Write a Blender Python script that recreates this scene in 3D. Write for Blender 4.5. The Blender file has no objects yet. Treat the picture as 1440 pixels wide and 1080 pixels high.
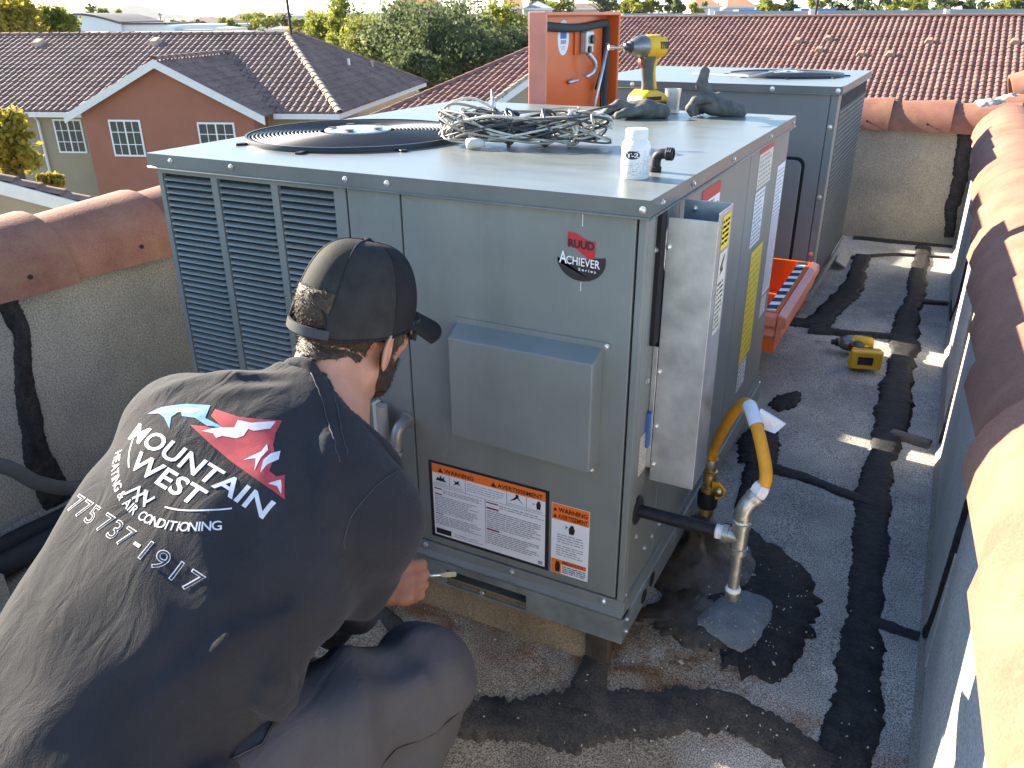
import bpy, bmesh, math, random
import numpy as np
from mathutils import Vector, Matrix
from mathutils.bvhtree import BVHTree
random.seed(7); RNG = np.random.default_rng(7)
PI = math.pi; R = math.radians
scene = bpy.context.scene
COL = scene.collection

# ------------------------------------------------------------------ camera, sky, sun, exposure
CAM = np.array([0.4053, -1.2686, 1.1738])
_yaw, _pit, _rol = 0.4797, -0.4266, -0.0061
_f = np.array([-math.sin(_yaw)*math.cos(_pit), math.cos(_yaw)*math.cos(_pit), math.sin(_pit)])
_r0 = np.array([math.cos(_yaw), math.sin(_yaw), 0.0]); _u0 = np.cross(_r0, _f)
_r = math.cos(_rol)*_r0 + math.sin(_rol)*_u0; _u = -math.sin(_rol)*_r0 + math.cos(_rol)*_u0
cd = bpy.data.cameras.new('camera'); cam = bpy.data.objects.new('camera', cd); COL.objects.link(cam)
cd.sensor_width = 36; cd.lens = 1142.1/1440*36; cd.clip_start = 0.02; cd.clip_end = 20000
M = Matrix(((_r[0], _u[0], -_f[0], CAM[0]), (_r[1], _u[1], -_f[1], CAM[1]), (_r[2], _u[2], -_f[2], CAM[2]), (0, 0, 0, 1)))
cam.matrix_world = M
scene.camera = cam

SUN_EL = 22.0
SUN_DIR = np.array([-0.995, 0.10]); SUN_DIR /= np.linalg.norm(SUN_DIR)      # towards the sun, in plan
world = bpy.data.worlds.new('World'); scene.world = world; world.use_nodes = True
wn = world.node_tree.nodes; wl = world.node_tree.links; wn.clear()
sky = wn.new('ShaderNodeTexSky'); sky.sky_type = 'NISHITA'; sky.sun_disc = False
sky.sun_elevation = R(SUN_EL); sky.sun_rotation = math.atan2(SUN_DIR[0], SUN_DIR[1])
sky.air_density = 1.0; sky.dust_density = 0.35; sky.ozone_density = 2.0; sky.altitude = 1400
bg = wn.new('ShaderNodeBackground'); bg.inputs['Strength'].default_value = 0.08
wo = wn.new('ShaderNodeOutputWorld'); wl.new(sky.outputs[0], bg.inputs[0]); wl.new(bg.outputs[0], wo.inputs[0])
sd = bpy.data.lights.new('sun', 'SUN'); sd.energy = 4.4; sd.angle = R(0.53); sd.color = (1.0, 0.87, 0.68)
sun = bpy.data.objects.new('sun', sd); COL.objects.link(sun)
_sv = Vector((SUN_DIR[0]*math.cos(R(SUN_EL)), SUN_DIR[1]*math.cos(R(SUN_EL)), math.sin(R(SUN_EL))))
sun.rotation_euler = _sv.to_track_quat('Z', 'Y').to_euler(); sun.location = (-20, 5, 15)
scene.view_settings.view_transform = 'Standard'; scene.view_settings.look = 'None'
scene.view_settings.exposure = 2.65; scene.view_settings.gamma = 1.0

# ------------------------------------------------------------------ materials
MATS = {}
def mat(name, color, rough=0.6, metal=0.0, var=0.0, vscale=8.0, bump=0.0, bscale=60.0, speck=0.0, sscale=300.0,
        color2=None, spec=0.5, sheen=0.0, coat=0.0, detail=4.0, stretch=None, rvar=0.0):
    if name in MATS: return MATS[name]
    m = bpy.data.materials.new(name); m.use_nodes = True; nt = m.node_tree; n = nt.nodes; l = nt.links
    b = n['Principled BSDF']; MATS[name] = m
    b.inputs['Base Color'].default_value = (*color, 1); b.inputs['Roughness'].default_value = rough
    b.inputs['Metallic'].default_value = metal; b.inputs['Specular IOR Level'].default_value = spec
    if sheen: b.inputs['Sheen Weight'].default_value = sheen; b.inputs['Sheen Roughness'].default_value = 0.5
    if coat: b.inputs['Coat Weight'].default_value = coat; b.inputs['Coat Roughness'].default_value = 0.15
    geo = n.new('ShaderNodeNewGeometry'); pos = geo.outputs['Position']
    if stretch:
        mp = n.new('ShaderNodeVectorMath'); mp.operation = 'MULTIPLY'; mp.inputs[1].default_value = stretch
        l.new(pos, mp.inputs[0]); pos = mp.outputs[0]
    cur = None
    if var or color2:
        no = n.new('ShaderNodeTexNoise'); no.inputs['Scale'].default_value = vscale; no.inputs['Detail'].default_value = detail
        no.inputs['Roughness'].default_value = 0.62; l.new(pos, no.inputs['Vector'])
        rp = n.new('ShaderNodeValToRGB'); l.new(no.outputs[0], rp.inputs[0])
        c2 = color2 if color2 else tuple(min(1, c*(1+var)) for c in color)
        c1 = color if color2 else tuple(c*(1-var) for c in color)
        rp.color_ramp.elements[0].position = 0.34; rp.color_ramp.elements[1].position = 0.68
        rp.color_ramp.elements[0].color = (*c1, 1); rp.color_ramp.elements[1].color = (*c2, 1)
        cur = rp.outputs[0]
        if rvar:
            mr = n.new('ShaderNodeMapRange'); mr.inputs[3].default_value = rough-rvar; mr.inputs[4].default_value = rough+rvar
            l.new(no.outputs[0], mr.inputs[0]); l.new(mr.outputs[0], b.inputs['Roughness'])
    if speck:
        sp = n.new('ShaderNodeTexNoise'); sp.inputs['Scale'].default_value = sscale; sp.inputs['Detail'].default_value = 2
        l.new(pos, sp.inputs['Vector'])
        mr = n.new('ShaderNodeMapRange'); mr.inputs[1].default_value = 0.3; mr.inputs[2].default_value = 0.7
        mr.inputs[3].default_value = 1-speck; mr.inputs[4].default_value = 1+speck; l.new(sp.outputs[0], mr.inputs[0])
        mx = n.new('ShaderNodeVectorMath'); mx.operation = 'SCALE'
        if cur: l.new(cur, mx.inputs[0])
        else: mx.inputs[0].default_value = color
        l.new(mr.outputs[0], mx.inputs['Scale']); cur = mx.outputs[0]
    if cur: l.new(cur, b.inputs['Base Color'])
    if bump:
        nb = n.new('ShaderNodeTexNoise'); nb.inputs['Scale'].default_value = bscale; nb.inputs['Detail'].default_value = 3
        l.new(pos, nb.inputs['Vector'])
        bp = n.new('ShaderNodeBump'); bp.inputs['Strength'].default_value = 0.6; bp.inputs['Distance'].default_value = bump
        l.new(nb.outputs[0], bp.inputs['Height']); l.new(bp.outputs[0], b.inputs['Normal'])
    return m

paint = mat('unit_paint', (0.178, 0.196, 0.182), 0.45, var=0.07, vscale=5, bump=0.0004, bscale=14, spec=0.45, rvar=0.07)
def wear(m, streak=(0.10, 0.105, 0.095), amt=0.35, pale=(0.30, 0.31, 0.29)):
    nt = m.node_tree; n = nt.nodes; l = nt.links; b = n['Principled BSDF']; src = b.inputs['Base Color'].links[0].from_socket; pos = n.new('ShaderNodeNewGeometry').outputs['Position']
    def layer(src, scale, mul, lo, hi, col, k):
        v = n.new('ShaderNodeVectorMath'); v.operation = 'MULTIPLY'; v.inputs[1].default_value = mul; l.new(pos, v.inputs[0]); no = n.new('ShaderNodeTexNoise'); no.inputs['Scale'].default_value = scale; no.inputs['Detail'].default_value = 8; no.inputs['Roughness'].default_value = 0.65; l.new(v.outputs[0], no.inputs['Vector'])
        r = n.new('ShaderNodeMapRange'); r.inputs[1].default_value = lo; r.inputs[2].default_value = hi; r.inputs[4].default_value = k; l.new(no.outputs[0], r.inputs[0]); mx = n.new('ShaderNodeMix'); mx.data_type = 'RGBA'; l.new(r.outputs[0], mx.inputs[0]); l.new(src, mx.inputs[6]); mx.inputs[7].default_value = (*col, 1); return mx.outputs[2]
    c = layer(src, 9, (1, 1, 0.12), 0.52, 0.74, streak, amt); c = layer(c, 30, (1, 1, 0.5), 0.60, 0.74, pale, 0.22); c = layer(c, 2.2, (1, 1, 1), 0.5, 0.75, pale, 0.16); l.new(c, b.inputs['Base Color'])
wear(paint)
lidm = mat('lid_paint', (0.128, 0.142, 0.134), 0.36, var=0.12, vscale=7, bump=0.0008, bscale=7, spec=0.55, rvar=0.08, stretch=(1, 3, 1))
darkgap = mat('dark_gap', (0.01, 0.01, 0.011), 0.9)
galv = mat('galvanised_steel', (0.50, 0.52, 0.53), 0.42, metal=0.75, var=0.16, vscale=18, bump=0.0004, bscale=40, rvar=0.1)
railm = mat('rail_steel', (0.30, 0.34, 0.34), 0.45, metal=0.55, var=0.2, vscale=14, rvar=0.1)
screwm = mat('zinc_screw', (0.72, 0.72, 0.72), 0.3, metal=0.9)
blackm = mat('black_iron', (0.014, 0.014, 0.016), 0.5, var=0.3, vscale=60, spec=0.3)
blackplastic = mat('black_plastic', (0.018, 0.018, 0.02), 0.45)
wiregrille = mat('fan_wire_coating', (0.014, 0.016, 0.020), 0.5, spec=0.35)
white = mat('white_print', (0.78, 0.79, 0.81), 0.5)
paper = mat('label_paper', (0.74, 0.76, 0.79), 0.45, var=0.03, vscale=30)
orangep = mat('label_orange', (0.82, 0.17, 0.02), 0.45)
inkm = mat('label_ink', (0.018, 0.016, 0.018), 0.5)
greyink = mat('label_fine_print', (0.30, 0.31, 0.33), 0.5)
darkred = mat('label_maroon', (0.16, 0.02, 0.03), 0.5)
yellowp = mat('label_yellow', (0.80, 0.60, 0.02), 0.45, var=0.08, vscale=25)
redp = mat('label_red', (0.45, 0.02, 0.03), 0.45)
cream = mat('aged_label_paper', (0.66, 0.60, 0.47), 0.55, var=0.08, vscale=40)
tilem = mat('terracotta_tile', (0.200, 0.082, 0.052), 0.9, color2=(0.275, 0.125, 0.082), vscale=9, speck=0.16, sscale=260, bump=0.0016, bscale=140, detail=7)
def weather_tile(m):
    # each tile fires a little differently; patches of pale bloom
    nt = m.node_tree; n = nt.nodes; l = nt.links; b = n['Principled BSDF']; src = b.inputs['Base Color'].links[0].from_socket
    oi = n.new('ShaderNodeObjectInfo'); mr = n.new('ShaderNodeMapRange'); mr.inputs[3].default_value = 0.82; mr.inputs[4].default_value = 1.15; l.new(oi.outputs['Random'], mr.inputs[0])
    v = n.new('ShaderNodeVectorMath'); v.operation = 'SCALE'; l.new(src, v.inputs[0]); l.new(mr.outputs[0], v.inputs['Scale'])
    no = n.new('ShaderNodeTexNoise'); no.inputs['Scale'].default_value = 5.5; no.inputs['Detail'].default_value = 8; no.inputs['Roughness'].default_value = 0.7; l.new(n.new('ShaderNodeNewGeometry').outputs['Position'], no.inputs['Vector'])
    r2 = n.new('ShaderNodeMapRange'); r2.inputs[1].default_value = 0.53; r2.inputs[2].default_value = 0.72; r2.inputs[4].default_value = 0.55; l.new(no.outputs[0], r2.inputs[0])
    mx = n.new('ShaderNodeMix'); mx.data_type = 'RGBA'; l.new(r2.outputs[0], mx.inputs[0]); l.new(v.outputs[0], mx.inputs[6]); mx.inputs[7].default_value = (0.30, 0.17, 0.085, 1); l.new(mx.outputs[2], b.inputs['Base Color'])
weather_tile(tilem)
mortar = mat('mortar', (0.36, 0.33, 0.27), 0.95, var=0.25, vscale=30, bump=0.006, bscale=40, speck=0.2)
stucco = mat('parapet_roll_roofing', (0.205, 0.195, 0.175), 0.95, color2=(0.31, 0.285, 0.235), vscale=3.2, speck=0.42, sscale=210, bump=0.002, bscale=230)
tar = mat('roof_tar', (0.008, 0.008, 0.009), 0.7, color2=(0.034, 0.033, 0.034), vscale=30, bump=0.006, bscale=70, speck=0.5, sscale=220, rvar=0.1, spec=0.3, detail=9)
tarbrown = mat('weathered_mastic', (0.035, 0.028, 0.022), 0.45, color2=(0.09, 0.07, 0.05), vscale=22, bump=0.008, bscale=30, rvar=0.1)
brass = mat('brass', (0.60, 0.42, 0.16), 0.32, metal=0.9, var=0.2, vscale=60)
nickel = mat('galvanised_fitting', (0.42, 0.40, 0.36), 0.36, metal=0.8, var=0.25, vscale=55, bump=0.0006, bscale=120)
hosey = mat('yellow_hose', (0.78, 0.34, 0.012), 0.42, var=0.12, vscale=30)
toolyellow = mat('tool_yellow', (0.74, 0.42, 0.012), 0.45, var=0.06, vscale=30)
toolgrey = mat('tool_grey_rubber', (0.075, 0.072, 0.062), 0.6, var=0.15, vscale=60)
gunmetal = mat('gun_metal', (0.21, 0.21, 0.20), 0.35, metal=0.7)
chestm = mat('chest_orange', (0.66, 0.115, 0.018), 0.28, var=0.06, vscale=6, spec=0.55)
chestout = mat('chest_outside_orange', (0.58, 0.19, 0.13), 0.38, var=0.12, vscale=8, spec=0.6)

# ------------------------------------------------------------------ mesh helpers
def link(o, parent=None):
    COL.objects.link(o)
    if parent is not None: o.parent = parent
    return o
def tag(o, label=None, cat=None, group=None, kind=None):
    if label: o['label'] = label
    if cat: o['category'] = cat
    if group: o['group'] = group
    if kind: o['kind'] = kind
    return o
def thing(name, label, cat, loc=(0, 0, 0), rz=0, group=None):
    o = bpy.data.objects.new(name, None); o.empty_display_size = 0.05; link(o); o.location = loc; o.rotation_euler = (0, 0, rz)
    return tag(o, label, cat, group)
class MB:
    def __init__(s): s.v = []; s.f = []; s.mi = []
    def add(s, vs, fs, mi=0):
        b = len(s.v); s.v += [tuple(map(float, p)) for p in vs]; s.f += [tuple(i+b for i in f) for f in fs]; s.mi += [mi]*len(fs); return s
    def box(s, x0, x1, y0, y1, z0, z1, mi=0):
        return s.add([(x0,y0,z0),(x1,y0,z0),(x1,y1,z0),(x0,y1,z0),(x0,y0,z1),(x1,y0,z1),(x1,y1,z1),(x0,y1,z1)],
              [(0,3,2,1),(4,5,6,7),(0,1,5,4),(1,2,6,5),(2,3,7,6),(3,0,4,7)], mi)
    def poly(s, pts, mi=0): return s.add(pts, [tuple(range(len(pts)))], mi)
    def prism(s, pts, d, mi=0):
        n = len(pts); d = np.array(d, float); a = [np.array(p, float) for p in pts]
        return s.add(a+[p+d for p in a], [tuple(range(n))[::-1], tuple(range(n, 2*n))]+[(i, (i+1) % n, n+(i+1) % n, n+i) for i in range(n)], mi)
    def tube(s, path, r, n=10, cap=True, mi=0, closed=False):
        P = [np.array(p, float) for p in path]; m = len(P); rr = r if hasattr(r, '__len__') else [r]*m
        up = None; rings = []
        for i in range(m):
            a = P[(i-1) % m] if (closed or i > 0) else P[i]; b = P[(i+1) % m] if (closed or i < m-1) else P[i]
            t = b-a; t = t/(np.linalg.norm(t)+1e-12)
            if up is None:
                up = np.cross(t, (0.3, 0.2, 1.0)); up = up if np.linalg.norm(up) > 1e-3 else np.cross(t, (1, 0, 0)); up /= np.linalg.norm(up)
            up = up-t*(up@t); up /= (np.linalg.norm(up)+1e-12); w = np.cross(t, up)
            rings.append([P[i]+rr[i]*(math.cos(2*PI*k/n)*up+math.sin(2*PI*k/n)*w) for k in range(n)])
        vs = [p for q in rings for p in q]; fs = []
        for i in range(m if closed else m-1):
            j = (i+1) % m
            fs += [(i*n+k, i*n+(k+1) % n, j*n+(k+1) % n, j*n+k) for k in range(n)]
        if cap and not closed: fs += [tuple(range(n))[::-1], tuple(range((m-1)*n, m*n))]
        return s.add(vs, fs, mi)
    def lathe(s, prof, org=(0, 0, 0), axis=(0, 0, 1), n=24, mi=0):
        ax = np.array(axis, float); ax /= np.linalg.norm(ax); u = np.cross(ax, (0.31, 0.17, 0.9)) if abs(ax[2]) < 0.9 else np.cross(ax, (1, 0, 0))
        u /= np.linalg.norm(u); w = np.cross(ax, u); o = np.array(org, float); vs = []; fs = []
        for (r, h) in prof: vs += [o+ax*h+max(r, 1e-5)*(math.cos(2*PI*k/n)*u+math.sin(2*PI*k/n)*w) for k in range(n)]
        for i in range(len(prof)-1): fs += [(i*n+k, i*n+(k+1) % n, (i+1)*n+(k+1) % n, (i+1)*n+k) for k in range(n)]
        fs += [tuple(range(n))[::-1], tuple(range((len(prof)-1)*n, len(prof)*n))]
        return s.add(vs, fs, mi)
    def xf(s, mtx):
        s.v = [tuple(mtx @ Vector(p)) for p in s.v]; return s
    def mesh(s, name, mats, smooth=False):
        me = bpy.data.meshes.new(name); me.from_pydata(s.v, [], s.f)
        for m in (mats if isinstance(mats, (list, tuple)) else [mats]): me.materials.append(m)
        if max(s.mi, default=0): me.polygons.foreach_set('material_index', s.mi)
        if smooth: me.polygons.foreach_set('use_smooth', [True]*len(me.polygons))
        me.update(); return me
    def build(s, name, mats, parent=None, smooth=False, bevel=0.0, auto=None):
        bm = bmesh.new(); me = s.mesh(name, mats, smooth); bm.from_mesh(me); bmesh.ops.recalc_face_normals(bm, faces=bm.faces); bm.to_mesh(me); bm.free()
        o = bpy.data.objects.new(name, me); link(o, parent)
        if auto: me.set_sharp_from_angle(angle=R(auto))
        if bevel:
            bv = o.modifiers.new('bevel', 'BEVEL'); bv.width = bevel; bv.segments = 2; bv.limit_method = 'ANGLE'; bv.angle_limit = R(40)
        return o
def npmesh(name, V, F, mats, smooth=False):
    V = np.asarray(V, np.float32); F = np.asarray(F, np.int32); k = F.shape[1]
    me = bpy.data.meshes.new(name); me.vertices.add(len(V)); me.vertices.foreach_set('co', V.ravel())
    me.loops.add(F.size); me.loops.foreach_set('vertex_index', F.ravel()); me.polygons.add(len(F))
    me.polygons.foreach_set('loop_start', np.arange(len(F), dtype=np.int32)*k); me.polygons.foreach_set('loop_total', np.full(len(F), k, np.int32))
    for m in (mats if isinstance(mats, (list, tuple)) else [mats]): me.materials.append(m)
    if smooth: me.polygons.foreach_set('use_smooth', np.ones(len(F), bool))
    me.update(calc_edges=True); return me
def inst(name, me, parent=None, mtx=None):
    o = bpy.data.objects.new(name, me); link(o, parent)
    if mtx is not None: o.matrix_local = mtx
    return o
def catmull(pts, n=8, closed=False):
    P = [np.array(p, float) for p in pts]; m = len(P); out = []
    for i in range(m if closed else m-1):
        p0 = P[(i-1) % m] if (closed or i > 0) else 2*P[0]-P[1]; p1 = P[i]; p2 = P[(i+1) % m]
        p3 = P[(i+2) % m] if (closed or i < m-2) else 2*P[-1]-P[-2]
        for k in range(n):
            t = k/n; out.append(0.5*((2*p1)+(-p0+p2)*t+(2*p0-5*p1+4*p2-p3)*t*t+(-p0+3*p1-3*p2+p3)*t**3))
    if not closed: out.append(P[-1])
    return out
def text2d(body, bold=0.0, spacing=1.0, size=1.0):
    """flat text as (verts Nx2, faces), cap box normalised to its own bounds"""
    cu = bpy.data.curves.new('txt', 'FONT'); cu.body = body; cu.size = size; cu.offset = bold; cu.space_character = spacing; cu.resolution_u = 3
    o = bpy.data.objects.new('txt', cu); me = bpy.data.meshes.new_from_object(o)
    V = np.array([v.co[:2] for v in me.vertices]) if len(me.vertices) else np.zeros((0, 2)); F = [tuple(p.vertices) for p in me.polygons]
    bpy.data.objects.remove(o); bpy.data.curves.remove(cu); bpy.data.meshes.remove(me)
    return V, F
def fit_text(body, x0, y0, x1, y1, bold=0.0, spacing=1.0, keep=False):
    V, F = text2d(body, bold, spacing); lo = V.min(0); hi = V.max(0)
    s = np.array([x1-x0, y1-y0])/(hi-lo)
    if keep: s[:] = s.min()
    return (V-lo)*s+np.array([x0, y0]), F
class Flat:
    """collects flat 2-D shapes, several inks, then maps them onto a plane"""
    def __init__(s): s.v = []; s.f = []; s.mi = []
    def add(s, V, F, mi):
        b = len(s.v); s.v += [tuple(p) for p in V]; s.f += [tuple(i+b for i in f) for f in F]; s.mi += [mi]*len(F)
    def rect(s, x0, y0, x1, y1, mi): s.add([(x0,y0),(x1,y0),(x1,y1),(x0,y1)], [(0,1,2,3)], mi)
    def poly(s, pts, mi): s.add(pts, [tuple(range(len(pts)))], mi)
    def text(s, body, x0, y0, x1, y1, mi, bold=0.0, spacing=1.0, keep=False): s.add(*fit_text(body, x0, y0, x1, y1, bold, spacing, keep), mi)
    def lines(s, x0, y0, x1, y1, rows, mi, fill=0.55, ragged=0.25):
        h = (y1-y0)/rows
        for i in range(rows):
            y = y1-(i+1)*h+h*(1-fill)/2; x = x0; xe = x1-(x1-x0)*random.random()*ragged*(random.random() < 0.4)
            while x < xe:
                w = min(h*random.uniform(0.8, 3.4), xe-x)
                s.rect(x, y, x+w, y+h*fill, mi); x += w+h*0.45
    def build(s, name, mats, parent, O, U, W):
        O = np.array(O, float); U = np.array(U, float); W = np.array(W, float)
        me = bpy.data.meshes.new(name); me.from_pydata([tuple(O+U*a+W*b) for a, b in s.v], [], s.f)
        for m in mats: me.materials.append(m)
        me.polygons.foreach_set('material_index', s.mi); me.update()
        o = bpy.data.objects.new(name, me); return link(o, parent)

# ------------------------------------------------------------------ roof deck and building body
ZR = -0.094                                   # roof level
XR, XL, YF = 0.572, -1.60, 4.18               # inner faces of the three parapets
def roof_material():
    m = bpy.data.materials.new('granule_roofing'); m.use_nodes = True; nt = m.node_tree; n = nt.nodes; l = nt.links
    b = n['Principled BSDF']; b.inputs['Roughness'].default_value = 0.93; b.inputs['Specular IOR Level'].default_value = 0.25
    pos = n.new('ShaderNodeNewGeometry').outputs['Position']
    def noise(sc, det=5, rough=0.6):
        q = n.new('ShaderNodeTexNoise'); q.inputs['Scale'].default_value = sc; q.inputs['Detail'].default_value = det; q.inputs['Roughness'].default_value = rough
        l.new(pos, q.inputs['Vector']); return q.outputs[0]
    def ramp(v, p0, c0, p1, c1):
        q = n.new('ShaderNodeValToRGB'); l.new(v, q.inputs[0]); e = q.color_ramp.elements
        e[0].position = p0; e[0].color = (*c0, 1); e[1].position = p1; e[1].color = (*c1, 1); return q.outputs[0]
    def mix(fac, a, c):
        q = n.new('ShaderNodeMix'); q.data_type = 'RGBA'; l.new(fac, q.inputs[0]); l.new(a, q.inputs[6])
        if isinstance(c, tuple): q.inputs[7].default_value = (*c, 1)
        else: l.new(c, q.inputs[7])
        return q.outputs[2]
    base = ramp(noise(4.5, 7), 0.35, (0.26, 0.252, 0.235), 0.68, (0.42, 0.405, 0.37))
    warm = ramp(noise(5.5, 6), 0.36, (0.22, 0.18, 0.13), 0.66, (0.38, 0.31, 0.215))
    sep = n.new('ShaderNodeSeparateXYZ'); l.new(pos, sep.inputs[0])
    # brown, rust-washed ground in front of and beside the first unit
    def mrange(v, a, c, d, e):
        q = n.new('ShaderNodeMapRange'); q.interpolation_type = 'SMOOTHSTEP'; l.new(v, q.inputs[0])
        for i, x in zip((1, 2, 3, 4), (a, c, d, e)): q.inputs[i].default_value = x
        return q.outputs[0]
    def math_(op, a, c):
        q = n.new('ShaderNodeMath'); q.operation = op
        for i, x in enumerate((a, c)):
            if isinstance(x, (int, float)): q.inputs[i].default_value = x
            else: l.new(x, q.inputs[i])
        return q.outputs[0]
    wob = math_('MULTIPLY', math_('SUBTRACT', noise(6, 5), 0.5), 0.5)
    yy = math_('ADD', sep.outputs[1], wob); xx = math_('ADD', sep.outputs[0], wob)
    fr = math_('MULTIPLY', mrange(yy, 0.04, 0.24, 1, 0), mrange(xx, 0.06, 0.30, 1, 0))
    c = mix(fr, base, warm)
    rust = math_('MULTIPLY', math_('MULTIPLY', mrange(yy, -0.14, -0.02, 0, 1), mrange(yy, 0.03, 0.16, 1, 0)), mrange(noise(9, 6), 0.42, 0.62, 0, 0.8))
    c = mix(rust, c, (0.17, 0.075, 0.03))
    ln = math_('ABSOLUTE', math_('SUBTRACT', yy, math_('SUBTRACT', 0.075, math_('MULTIPLY', sep.outputs[0], 0.33))), 0.0)
    streak = math_('MULTIPLY', math_('MULTIPLY', mrange(ln, 0.015, 0.07, 1, 0), math_('MULTIPLY', mrange(sep.outputs[0], -0.75, -0.3, 0, 1), mrange(sep.outputs[0], 0.22, 0.40, 1, 0))), mrange(noise(15, 6), 0.36, 0.58, 0.15, 0.85))
    c = mix(streak, c, (0.15, 0.072, 0.026))
    blotch = mrange(noise(3.1, 6), 0.56, 0.66, 0, 0.45); c = mix(blotch, c, (0.16, 0.16, 0.165))
    pale = mrange(noise(14, 5), 0.60, 0.72, 0, 0.35); c = mix(pale, c, (0.52, 0.52, 0.50))
    sp = noise(330, 2, 0.5); spk = mrange(sp, 0.36, 0.64, 0.45, 1.6)
    v = n.new('ShaderNodeVectorMath'); v.operation = 'SCALE'; l.new(c, v.inputs[0]); l.new(spk, v.inputs['Scale']); l.new(v.outputs[0], b.inputs['Base Color'])
    bp = n.new('ShaderNodeBump'); bp.inputs['Strength'].default_value = 0.5; bp.inputs['Distance'].default_value = 0.003
    l.new(sp, bp.inputs['Height']); l.new(bp.outputs[0], b.inputs['Normal'])
    return m
roofm = roof_material()
gx = np.linspace(-1.75, 0.75, 61); gy = np.linspace(-2.6, 4.35, 160); X, Y = np.meshgrid(gx, gy)
Z = ZR+0.0035*(np.sin(3.1*X+1.3*Y)+np.sin(2.3*Y-1.7*X+1))+0.0015*np.sin(11*X+5*Y)-0.007
V = np.stack([X, Y, Z], -1).reshape(-1, 3); nx, ny = len(gx), len(gy)
F = [(j*nx+i, j*nx+i+1, (j+1)*nx+i+1, (j+1)*nx+i) for j in range(ny-1) for i in range(nx-1)]
roof = inst('roof_deck', npmesh('roof_deck', V, F, roofm, True)); tag(roof, 'grey granule roofing sheet between the tiled parapets', 'roof', kind='structure')
bodyw = mat('building_stucco', (0.42, 0.33, 0.22), 0.9, var=0.1, vscale=2, bump=0.004, bscale=90)
mb = MB()
mb.box(XL-0.22, XR+0.34, -2.7, YF+0.22, -7.0, ZR-0.05)
o = mb.build('building_body', bodyw); tag(o, 'beige stucco building under the roof', 'building', kind='structure')

def tar_strip(path, w, name='tar_seam', z=0.004, jag=0.35, m=None, parent=roof, step=0.006, mapf=None):
    """a ragged mastic smear along a polyline on the roof"""
    pts = []; 
    for a, b in zip(path[:-1], path[1:]):
        a = np.array(a, float); b = np.array(b, float); k = max(2, int(np.linalg.norm(b[:2]-a[:2])/step))
        pts += [a+(b-a)*i/k for i in range(k)]
    pts.append(np.array(path[-1], float)); n = len(pts); V = []; F = []; wl_, wr_ = 0.0, 0.0
    ph = random.random()*9
    for i, p in enumerate(pts):
        t = pts[min(i+1, n-1)][:2]-pts[max(i-1, 0)][:2]; t = t/(np.linalg.norm(t)+1e-9); nn = np.array([-t[1], t[0]])
        ww = w if not hasattr(w, '__len__') else np.interp(i/(n-1), np.linspace(0, 1, len(w)), w)
        ww = ww*0.86
        wl_ = 0.86*wl_+random.gauss(0, jag*0.22); wr_ = 0.86*wr_+random.gauss(0, jag*0.22)
        a = ww/2*(1+0.12*math.sin(i*0.045+ph)+0.07*math.sin(i*0.17+ph*3)+wl_*0.5+random.gauss(0, jag*0.10)); b = ww/2*(1+0.12*math.sin(i*0.051+ph*2)+0.07*math.sin(i*0.19+ph)+wr_*0.5+random.gauss(0, jag*0.10))
        prof = [(-a, 0), (-a*0.82, 1), (-a*0.3, 1.2), (b*0.3, 1.15), (b*0.82, 1), (b, 0)]
        for (s_, hh) in prof:
            q = p[:2]+nn*s_; V.append((q[0], q[1], ZR+z*hh+random.uniform(-0.0006, 0.0006) if hh else ZR-0.012))
    if mapf: V = [mapf(a, b, c-ZR) for a, b, c in V]
    k = 6
    for i in range(n-1): F += [(i*k+j, (i+1)*k+j, (i+1)*k+j+1, i*k+j+1) for j in range(k-1)]
    o = inst(name, npmesh(name, V, F, m or tar, True), parent); return o
def tar_blob(pts, name='tar_patch', z=0.004, m=None, jag=0.012, parent=roof, n=10):
    P = catmull([(x, y, 0) for x, y in pts], n, True); c = np.mean(P, 0); V = [(c[0], c[1], ZR+z)]; ring = []
    for q in P:
        d = q-c; L = np.linalg.norm(d); g = random.gauss(0, jag); q2 = c+d*(1+g/L); ring.append(q2)
    k = len(ring); 
    for s_, hh in ((0.5, 1.05), (0.96, 1.0), (1.0, -2)):
        V += [(c[0]+(q[0]-c[0])*s_, c[1]+(q[1]-c[1])*s_, ZR+z*hh if hh > 0 else ZR-0.012) for q in ring]
    F = [(0, 1+i, 1+(i+1) % k) for i in range(k)]
    me = bpy.data.meshes.new(name)
    F += [(1+r_*k+i, 1+(r_+1)*k+i, 1+(r_+1)*k+(i+1) % k, 1+r_*k+(i+1) % k) for r_ in range(2) for i in range(k)]
    me.from_pydata(V, [], F); me.materials.append(m or tar); me.polygons.foreach_set('use_smooth', [True]*len(F)); me.update()
    return inst(name, me, parent)
# main lap seam running along the right-hand side, then the cross laps
tar_strip([(0.40, 4.05), (0.405, 3.2), (0.40, 2.4), (0.415, 1.6), (0.405, 1.0), (0.435, 0.5), (0.455, 0.1), (0.44, -0.25), (0.42, -0.75)], [0.10, 0.105, 0.12, 0.125, 0.11, 0.12, 0.13])
tar_strip([(0.10, 3.70), (0.115, 3.1), (0.10, 2.85), (0.06, 2.55), (0.03, 2.38)], [0.09, 0.13, 0.15], z=0.0052)
tar_strip([(-0.10, 2.38), (0.10, 2.40)], 0.13, z=0.0045)
tar_strip([(0.02, 2.33), (0.16, 2.33), (0.40, 2.40)], [0.13, 0.06, 0.05], z=0.0047)
tar_strip([(0.02, 3.62), (0.28, 3.82), (0.54, 3.86)], 0.035, z=0.0047)
tar_strip([(0.0, 4.12), (0.3, 4.12), (0.55, 4.13)], 0.05, z=0.0049)
tar_strip([(0.41, 2.95), (0.555, 2.97)], 0.06, z=0.0044)
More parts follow.
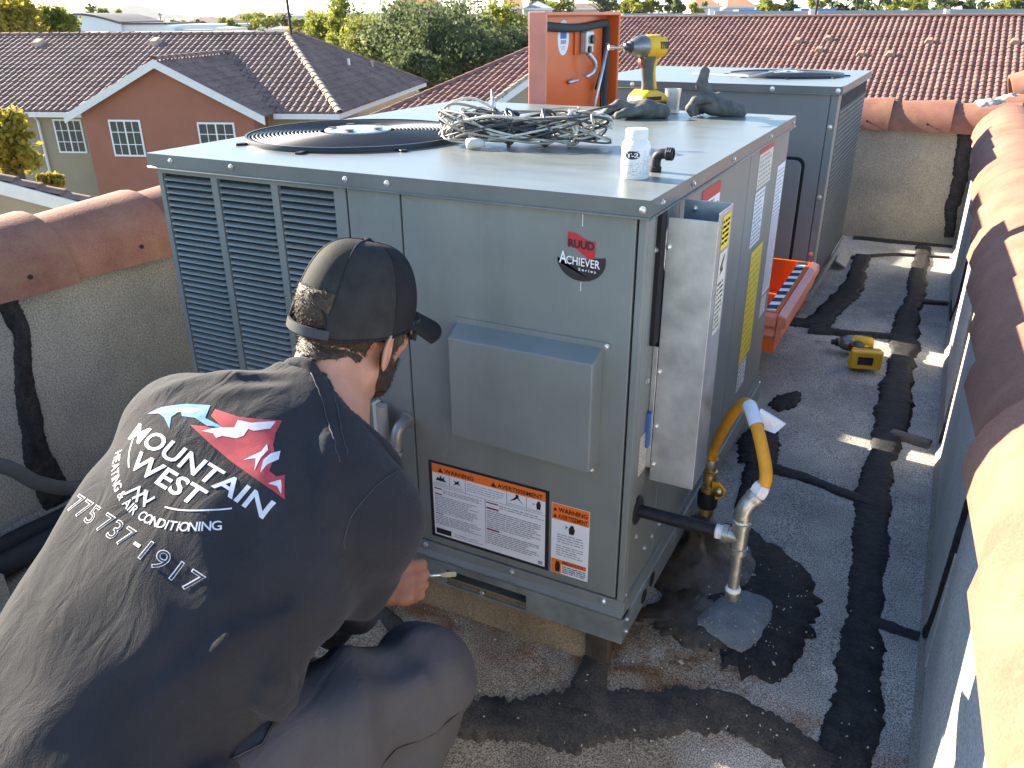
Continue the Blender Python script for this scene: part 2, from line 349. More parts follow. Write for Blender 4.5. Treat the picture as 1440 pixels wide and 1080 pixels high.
tar_strip([(0.03, 1.34), (0.05, 1.12), (0.08, 1.02)], [0.06, 0.15, 0.13], z=0.005)
tar_strip([(0.06, 1.03), (0.20, 1.00), (0.41, 0.93)], [0.09, 0.06, 0.055], z=0.0045)
tar_strip([(0.08, 1.02), (0.08, 0.74)], [0.10, 0.05], z=0.0042)
tar_strip([(0.43, 0.415), (0.555, 0.40)], 0.05, z=0.0046)
tar_strip([(0.42, 1.43), (0.54, 1.40)], 0.07, z=0.0046, m=tarbrown)
tar_blob([(0.02, 1.52), (0.10, 1.62), (0.10, 1.48), (0.04, 1.43)], jag=0.006)
# big mastic patch round the gas riser, its grey repair sheet and the weathered dome
tar_blob([(0.015, 0.42), (0.07, 0.66), (0.18, 0.62), (0.31, 0.52), (0.345, 0.36), (0.335, 0.22), (0.295, 0.11), (0.20, 0.12), (0.10, 0.20), (0.03, 0.29)], z=0.006, jag=0.008)
tar_blob([(0.05, 0.33), (0.13, 0.30), (0.20, 0.20), (0.13, 0.13), (0.03, 0.16), (-0.03, 0.20)], z=0.009, m=tarbrown, jag=0.008)
patchm = mat('grey_repair_sheet', (0.20, 0.22, 0.235), 0.75, var=0.2, vscale=20, speck=0.2, bump=0.002, bscale=50)
tar_blob([(0.155, 0.365), (0.235, 0.37), (0.25, 0.32), (0.235, 0.20), (0.20, 0.165), (0.12, 0.20), (0.10, 0.235)], name='repair_sheet', z=0.012, m=patchm, jag=0.002, n=6)
fronttar = mat('old_trodden_tar', (0.022, 0.020, 0.018), 0.75, color2=(0.085, 0.070, 0.052), vscale=17, bump=0.004, bscale=120, speck=0.55, sscale=240, detail=9)
tar_strip([(-0.60, -0.32), (-0.22, -0.26), (0.02, -0.12), (0.22, 0.0), (0.43, -0.05)], [0.13, 0.15, 0.16, 0.13, 0.10], z=0.005, jag=0.6, m=fronttar)
tar_strip([(-0.06, 0.02), (-0.05, -0.05), (-0.03, -0.14)], [0.07, 0.10, 0.16], z=0.0062, m=fronttar)
tar_strip([(-0.42, -0.22), (-0.50, -0.10), (-0.62, -0.04)], [0.12, 0.05, 0.03], z=0.0046, m=fronttar)
# fine chips scattered on the fresh tar
V = []; F = []
for i in range(330):
    if random.random() < 0.45: x, y = random.gauss(0.22, 0.10), random.gauss(0.28, 0.16)
    else: x, y = random.uniform(-0.7, 0.5), random.gauss(-0.13, 0.17)
    a = random.random()*PI; L = random.uniform(0.0007, 0.0026)*(2.6 if random.random() < 0.06 else 1); w = 0.0006+0.5*L*random.random(); z = ZR+0.0125
    ca, sa = math.cos(a), math.sin(a); b0 = len(V)
    for (p, q) in ((-L, -w), (L, -w), (L, w), (-L, w)): V.append((x+p*ca-q*sa, y+p*sa+q*ca, z+random.uniform(-.001, .002)))
    V.append((x, y, z+0.003)); F += [(b0, b0+1, b0+4), (b0+1, b0+2, b0+4), (b0+2, b0+3, b0+4), (b0+3, b0, b0+4)]
chips = inst('roof_grit', npmesh('roof_grit', V, F, mat('pale_grit', (0.5, 0.46, 0.38), 0.8)), roof); tag(chips, kind='stuff')

# ------------------------------------------------------------------ parapets with barrel cap tiles
def cap_tile_mesh(L=0.42, r0=0.146, r1=0.176, th=0.015, n=14):
    """half-barrel, lying along +Y, wide lip at +Y end"""
    V = []; F = []
    ts = [0, 0.5, 1.0]
    for t in ts:
        r = r0+(r1-r0)*t
        for rr in (r, r-th):
            for k in range(n+1):
                a = PI*k/n; V.append((-math.cos(a)*rr, t*L, math.sin(a)*rr*0.98))
    m = n+1; S = 2*m
    for i in range(len(ts)-1):
        for k in range(n):
            F.append((i*S+k, i*S+k+1, (i+1)*S+k+1, (i+1)*S+k)); F.append((i*S+m+k+1, i*S+m+k, (i+1)*S+m+k, (i+1)*S+m+k+1))
        F.append((i*S, (i+1)*S, (i+1)*S+m, i*S+m)); F.append((i*S+n, i*S+m+n, (i+1)*S+m+n, (i+1)*S+n))
    for e in (0, len(ts)-1):
        for k in range(n): F.append((e*S+k, e*S+m+k, e*S+m+k+1, e*S+k+1))
    me = npmesh('cap_tile', V, F, tilem, True); me.set_sharp_from_angle(angle=R(40)); return me
CT = cap_tile_mesh()
nailhole = mat('nail_hole', (0.02, 0.012, 0.01), 0.9)
def cap_row(parent, start, d, n, step=0.335, zt=0.0, tilt=0.018, side=None):
    d = np.array(d, float)/np.linalg.norm(d); ang = math.atan2(-d[0], d[1])
    for i in range(n):
        p = np.array(start, float)+d*step*i
        M_ = Matrix.Translation((p[0]+random.uniform(-.004, .004), p[1], p[2]+random.uniform(-.003, .003))) @ Matrix.Rotation(ang+random.uniform(-.012, .012), 4, 'Z') @ Matrix.Rotation(-tilt+math.atan2(d[2], math.hypot(d[0], d[1])), 4, 'X')
        t = inst('cap_tile', CT, parent, M_)
        if side:
            s = side; h = MB().lathe([(0.006, 0), (0.006, 0.004)], (s*0.160, 0.30, 0.045), (s, 0, 0.3), 8).build('nail_hole', nailhole, t)
ZC = 0.545
def wall_mesh(name, x0, x1, y0, y1, parent, z1=ZC+0.03):
    o = MB().box(x0, x1, y0, y1, ZR-0.03, z1).build(name, stucco, parent); return o
pl = thing('parapet_wall', 'granule covered parapet with terracotta barrel caps behind the crouching person', 'parapet', (0, 0, 0), group='tiled parapets round the roof')
wall_mesh('wall', XL-0.24, XL, -2.6, YF+0.2, pl); cap_row(pl, (XL-0.12, -2.40, ZC), (0, 1, 0), 20, side=1)
pr = thing('parapet_wall', 'sunlit parapet with terracotta barrel caps running along the walkway and frame edge', 'parapet', (0, 0, 0), group='tiled parapets round the roof')
wall_mesh('wall', XR, XR+0.26, -2.6, YF+0.2, pr); cap_row(pr, (XR+0.125, -2.42, ZC), (0, 1, 0), 20, step=0.335)
pf = thing('parapet_wall', 'short end parapet with terracotta barrel caps behind the second unit', 'parapet', (0, 0, 0), group='tiled parapets round the roof')
wall_mesh('wall', XL-0.02, XR+0.02, YF, YF+0.24, pf, ZC+0.024); cap_row(pf, (-1.66, YF+0.12, ZC+0.004), (1, 0, 0), 7, step=0.33, side=1)
# vertical lap seams and corner mastic on the parapet faces
def on_right(a, b, h): return (XR-max(h, -0.004)*1.0, a, b)
def on_left(a, b, h): return (XL+max(h, -0.004)*1.0, a, b)
def on_far(a, b, h): return (a, YF-max(h, -0.004)*1.0, b)
tar_strip([(0.235, 0.50), (0.255, 0.36), (0.29, 0.20), (0.325, 0.05), (0.37, -0.05), (0.42, -0.092)], [0.014, 0.024, 0.034, 0.032, 0.045], z=0.011, parent=pr, mapf=on_right)
tar_strip([(1.335, 0.50), (1.335, 0.17), (1.345, 0.02), (1.40, -0.09)], [0.008, 0.016, 0.022, 0.05], z=0.010, parent=pr, mapf=on_right)
tar_strip([(2.36, 0.5), (2.33, 0.32), (2.36, 0.10), (2.60, -0.05), (2.95, -0.09)], [0.01, 0.022, 0.03, 0.04, 0.05], z=0.010, parent=pr, mapf=on_right)
tar_strip([(-0.14, 0.54), (-0.125, 0.45), (-0.15, 0.30), (-0.165, 0.12), (-0.15, -0.04), (-0.16, -0.09)], [0.07, 0.06, 0.075, 0.085, 0.09, 0.11], z=0.006, jag=0.3, parent=pl, mapf=on_left)
tar_strip([(0.485, 0.56), (0.51, 0.3), (0.505, 0.12), (0.53, -0.05)], [0.09, 0.10, 0.10, 0.07], z=0.008, jag=0.4, parent=pf, mapf=on_far)
# cant strip of sheet along the foot of the walls
cantm = roofm
MB().prism([(XR-0.016, -2.6, ZR), (XR, -2.6, ZR), (XR, -2.6, ZR+0.04)], (0, YF+2.6, 0)).build('cant_strip', stucco, pr)
MB().prism([(XL+0.03, -2.6, ZR), (XL, -2.6, ZR), (XL, -2.6, ZR+0.05)], (0, YF+2.6, 0)).build('cant_strip', stucco, pl)
# lapped sheet sections on the walkway side wall, each a few millimetres proud
sheetm = mat('pale_granule_sheet', (0.36, 0.355, 0.34), 0.95, color2=(0.48, 0.465, 0.43), vscale=4, speck=0.34, sscale=240, bump=0.0016, bscale=240)
for (a, b, t) in ((-2.6, 0.26, 0.003), (0.27, 1.325, 0.005), (1.345, 2.32, 0.003), (2.36, 4.17, 0.005)):
    MB().box(XR-t, XR+0.01, a, b, ZR+0.004, ZC-0.02).build('roofing_sheet', sheetm, pr)
# corner: rising ridge caps and a lump of mortar where the parapets meet the tiled roof
cr = thing('ridge_end', 'short run of terracotta ridge caps climbing away from the parapet corner', 'roof ridge')
cap_row(cr, (0.70, 4.62, 0.70), (1, 0.06, 0.34), 3, step=0.34)
MB().box(0.85, 3.2, 4.36, 4.40, 0.45, 0.62).build('fascia', mat('white_fascia', (0.62, 0.62, 0.60), 0.6, var=0.05), cr)
cap_row(cr, (0.66, 4.40, 0.60), (1, -0.02, 0.0), 3, step=0.34)

def mortarf(P):
    d = ell(P, (0.575, 4.31, 0.640), (0.105, 0.10, 0.085)); d = smin(d, ell(P, (0.69, 4.40, 0.66), (0.10, 0.09, 0.09)), 0.05)
    return d+0.010*np.sin(P[:, 0]*52+P[:, 2]*30)*np.sin(P[:, 1]*47+1)*np.sin(P[:, 2]*60)+0.004*np.sin(P[:, 0]*150)*np.sin(P[:, 2]*140)
MORTAR_PARENT = cr
# ------------------------------------------------------------------ packaged air-conditioning units
def screw(parent, p, axis, r=0.0042):
    return MB().lathe([(r*1.5, 0), (r*1.5, 0.0012), (r, 0.0014), (r*0.95, 0.0045), (r*0.4, 0.0052)], p, axis, 10).build('screw', screwm, parent)
def fan_guard(parent, cx, cy, rad, z):
    g = MB()
    nr = 19
    for i in range(nr):
        r = 0.085+(rad-0.085)*(i+1)/nr; zz = z+0.014-0.006*((i+1)/nr)**3
        g.tube([(cx+r*math.cos(2*PI*k/56), cy+r*math.sin(2*PI*k/56), zz) for k in range(56)], 0.0026, 6, closed=True)
    go = g.build('ring_wires', wiregrille, None, True); 
    root = go; root.parent = parent; root.name = 'fan_guard'
    for k in range(8):
        a = 2*PI*k/8+0.2
        MB().tube([(cx+r*math.cos(a), cy+r*math.sin(a), z+0.011-0.007*(r/rad)**3) for r in np.linspace(0.07, rad+0.012, 9)], 0.003, 6).build('spoke', wiregrille, root, True)
        MB().box(-0.018, 0.018, -0.008, 0.008, 0, 0.005).xf(Matrix.Translation((cx+(rad+0.02)*math.cos(a), cy+(rad+0.02)*math.sin(a), z)) @ Matrix.Rotation(a, 4, 'Z')).build('clip', wiregrille, root, bevel=0.0015)
    MB().lathe([(0.0, 0.0), (0.082, 0.0), (0.082, 0.003), (0.05, 0.0065), (0.0, 0.0072)], (cx, cy, z+0.015), n=28).build('hub_plate', galv, root, True, auto=30)
    for k in range(5):
        a = 2*PI*k/5
        MB().lathe([(0.011, 0), (0.011, 0.0015)], (cx+0.062*math.cos(a), cy+0.062*math.sin(a), z+0.0225), n=12).build('hub_slot', darkgap, root)
    # the orifice ring and the dark well with fan blades under the guard
    MB().lathe([(rad+0.012, 0.0), (rad+0.012, 0.006), (rad+0.010, 0.012), (rad+0.004, 0.012), (rad+0.004, 0.002)], (cx, cy, z), n=64).build('orifice_ring', wiregrille, root, True, auto=35)
    return root
def lid_with_hole(parent, W, D, H, hole=None, skirt=0.030):
    bm = bmesh.new(); mb = MB()
    z0 = H-skirt; t = 0.0016
    if hole:
        cx, cy, rad = hole; n = 64; ring = [(cx+rad*math.cos(2*PI*k/n), cy+rad*math.sin(2*PI*k/n)) for k in range(n)]
        out = []
        for (x, y) in ring:
            dx, dy = x-cx, y-cy; s = 1e9
            if dx > 1e-9: s = min(s, (0-cx)/dx)
            if dx < -1e-9: s = min(s, (-W-cx)/dx)
            if dy > 1e-9: s = min(s, (D-cy)/dy)
            if dy < -1e-9: s = min(s, (0-cy)/dy)
            out.append((cx+dx*s, cy+dy*s))
        vs = [(*p, H) for p in ring]+[(*p, H) for p in out]; fs = [(k, (k+1) % n, n+(k+1) % n, n+k) for k in range(n)]
        # square the corners off
        for (qx, qy) in ((-W, 0), (0, 0), (0, D), (-W, D)):
            ks = sorted(range(n), key=lambda k: math.hypot(out[k][0]-qx, out[k][1]-qy))[:2]
            a, b = min(ks), max(ks)
            if b-a > 1: a, b = b, a
            vs.append((qx, qy, H)); fs.append((n+a, n+b, len(vs)-1))
        mb.add(vs, fs)
    else: mb.poly([(-W, 0, H), (0, 0, H), (0, D, H), (-W, D, H)])
    mb.box(-W, 0, 0, t, z0, H-0.0003); mb.box(-W, 0, D-t, D, z0, H-0.0003); mb.box(-W, -W+t, t, D-t, z0, H-0.0003); mb.box(-t, 0, t, D-t, z0, H-0.0003)
    lid = mb.build('lid', lidm, parent)
    # rolled drip lip
    MB().tube([(-W, -0.001, z0), (0, -0.001, z0)], 0.0024, 6).tube([(0.001, 0, z0), (0.001, D, z0)], 0.0024, 6).tube([(-W-0.001, 0, z0), (-W-0.001, D, z0)], 0.0024, 6).tube([(-W, D, z0), (0, D, z0)], 0.0024, 6).build('drip_lip', lidm, lid, True)
    return lid
W1, D1, H1 = 1.165, 1.327, 0.90
u1 = thing('rooftop_unit', 'grey packaged air conditioning unit with louvred front being serviced by the person', 'air conditioner', (0, 0, 0), group='packaged rooftop units')
i_ = 0.012
FCX, FCY, FR = -0.900, 0.420, 0.262
lid1 = lid_with_hole(u1, W1, D1, H1, (FCX, FCY, FR+0.004))
fan_guard(u1, FCX, FCY, FR, H1)
MB().lathe([(FR+0.004, 0.0), (FR+0.002, -0.14), (FR-0.03, -0.16), (0.0, -0.16)], (FCX, FCY, H1), n=48).build('fan_well', darkgap, u1)
fan = MB().lathe([(0.0, 0.02), (0.06, 0.015), (0.065, -0.05), (0.0, -0.055)], (FCX, FCY, H1-0.05), n=20).build('fan_hub', blackplastic, u1, True, auto=40)
for k in range(4):
    a = PI/2*k; vs = []; 
    for j, r in enumerate((0.05, 0.16, 0.27)):
        for s_ in (-1, 1): vs.append((FCX+r*math.cos(a+s_*0.42), FCY+r*math.sin(a+s_*0.42), H1-0.075+s_*0.022))
    MB().add(vs, [(0, 1, 3, 2), (2, 3, 5, 4)]).build('blade', gunmetal, fan)
for x, z in ((-1.09, .888), (-0.913, .888), (-0.616, .886), (-0.518, .886), (-0.013, .884)): screw(lid1, (x, -0.0002, z), (0, -1, 0))
for y in (0.06, 0.245, 0.56, 0.96, 1.28): screw(lid1, (0.0002, y, .886), (1, 0, 0))
# body panels (each stands 2-3 mm proud of the dark core behind the joints)
ZB, ZT = 0.082, 0.868
MB().box(-W1+0.02, -0.02, 0.022, D1-0.02, 0.05, 0.86).build('core', darkgap, u1)
def panel(name, x0, x1, y, z0=ZB, z1=ZT, depth=0.010): return MB().box(x0, x1, y, y+depth, z0, z1).build(name, paint, u1, bevel=0.0018)
gp = None
# louvred grille panel: frame with three columns of pressed louvres
gx0, gx1 = -W1+0.012, -0.6285
cols = [(-1.140, -0.992), (-0.974, -0.822), (-0.804, -0.658)]
mb = MB(); xs = [gx0]+[v for c in cols for v in c]+[gx1]
for a, b in zip(xs[::2], xs[1::2]): mb.box(a, b, i_, i_+0.010, ZB+0.021, ZT-0.011)
mb.box(gx0, gx1, i_, i_+0.010, ZT-0.011, ZT); mb.box(gx0, gx1, i_, i_+0.010, ZB, ZB+0.021)
gp = mb.build('grille_panel', paint, u1)
pitch = 0.0143; nl = int((ZT-ZB-0.034)/pitch)
for ci, (a, b) in enumerate(cols):
    L = b-a; V = []; F = []; prof = [(0.0095, 0.0125), (0.0045, 0.0105), (-0.0012, 0.0065), (-0.0042, 0.0015), (-0.0046, 0.0), (-0.0036, -0.0006), (-0.003, 0.001), (0.006, 0.0105)]; prof = [(y_*0.80, z_*0.50) for y_, z_ in prof]
    nseg = 6
    xs_ = [-L/2, -L/2+0.004, -L/2+0.010, L/2-0.010, L/2-0.004, L/2]; dep = [0.25, 0.75, 1, 1, 0.75, 0.25]
    for x, d_ in zip(xs_, dep): V += [(x, y if y > 0.004 else 0.004+(y-0.004)*d_, z) for (y, z) in prof]
    k = len(prof)
    for s_ in range(nseg-1): F += [(s_*k+j, s_*k+(j+1) % k, (s_+1)*k+(j+1) % k, (s_+1)*k+j) for j in range(k)]
    F_end = [tuple(range(k)), tuple(range((nseg-1)*k, nseg*k))]
    me = bpy.data.meshes.new('louver'); me.from_pydata(V, [], F+F_end); me.materials.append(paint); me.polygons.foreach_set('use_smooth', [True]*len(me.polygons)); me.set_sharp_from_angle(angle=R(50)); me.update()
    for j in range(nl): inst('louver', me, gp, Matrix.Translation(((a+b)/2, i_+0.002, ZT-0.026-pitch*j)))
panel('filler_panel', -0.6245, -0.5005, i_)
fp = panel('access_panel', -0.4965, -0.0262, i_)
cp = MB().box(-0.0222, -0.008, i_, i_+0.012, ZB-0.03, ZT).box(-0.0175, -0.0078, i_+0.0125, 0.055, ZB-0.03, ZT).build('corner_post', paint, u1, bevel=0.002)
for z in (0.84, 0.62, 0.12): pass
# right-hand side panels
def spanel(name, y0, y1, z0=0.075, z1=ZT): return MB().box(-0.020, -0.0105, y0, y1, z0, z1).build(name, paint, u1, bevel=0.0018)
spanel('side_panel', 0.0575, 0.205); sp2 = spanel('side_panel', 0.209, 0.80); sp3 = spanel('side_panel', 0.804, D1-0.012)
MB().box(-W1+0.012, -W1+0.02, i_+0.012, D1-0.012, 0.05, ZT).build('side_panel', paint, u1)
MB().box(-W1+0.0125, -0.0125, D1-0.022, D1-0.012, 0.05, ZT-0.002).build('back_panel', paint, u1)
for y in (0.14, 0.19, 0.24): screw(u1, (-0.0102, y, 0.13), (1, 0, 0))
for z in (0.80, 0.55, 0.20): screw(u1, (-0.0102, 0.075, z), (1, 0, 0))
# base pan lip and fork rails
MB().prism([(-W1+0.004, 0.010, 0.079), (-W1+0.004, 0.030, 0.079), (-W1+0.004, 0.030, 0.047), (-W1+0.004, -0.004, 0.047), (-W1+0.004, -0.004, 0.052), (-W1+0.004, 0.006, 0.060)], (W1-0.008, 0, 0)).build('base_pan', paint, u1, bevel=0.0012)
br = MB()
sl = [(-0.95, -0.745), (-0.425, -0.22)]
xs = [-W1]+[v for c in sl for v in c]+[0.0]
for a, b in zip(xs[::2], xs[1::2]): br.box(a, b, -0.006, 0.0, -0.010, 0.030)
br.box(-W1, 0, -0.006, 0.0, 0.030, 0.0465); br.box(-W1, 0, -0.006, 0.0, -0.0145, -0.010); br.box(-W1, 0, 0.0, 0.035, 0.0425, 0.0465)
rail = br.build('base_rail', railm, u1)
MB().box(-0.020, -0.0035, 0.031, D1-0.012, 0.046, 0.0752).build('base_pan', paint, u1, bevel=0.0012)
MB().box(-0.006, 0.0, 0.0, D1, -0.0145, 0.0465).build('base_rail', railm, u1, bevel=0.0012)
MB().box(-W1, -W1+0.006, 0.0, D1, -0.0145, 0.0465).build('base_rail', railm, u1); MB().box(-W1+0.006, -0.006, D1-0.006, D1, -0.0145, 0.0465).build('base_rail', railm, u1)
for x0, x1 in sl: MB().box(x0, x1, 0.012, 0.20, -0.0095, -0.006).build('fork_pocket', railm, rail)
for x in (-0.70, -0.484, -0.262, -0.05): screw(rail, (x, 0.008, 0.070), (0, -0.9, 0.4))
for p in ((-0.33, -0.0062, -0.002), (-0.66, -0.0062, 0.012)): screw(rail, p, (0, -1, 0), 0.004)
for z in (0.034, 0.003): screw(u1, (0.0002, 0.018, z), (1, 0, 0), 0.004)
screw(u1, (-0.0102, 0.03, 0.085), (1, 0, 0), 0.004)
for (y, z) in ((0.130, 0.012), (0.182, 0.022)): MB().lathe([(0.017, 0), (0.017, 0.0012)], (0.0003, y, z), (1, 0, 0), 20).build('knockout_hole', darkgap, u1)
# roofing covered sleeper curb under the rails
curb = thing('sleeper_curb', 'tan stained roofing curb carrying the serviced unit', 'curb')
curbm = mat('stained_curb_roofing', (0.17, 0.13, 0.085), 0.95, color2=(0.28, 0.215, 0.13), vscale=8, speck=0.35, sscale=260, bump=0.002, bscale=220)
MB().prism([(-W1+0.05, 0.004, ZR-0.01), (-W1+0.05, 0.035, -0.0155), (-W1+0.05, D1-0.04, -0.0155), (-W1+0.05, D1-0.01, ZR-0.01)], (W1-0.10, 0, 0)).build('curb_sheet', curbm, curb, bevel=0.006)
MB().box(-0.085, -0.03, 0.006, 0.03, ZR, -0.0155).build('support_block', tarbrown, curb, bevel=0.004)
# pressed vent cover on the access panel
cx0, cx1, cz0, cz1, py = -0.380, -0.074, 0.392, 0.628, -0.034
yw = i_-0.001
vs = [(cx0, yw, cz1), (cx1, yw, cz1), (cx0+0.004, py, cz1-0.018), (cx1-0.002, py, cz1-0.018), (cx0+0.004, py, cz0+0.008), (cx1-0.002, py, cz0), (cx0, yw, cz0+0.012), (cx1, yw, cz0+0.004)]
vc = MB().add(vs, [(0, 1, 3, 2), (2, 3, 5, 4), (1, 7, 5, 3), (0, 2, 4, 6)]).build('vent_cover', paint, fp, bevel=0.003)
MB().box(cx0-0.004, cx1+0.012, i_-0.0028, i_-0.0012, cz1-0.002, cz1+0.010).build('flange', paint, vc, bevel=0.001)
for p in ((cx1+0.006, i_-0.003, cz1+0.004), (cx1-0.014, i_-0.0005, cz0-0.022), (cx0+0.045, i_-0.0005, cz0-0.014)): screw(vc, p, (0, -1, 0))
# duct shroud fixed to the side
sx = 0.088; sy0, sy1 = 0.105, 0.200; sz0, sz1 = 0.322, 0.866
sh = MB(); t = 0.0018
sh.box(0.0, sx, sy0, sy0+t, sz0, sz1-0.014); sh.box(sx-t, sx, sy0+t, sy1, sz0, sz1); sh.box(0.0, sx, sy1, sy1+t, sz0, sz1); sh.box(0.0, sx, sy0+t, sy1, sz0, sz0+t)
sh.box(-0.0098, 0.0, sy0-0.004, sy0-0.002, sz0+0.03, 0.61)
sh.prism([(-0.030+0.02, sy0-0.002, 0.795), (0.0, sy0-0.002, 0.835), (0.0, sy0-0.002, 0.755)], (0, 0.002, 0))
shroud = sh.build('duct_shroud', galv, u1, bevel=0.0009)
for p, a in (((0.004, sy0-0.0004, 0.80), (0, -1, 0)), ((0.004, sy0-0.0004, 0.56), (0, -1, 0)), ((0.006, sy0-0.0004, 0.445), (0, -1, 0)), ((0.006, sy0-0.0004, 0.36), (0, -1, 0)), ((0.02, sy1-0.0004, 0.85), (0, -1, 0))): screw(shroud, p, a, 0.004)
MB().box(-0.0098, -0.002, 0.075, 0.104, 0.62, 0.865).build('side_opening', darkgap, u1)
MB().box(-0.0098, -0.004, 0.090, 0.104, 0.40, 0.475).build('blue_connector', mat('blue_wire_plug', (0.03, 0.12, 0.35), 0.5), u1)
fl = Flat(); fl.rect(0, 0, 0.055, 0.06, 0); fl.lines(0.004, 0.006, 0.051, 0.054, 5, 1, 0.5, 0.2)
fl.build('yellow_sticker', [yellowp, inkm], shroud, (sx+0.0006, sy0+0.028, 0.795), (0, 1, 0), (0, 0, 1))
fl = Flat(); fl.rect(0, 0, 0.055, 0.155, 0); fl.lines(0.005, 0.006, 0.05, 0.10, 10, 1, 0.4, 0.3)
fl.poly([(0.012, 0.125), (0.036, 0.148), (0.040, 0.142), (0.018, 0.118)], 2); fl.poly([(0.01, 0.112), (0.03, 0.126), (0.036, 0.118)], 2)
fl.build('white_sticker', [cream, greyink, inkm], shroud, (sx+0.0006, sy0+0.028, 0.635), (0, 1, 0), (0, 0, 1))
# stickers on the side panels
def sticker(name, O, w, h, mats, rows, parent, head=None, fill=0.45, e=0.001, axis=(0, 1, 0)):
    fl = Flat(); fl.rect(0, 0, w, h, 0)
    if head: fl.rect(0.0, h*(1-head), w, h, 2)
    fl.lines(w*0.06, h*0.03, w*0.94, h*(0.97 if not head else 0.97-head), rows, 1, fill, 0.3)
    # lift the ink by a hair
    o = fl.build(name, mats, parent, O, axis, (0, 0, 1)); me = o.data
    return o
def lift(o, d):
    # ink polygons stand a fraction of a millimetre above the paper
    me = o.data; top = set()
    for p in me.polygons:
        if p.material_index > 0: top.update(p.vertices)
    for i in top: me.vertices[i].co += Vector(d)
    return o
sX = -0.0098
lift(sticker('rating_label', (sX, 0.905, 0.755), 0.175, 0.105, [cream, greyink, redp], 7, sp3, 0.14), (0.0004, 0, 0))
lift(sticker('rating_label', (sX, 0.905, 0.60), 0.125, 0.148, [paper, greyink, redp], 12, sp3), (0.0004, 0, 0))
lift(sticker('yellow_guide_label', (sX, 0.945, 0.245), 0.150, 0.335, [yellowp, mat('label_dark_yellow', (0.36, 0.26, 0.02), 0.5), inkm], 16, sp3, 0.0, 0.16), (0.0004, 0, 0))
lift(sticker('small_label', (sX, 0.955, 0.155), 0.10, 0.085, [paper, greyink, redp], 6, sp3), (0.0004, 0, 0))
lift(sticker('wiring_label', (sX, 1.185, 0.385), 0.115, 0.39, [paper, greyink, redp], 32, sp3, None, 0.4), (0.0004, 0, 0))
lift(sticker('wiring_label', (sX, 1.185, 0.315), 0.08, 0.062, [paper, greyink, redp], 6, sp3, None, 0.4), (0.0004, 0, 0))
lift(sticker('danger_label', (sX, 0.36, 0.775), 0.15, 0.075, [paper, redp, redp], 4, sp2, 0.35), (0.0004, 0, 0))
lift(sticker('spec_label', (sX, 0.060, 0.349), 0.044, 0.085, [cream, greyink, redp], 9, u1, None, 0.35), (0.0004, 0, 0))
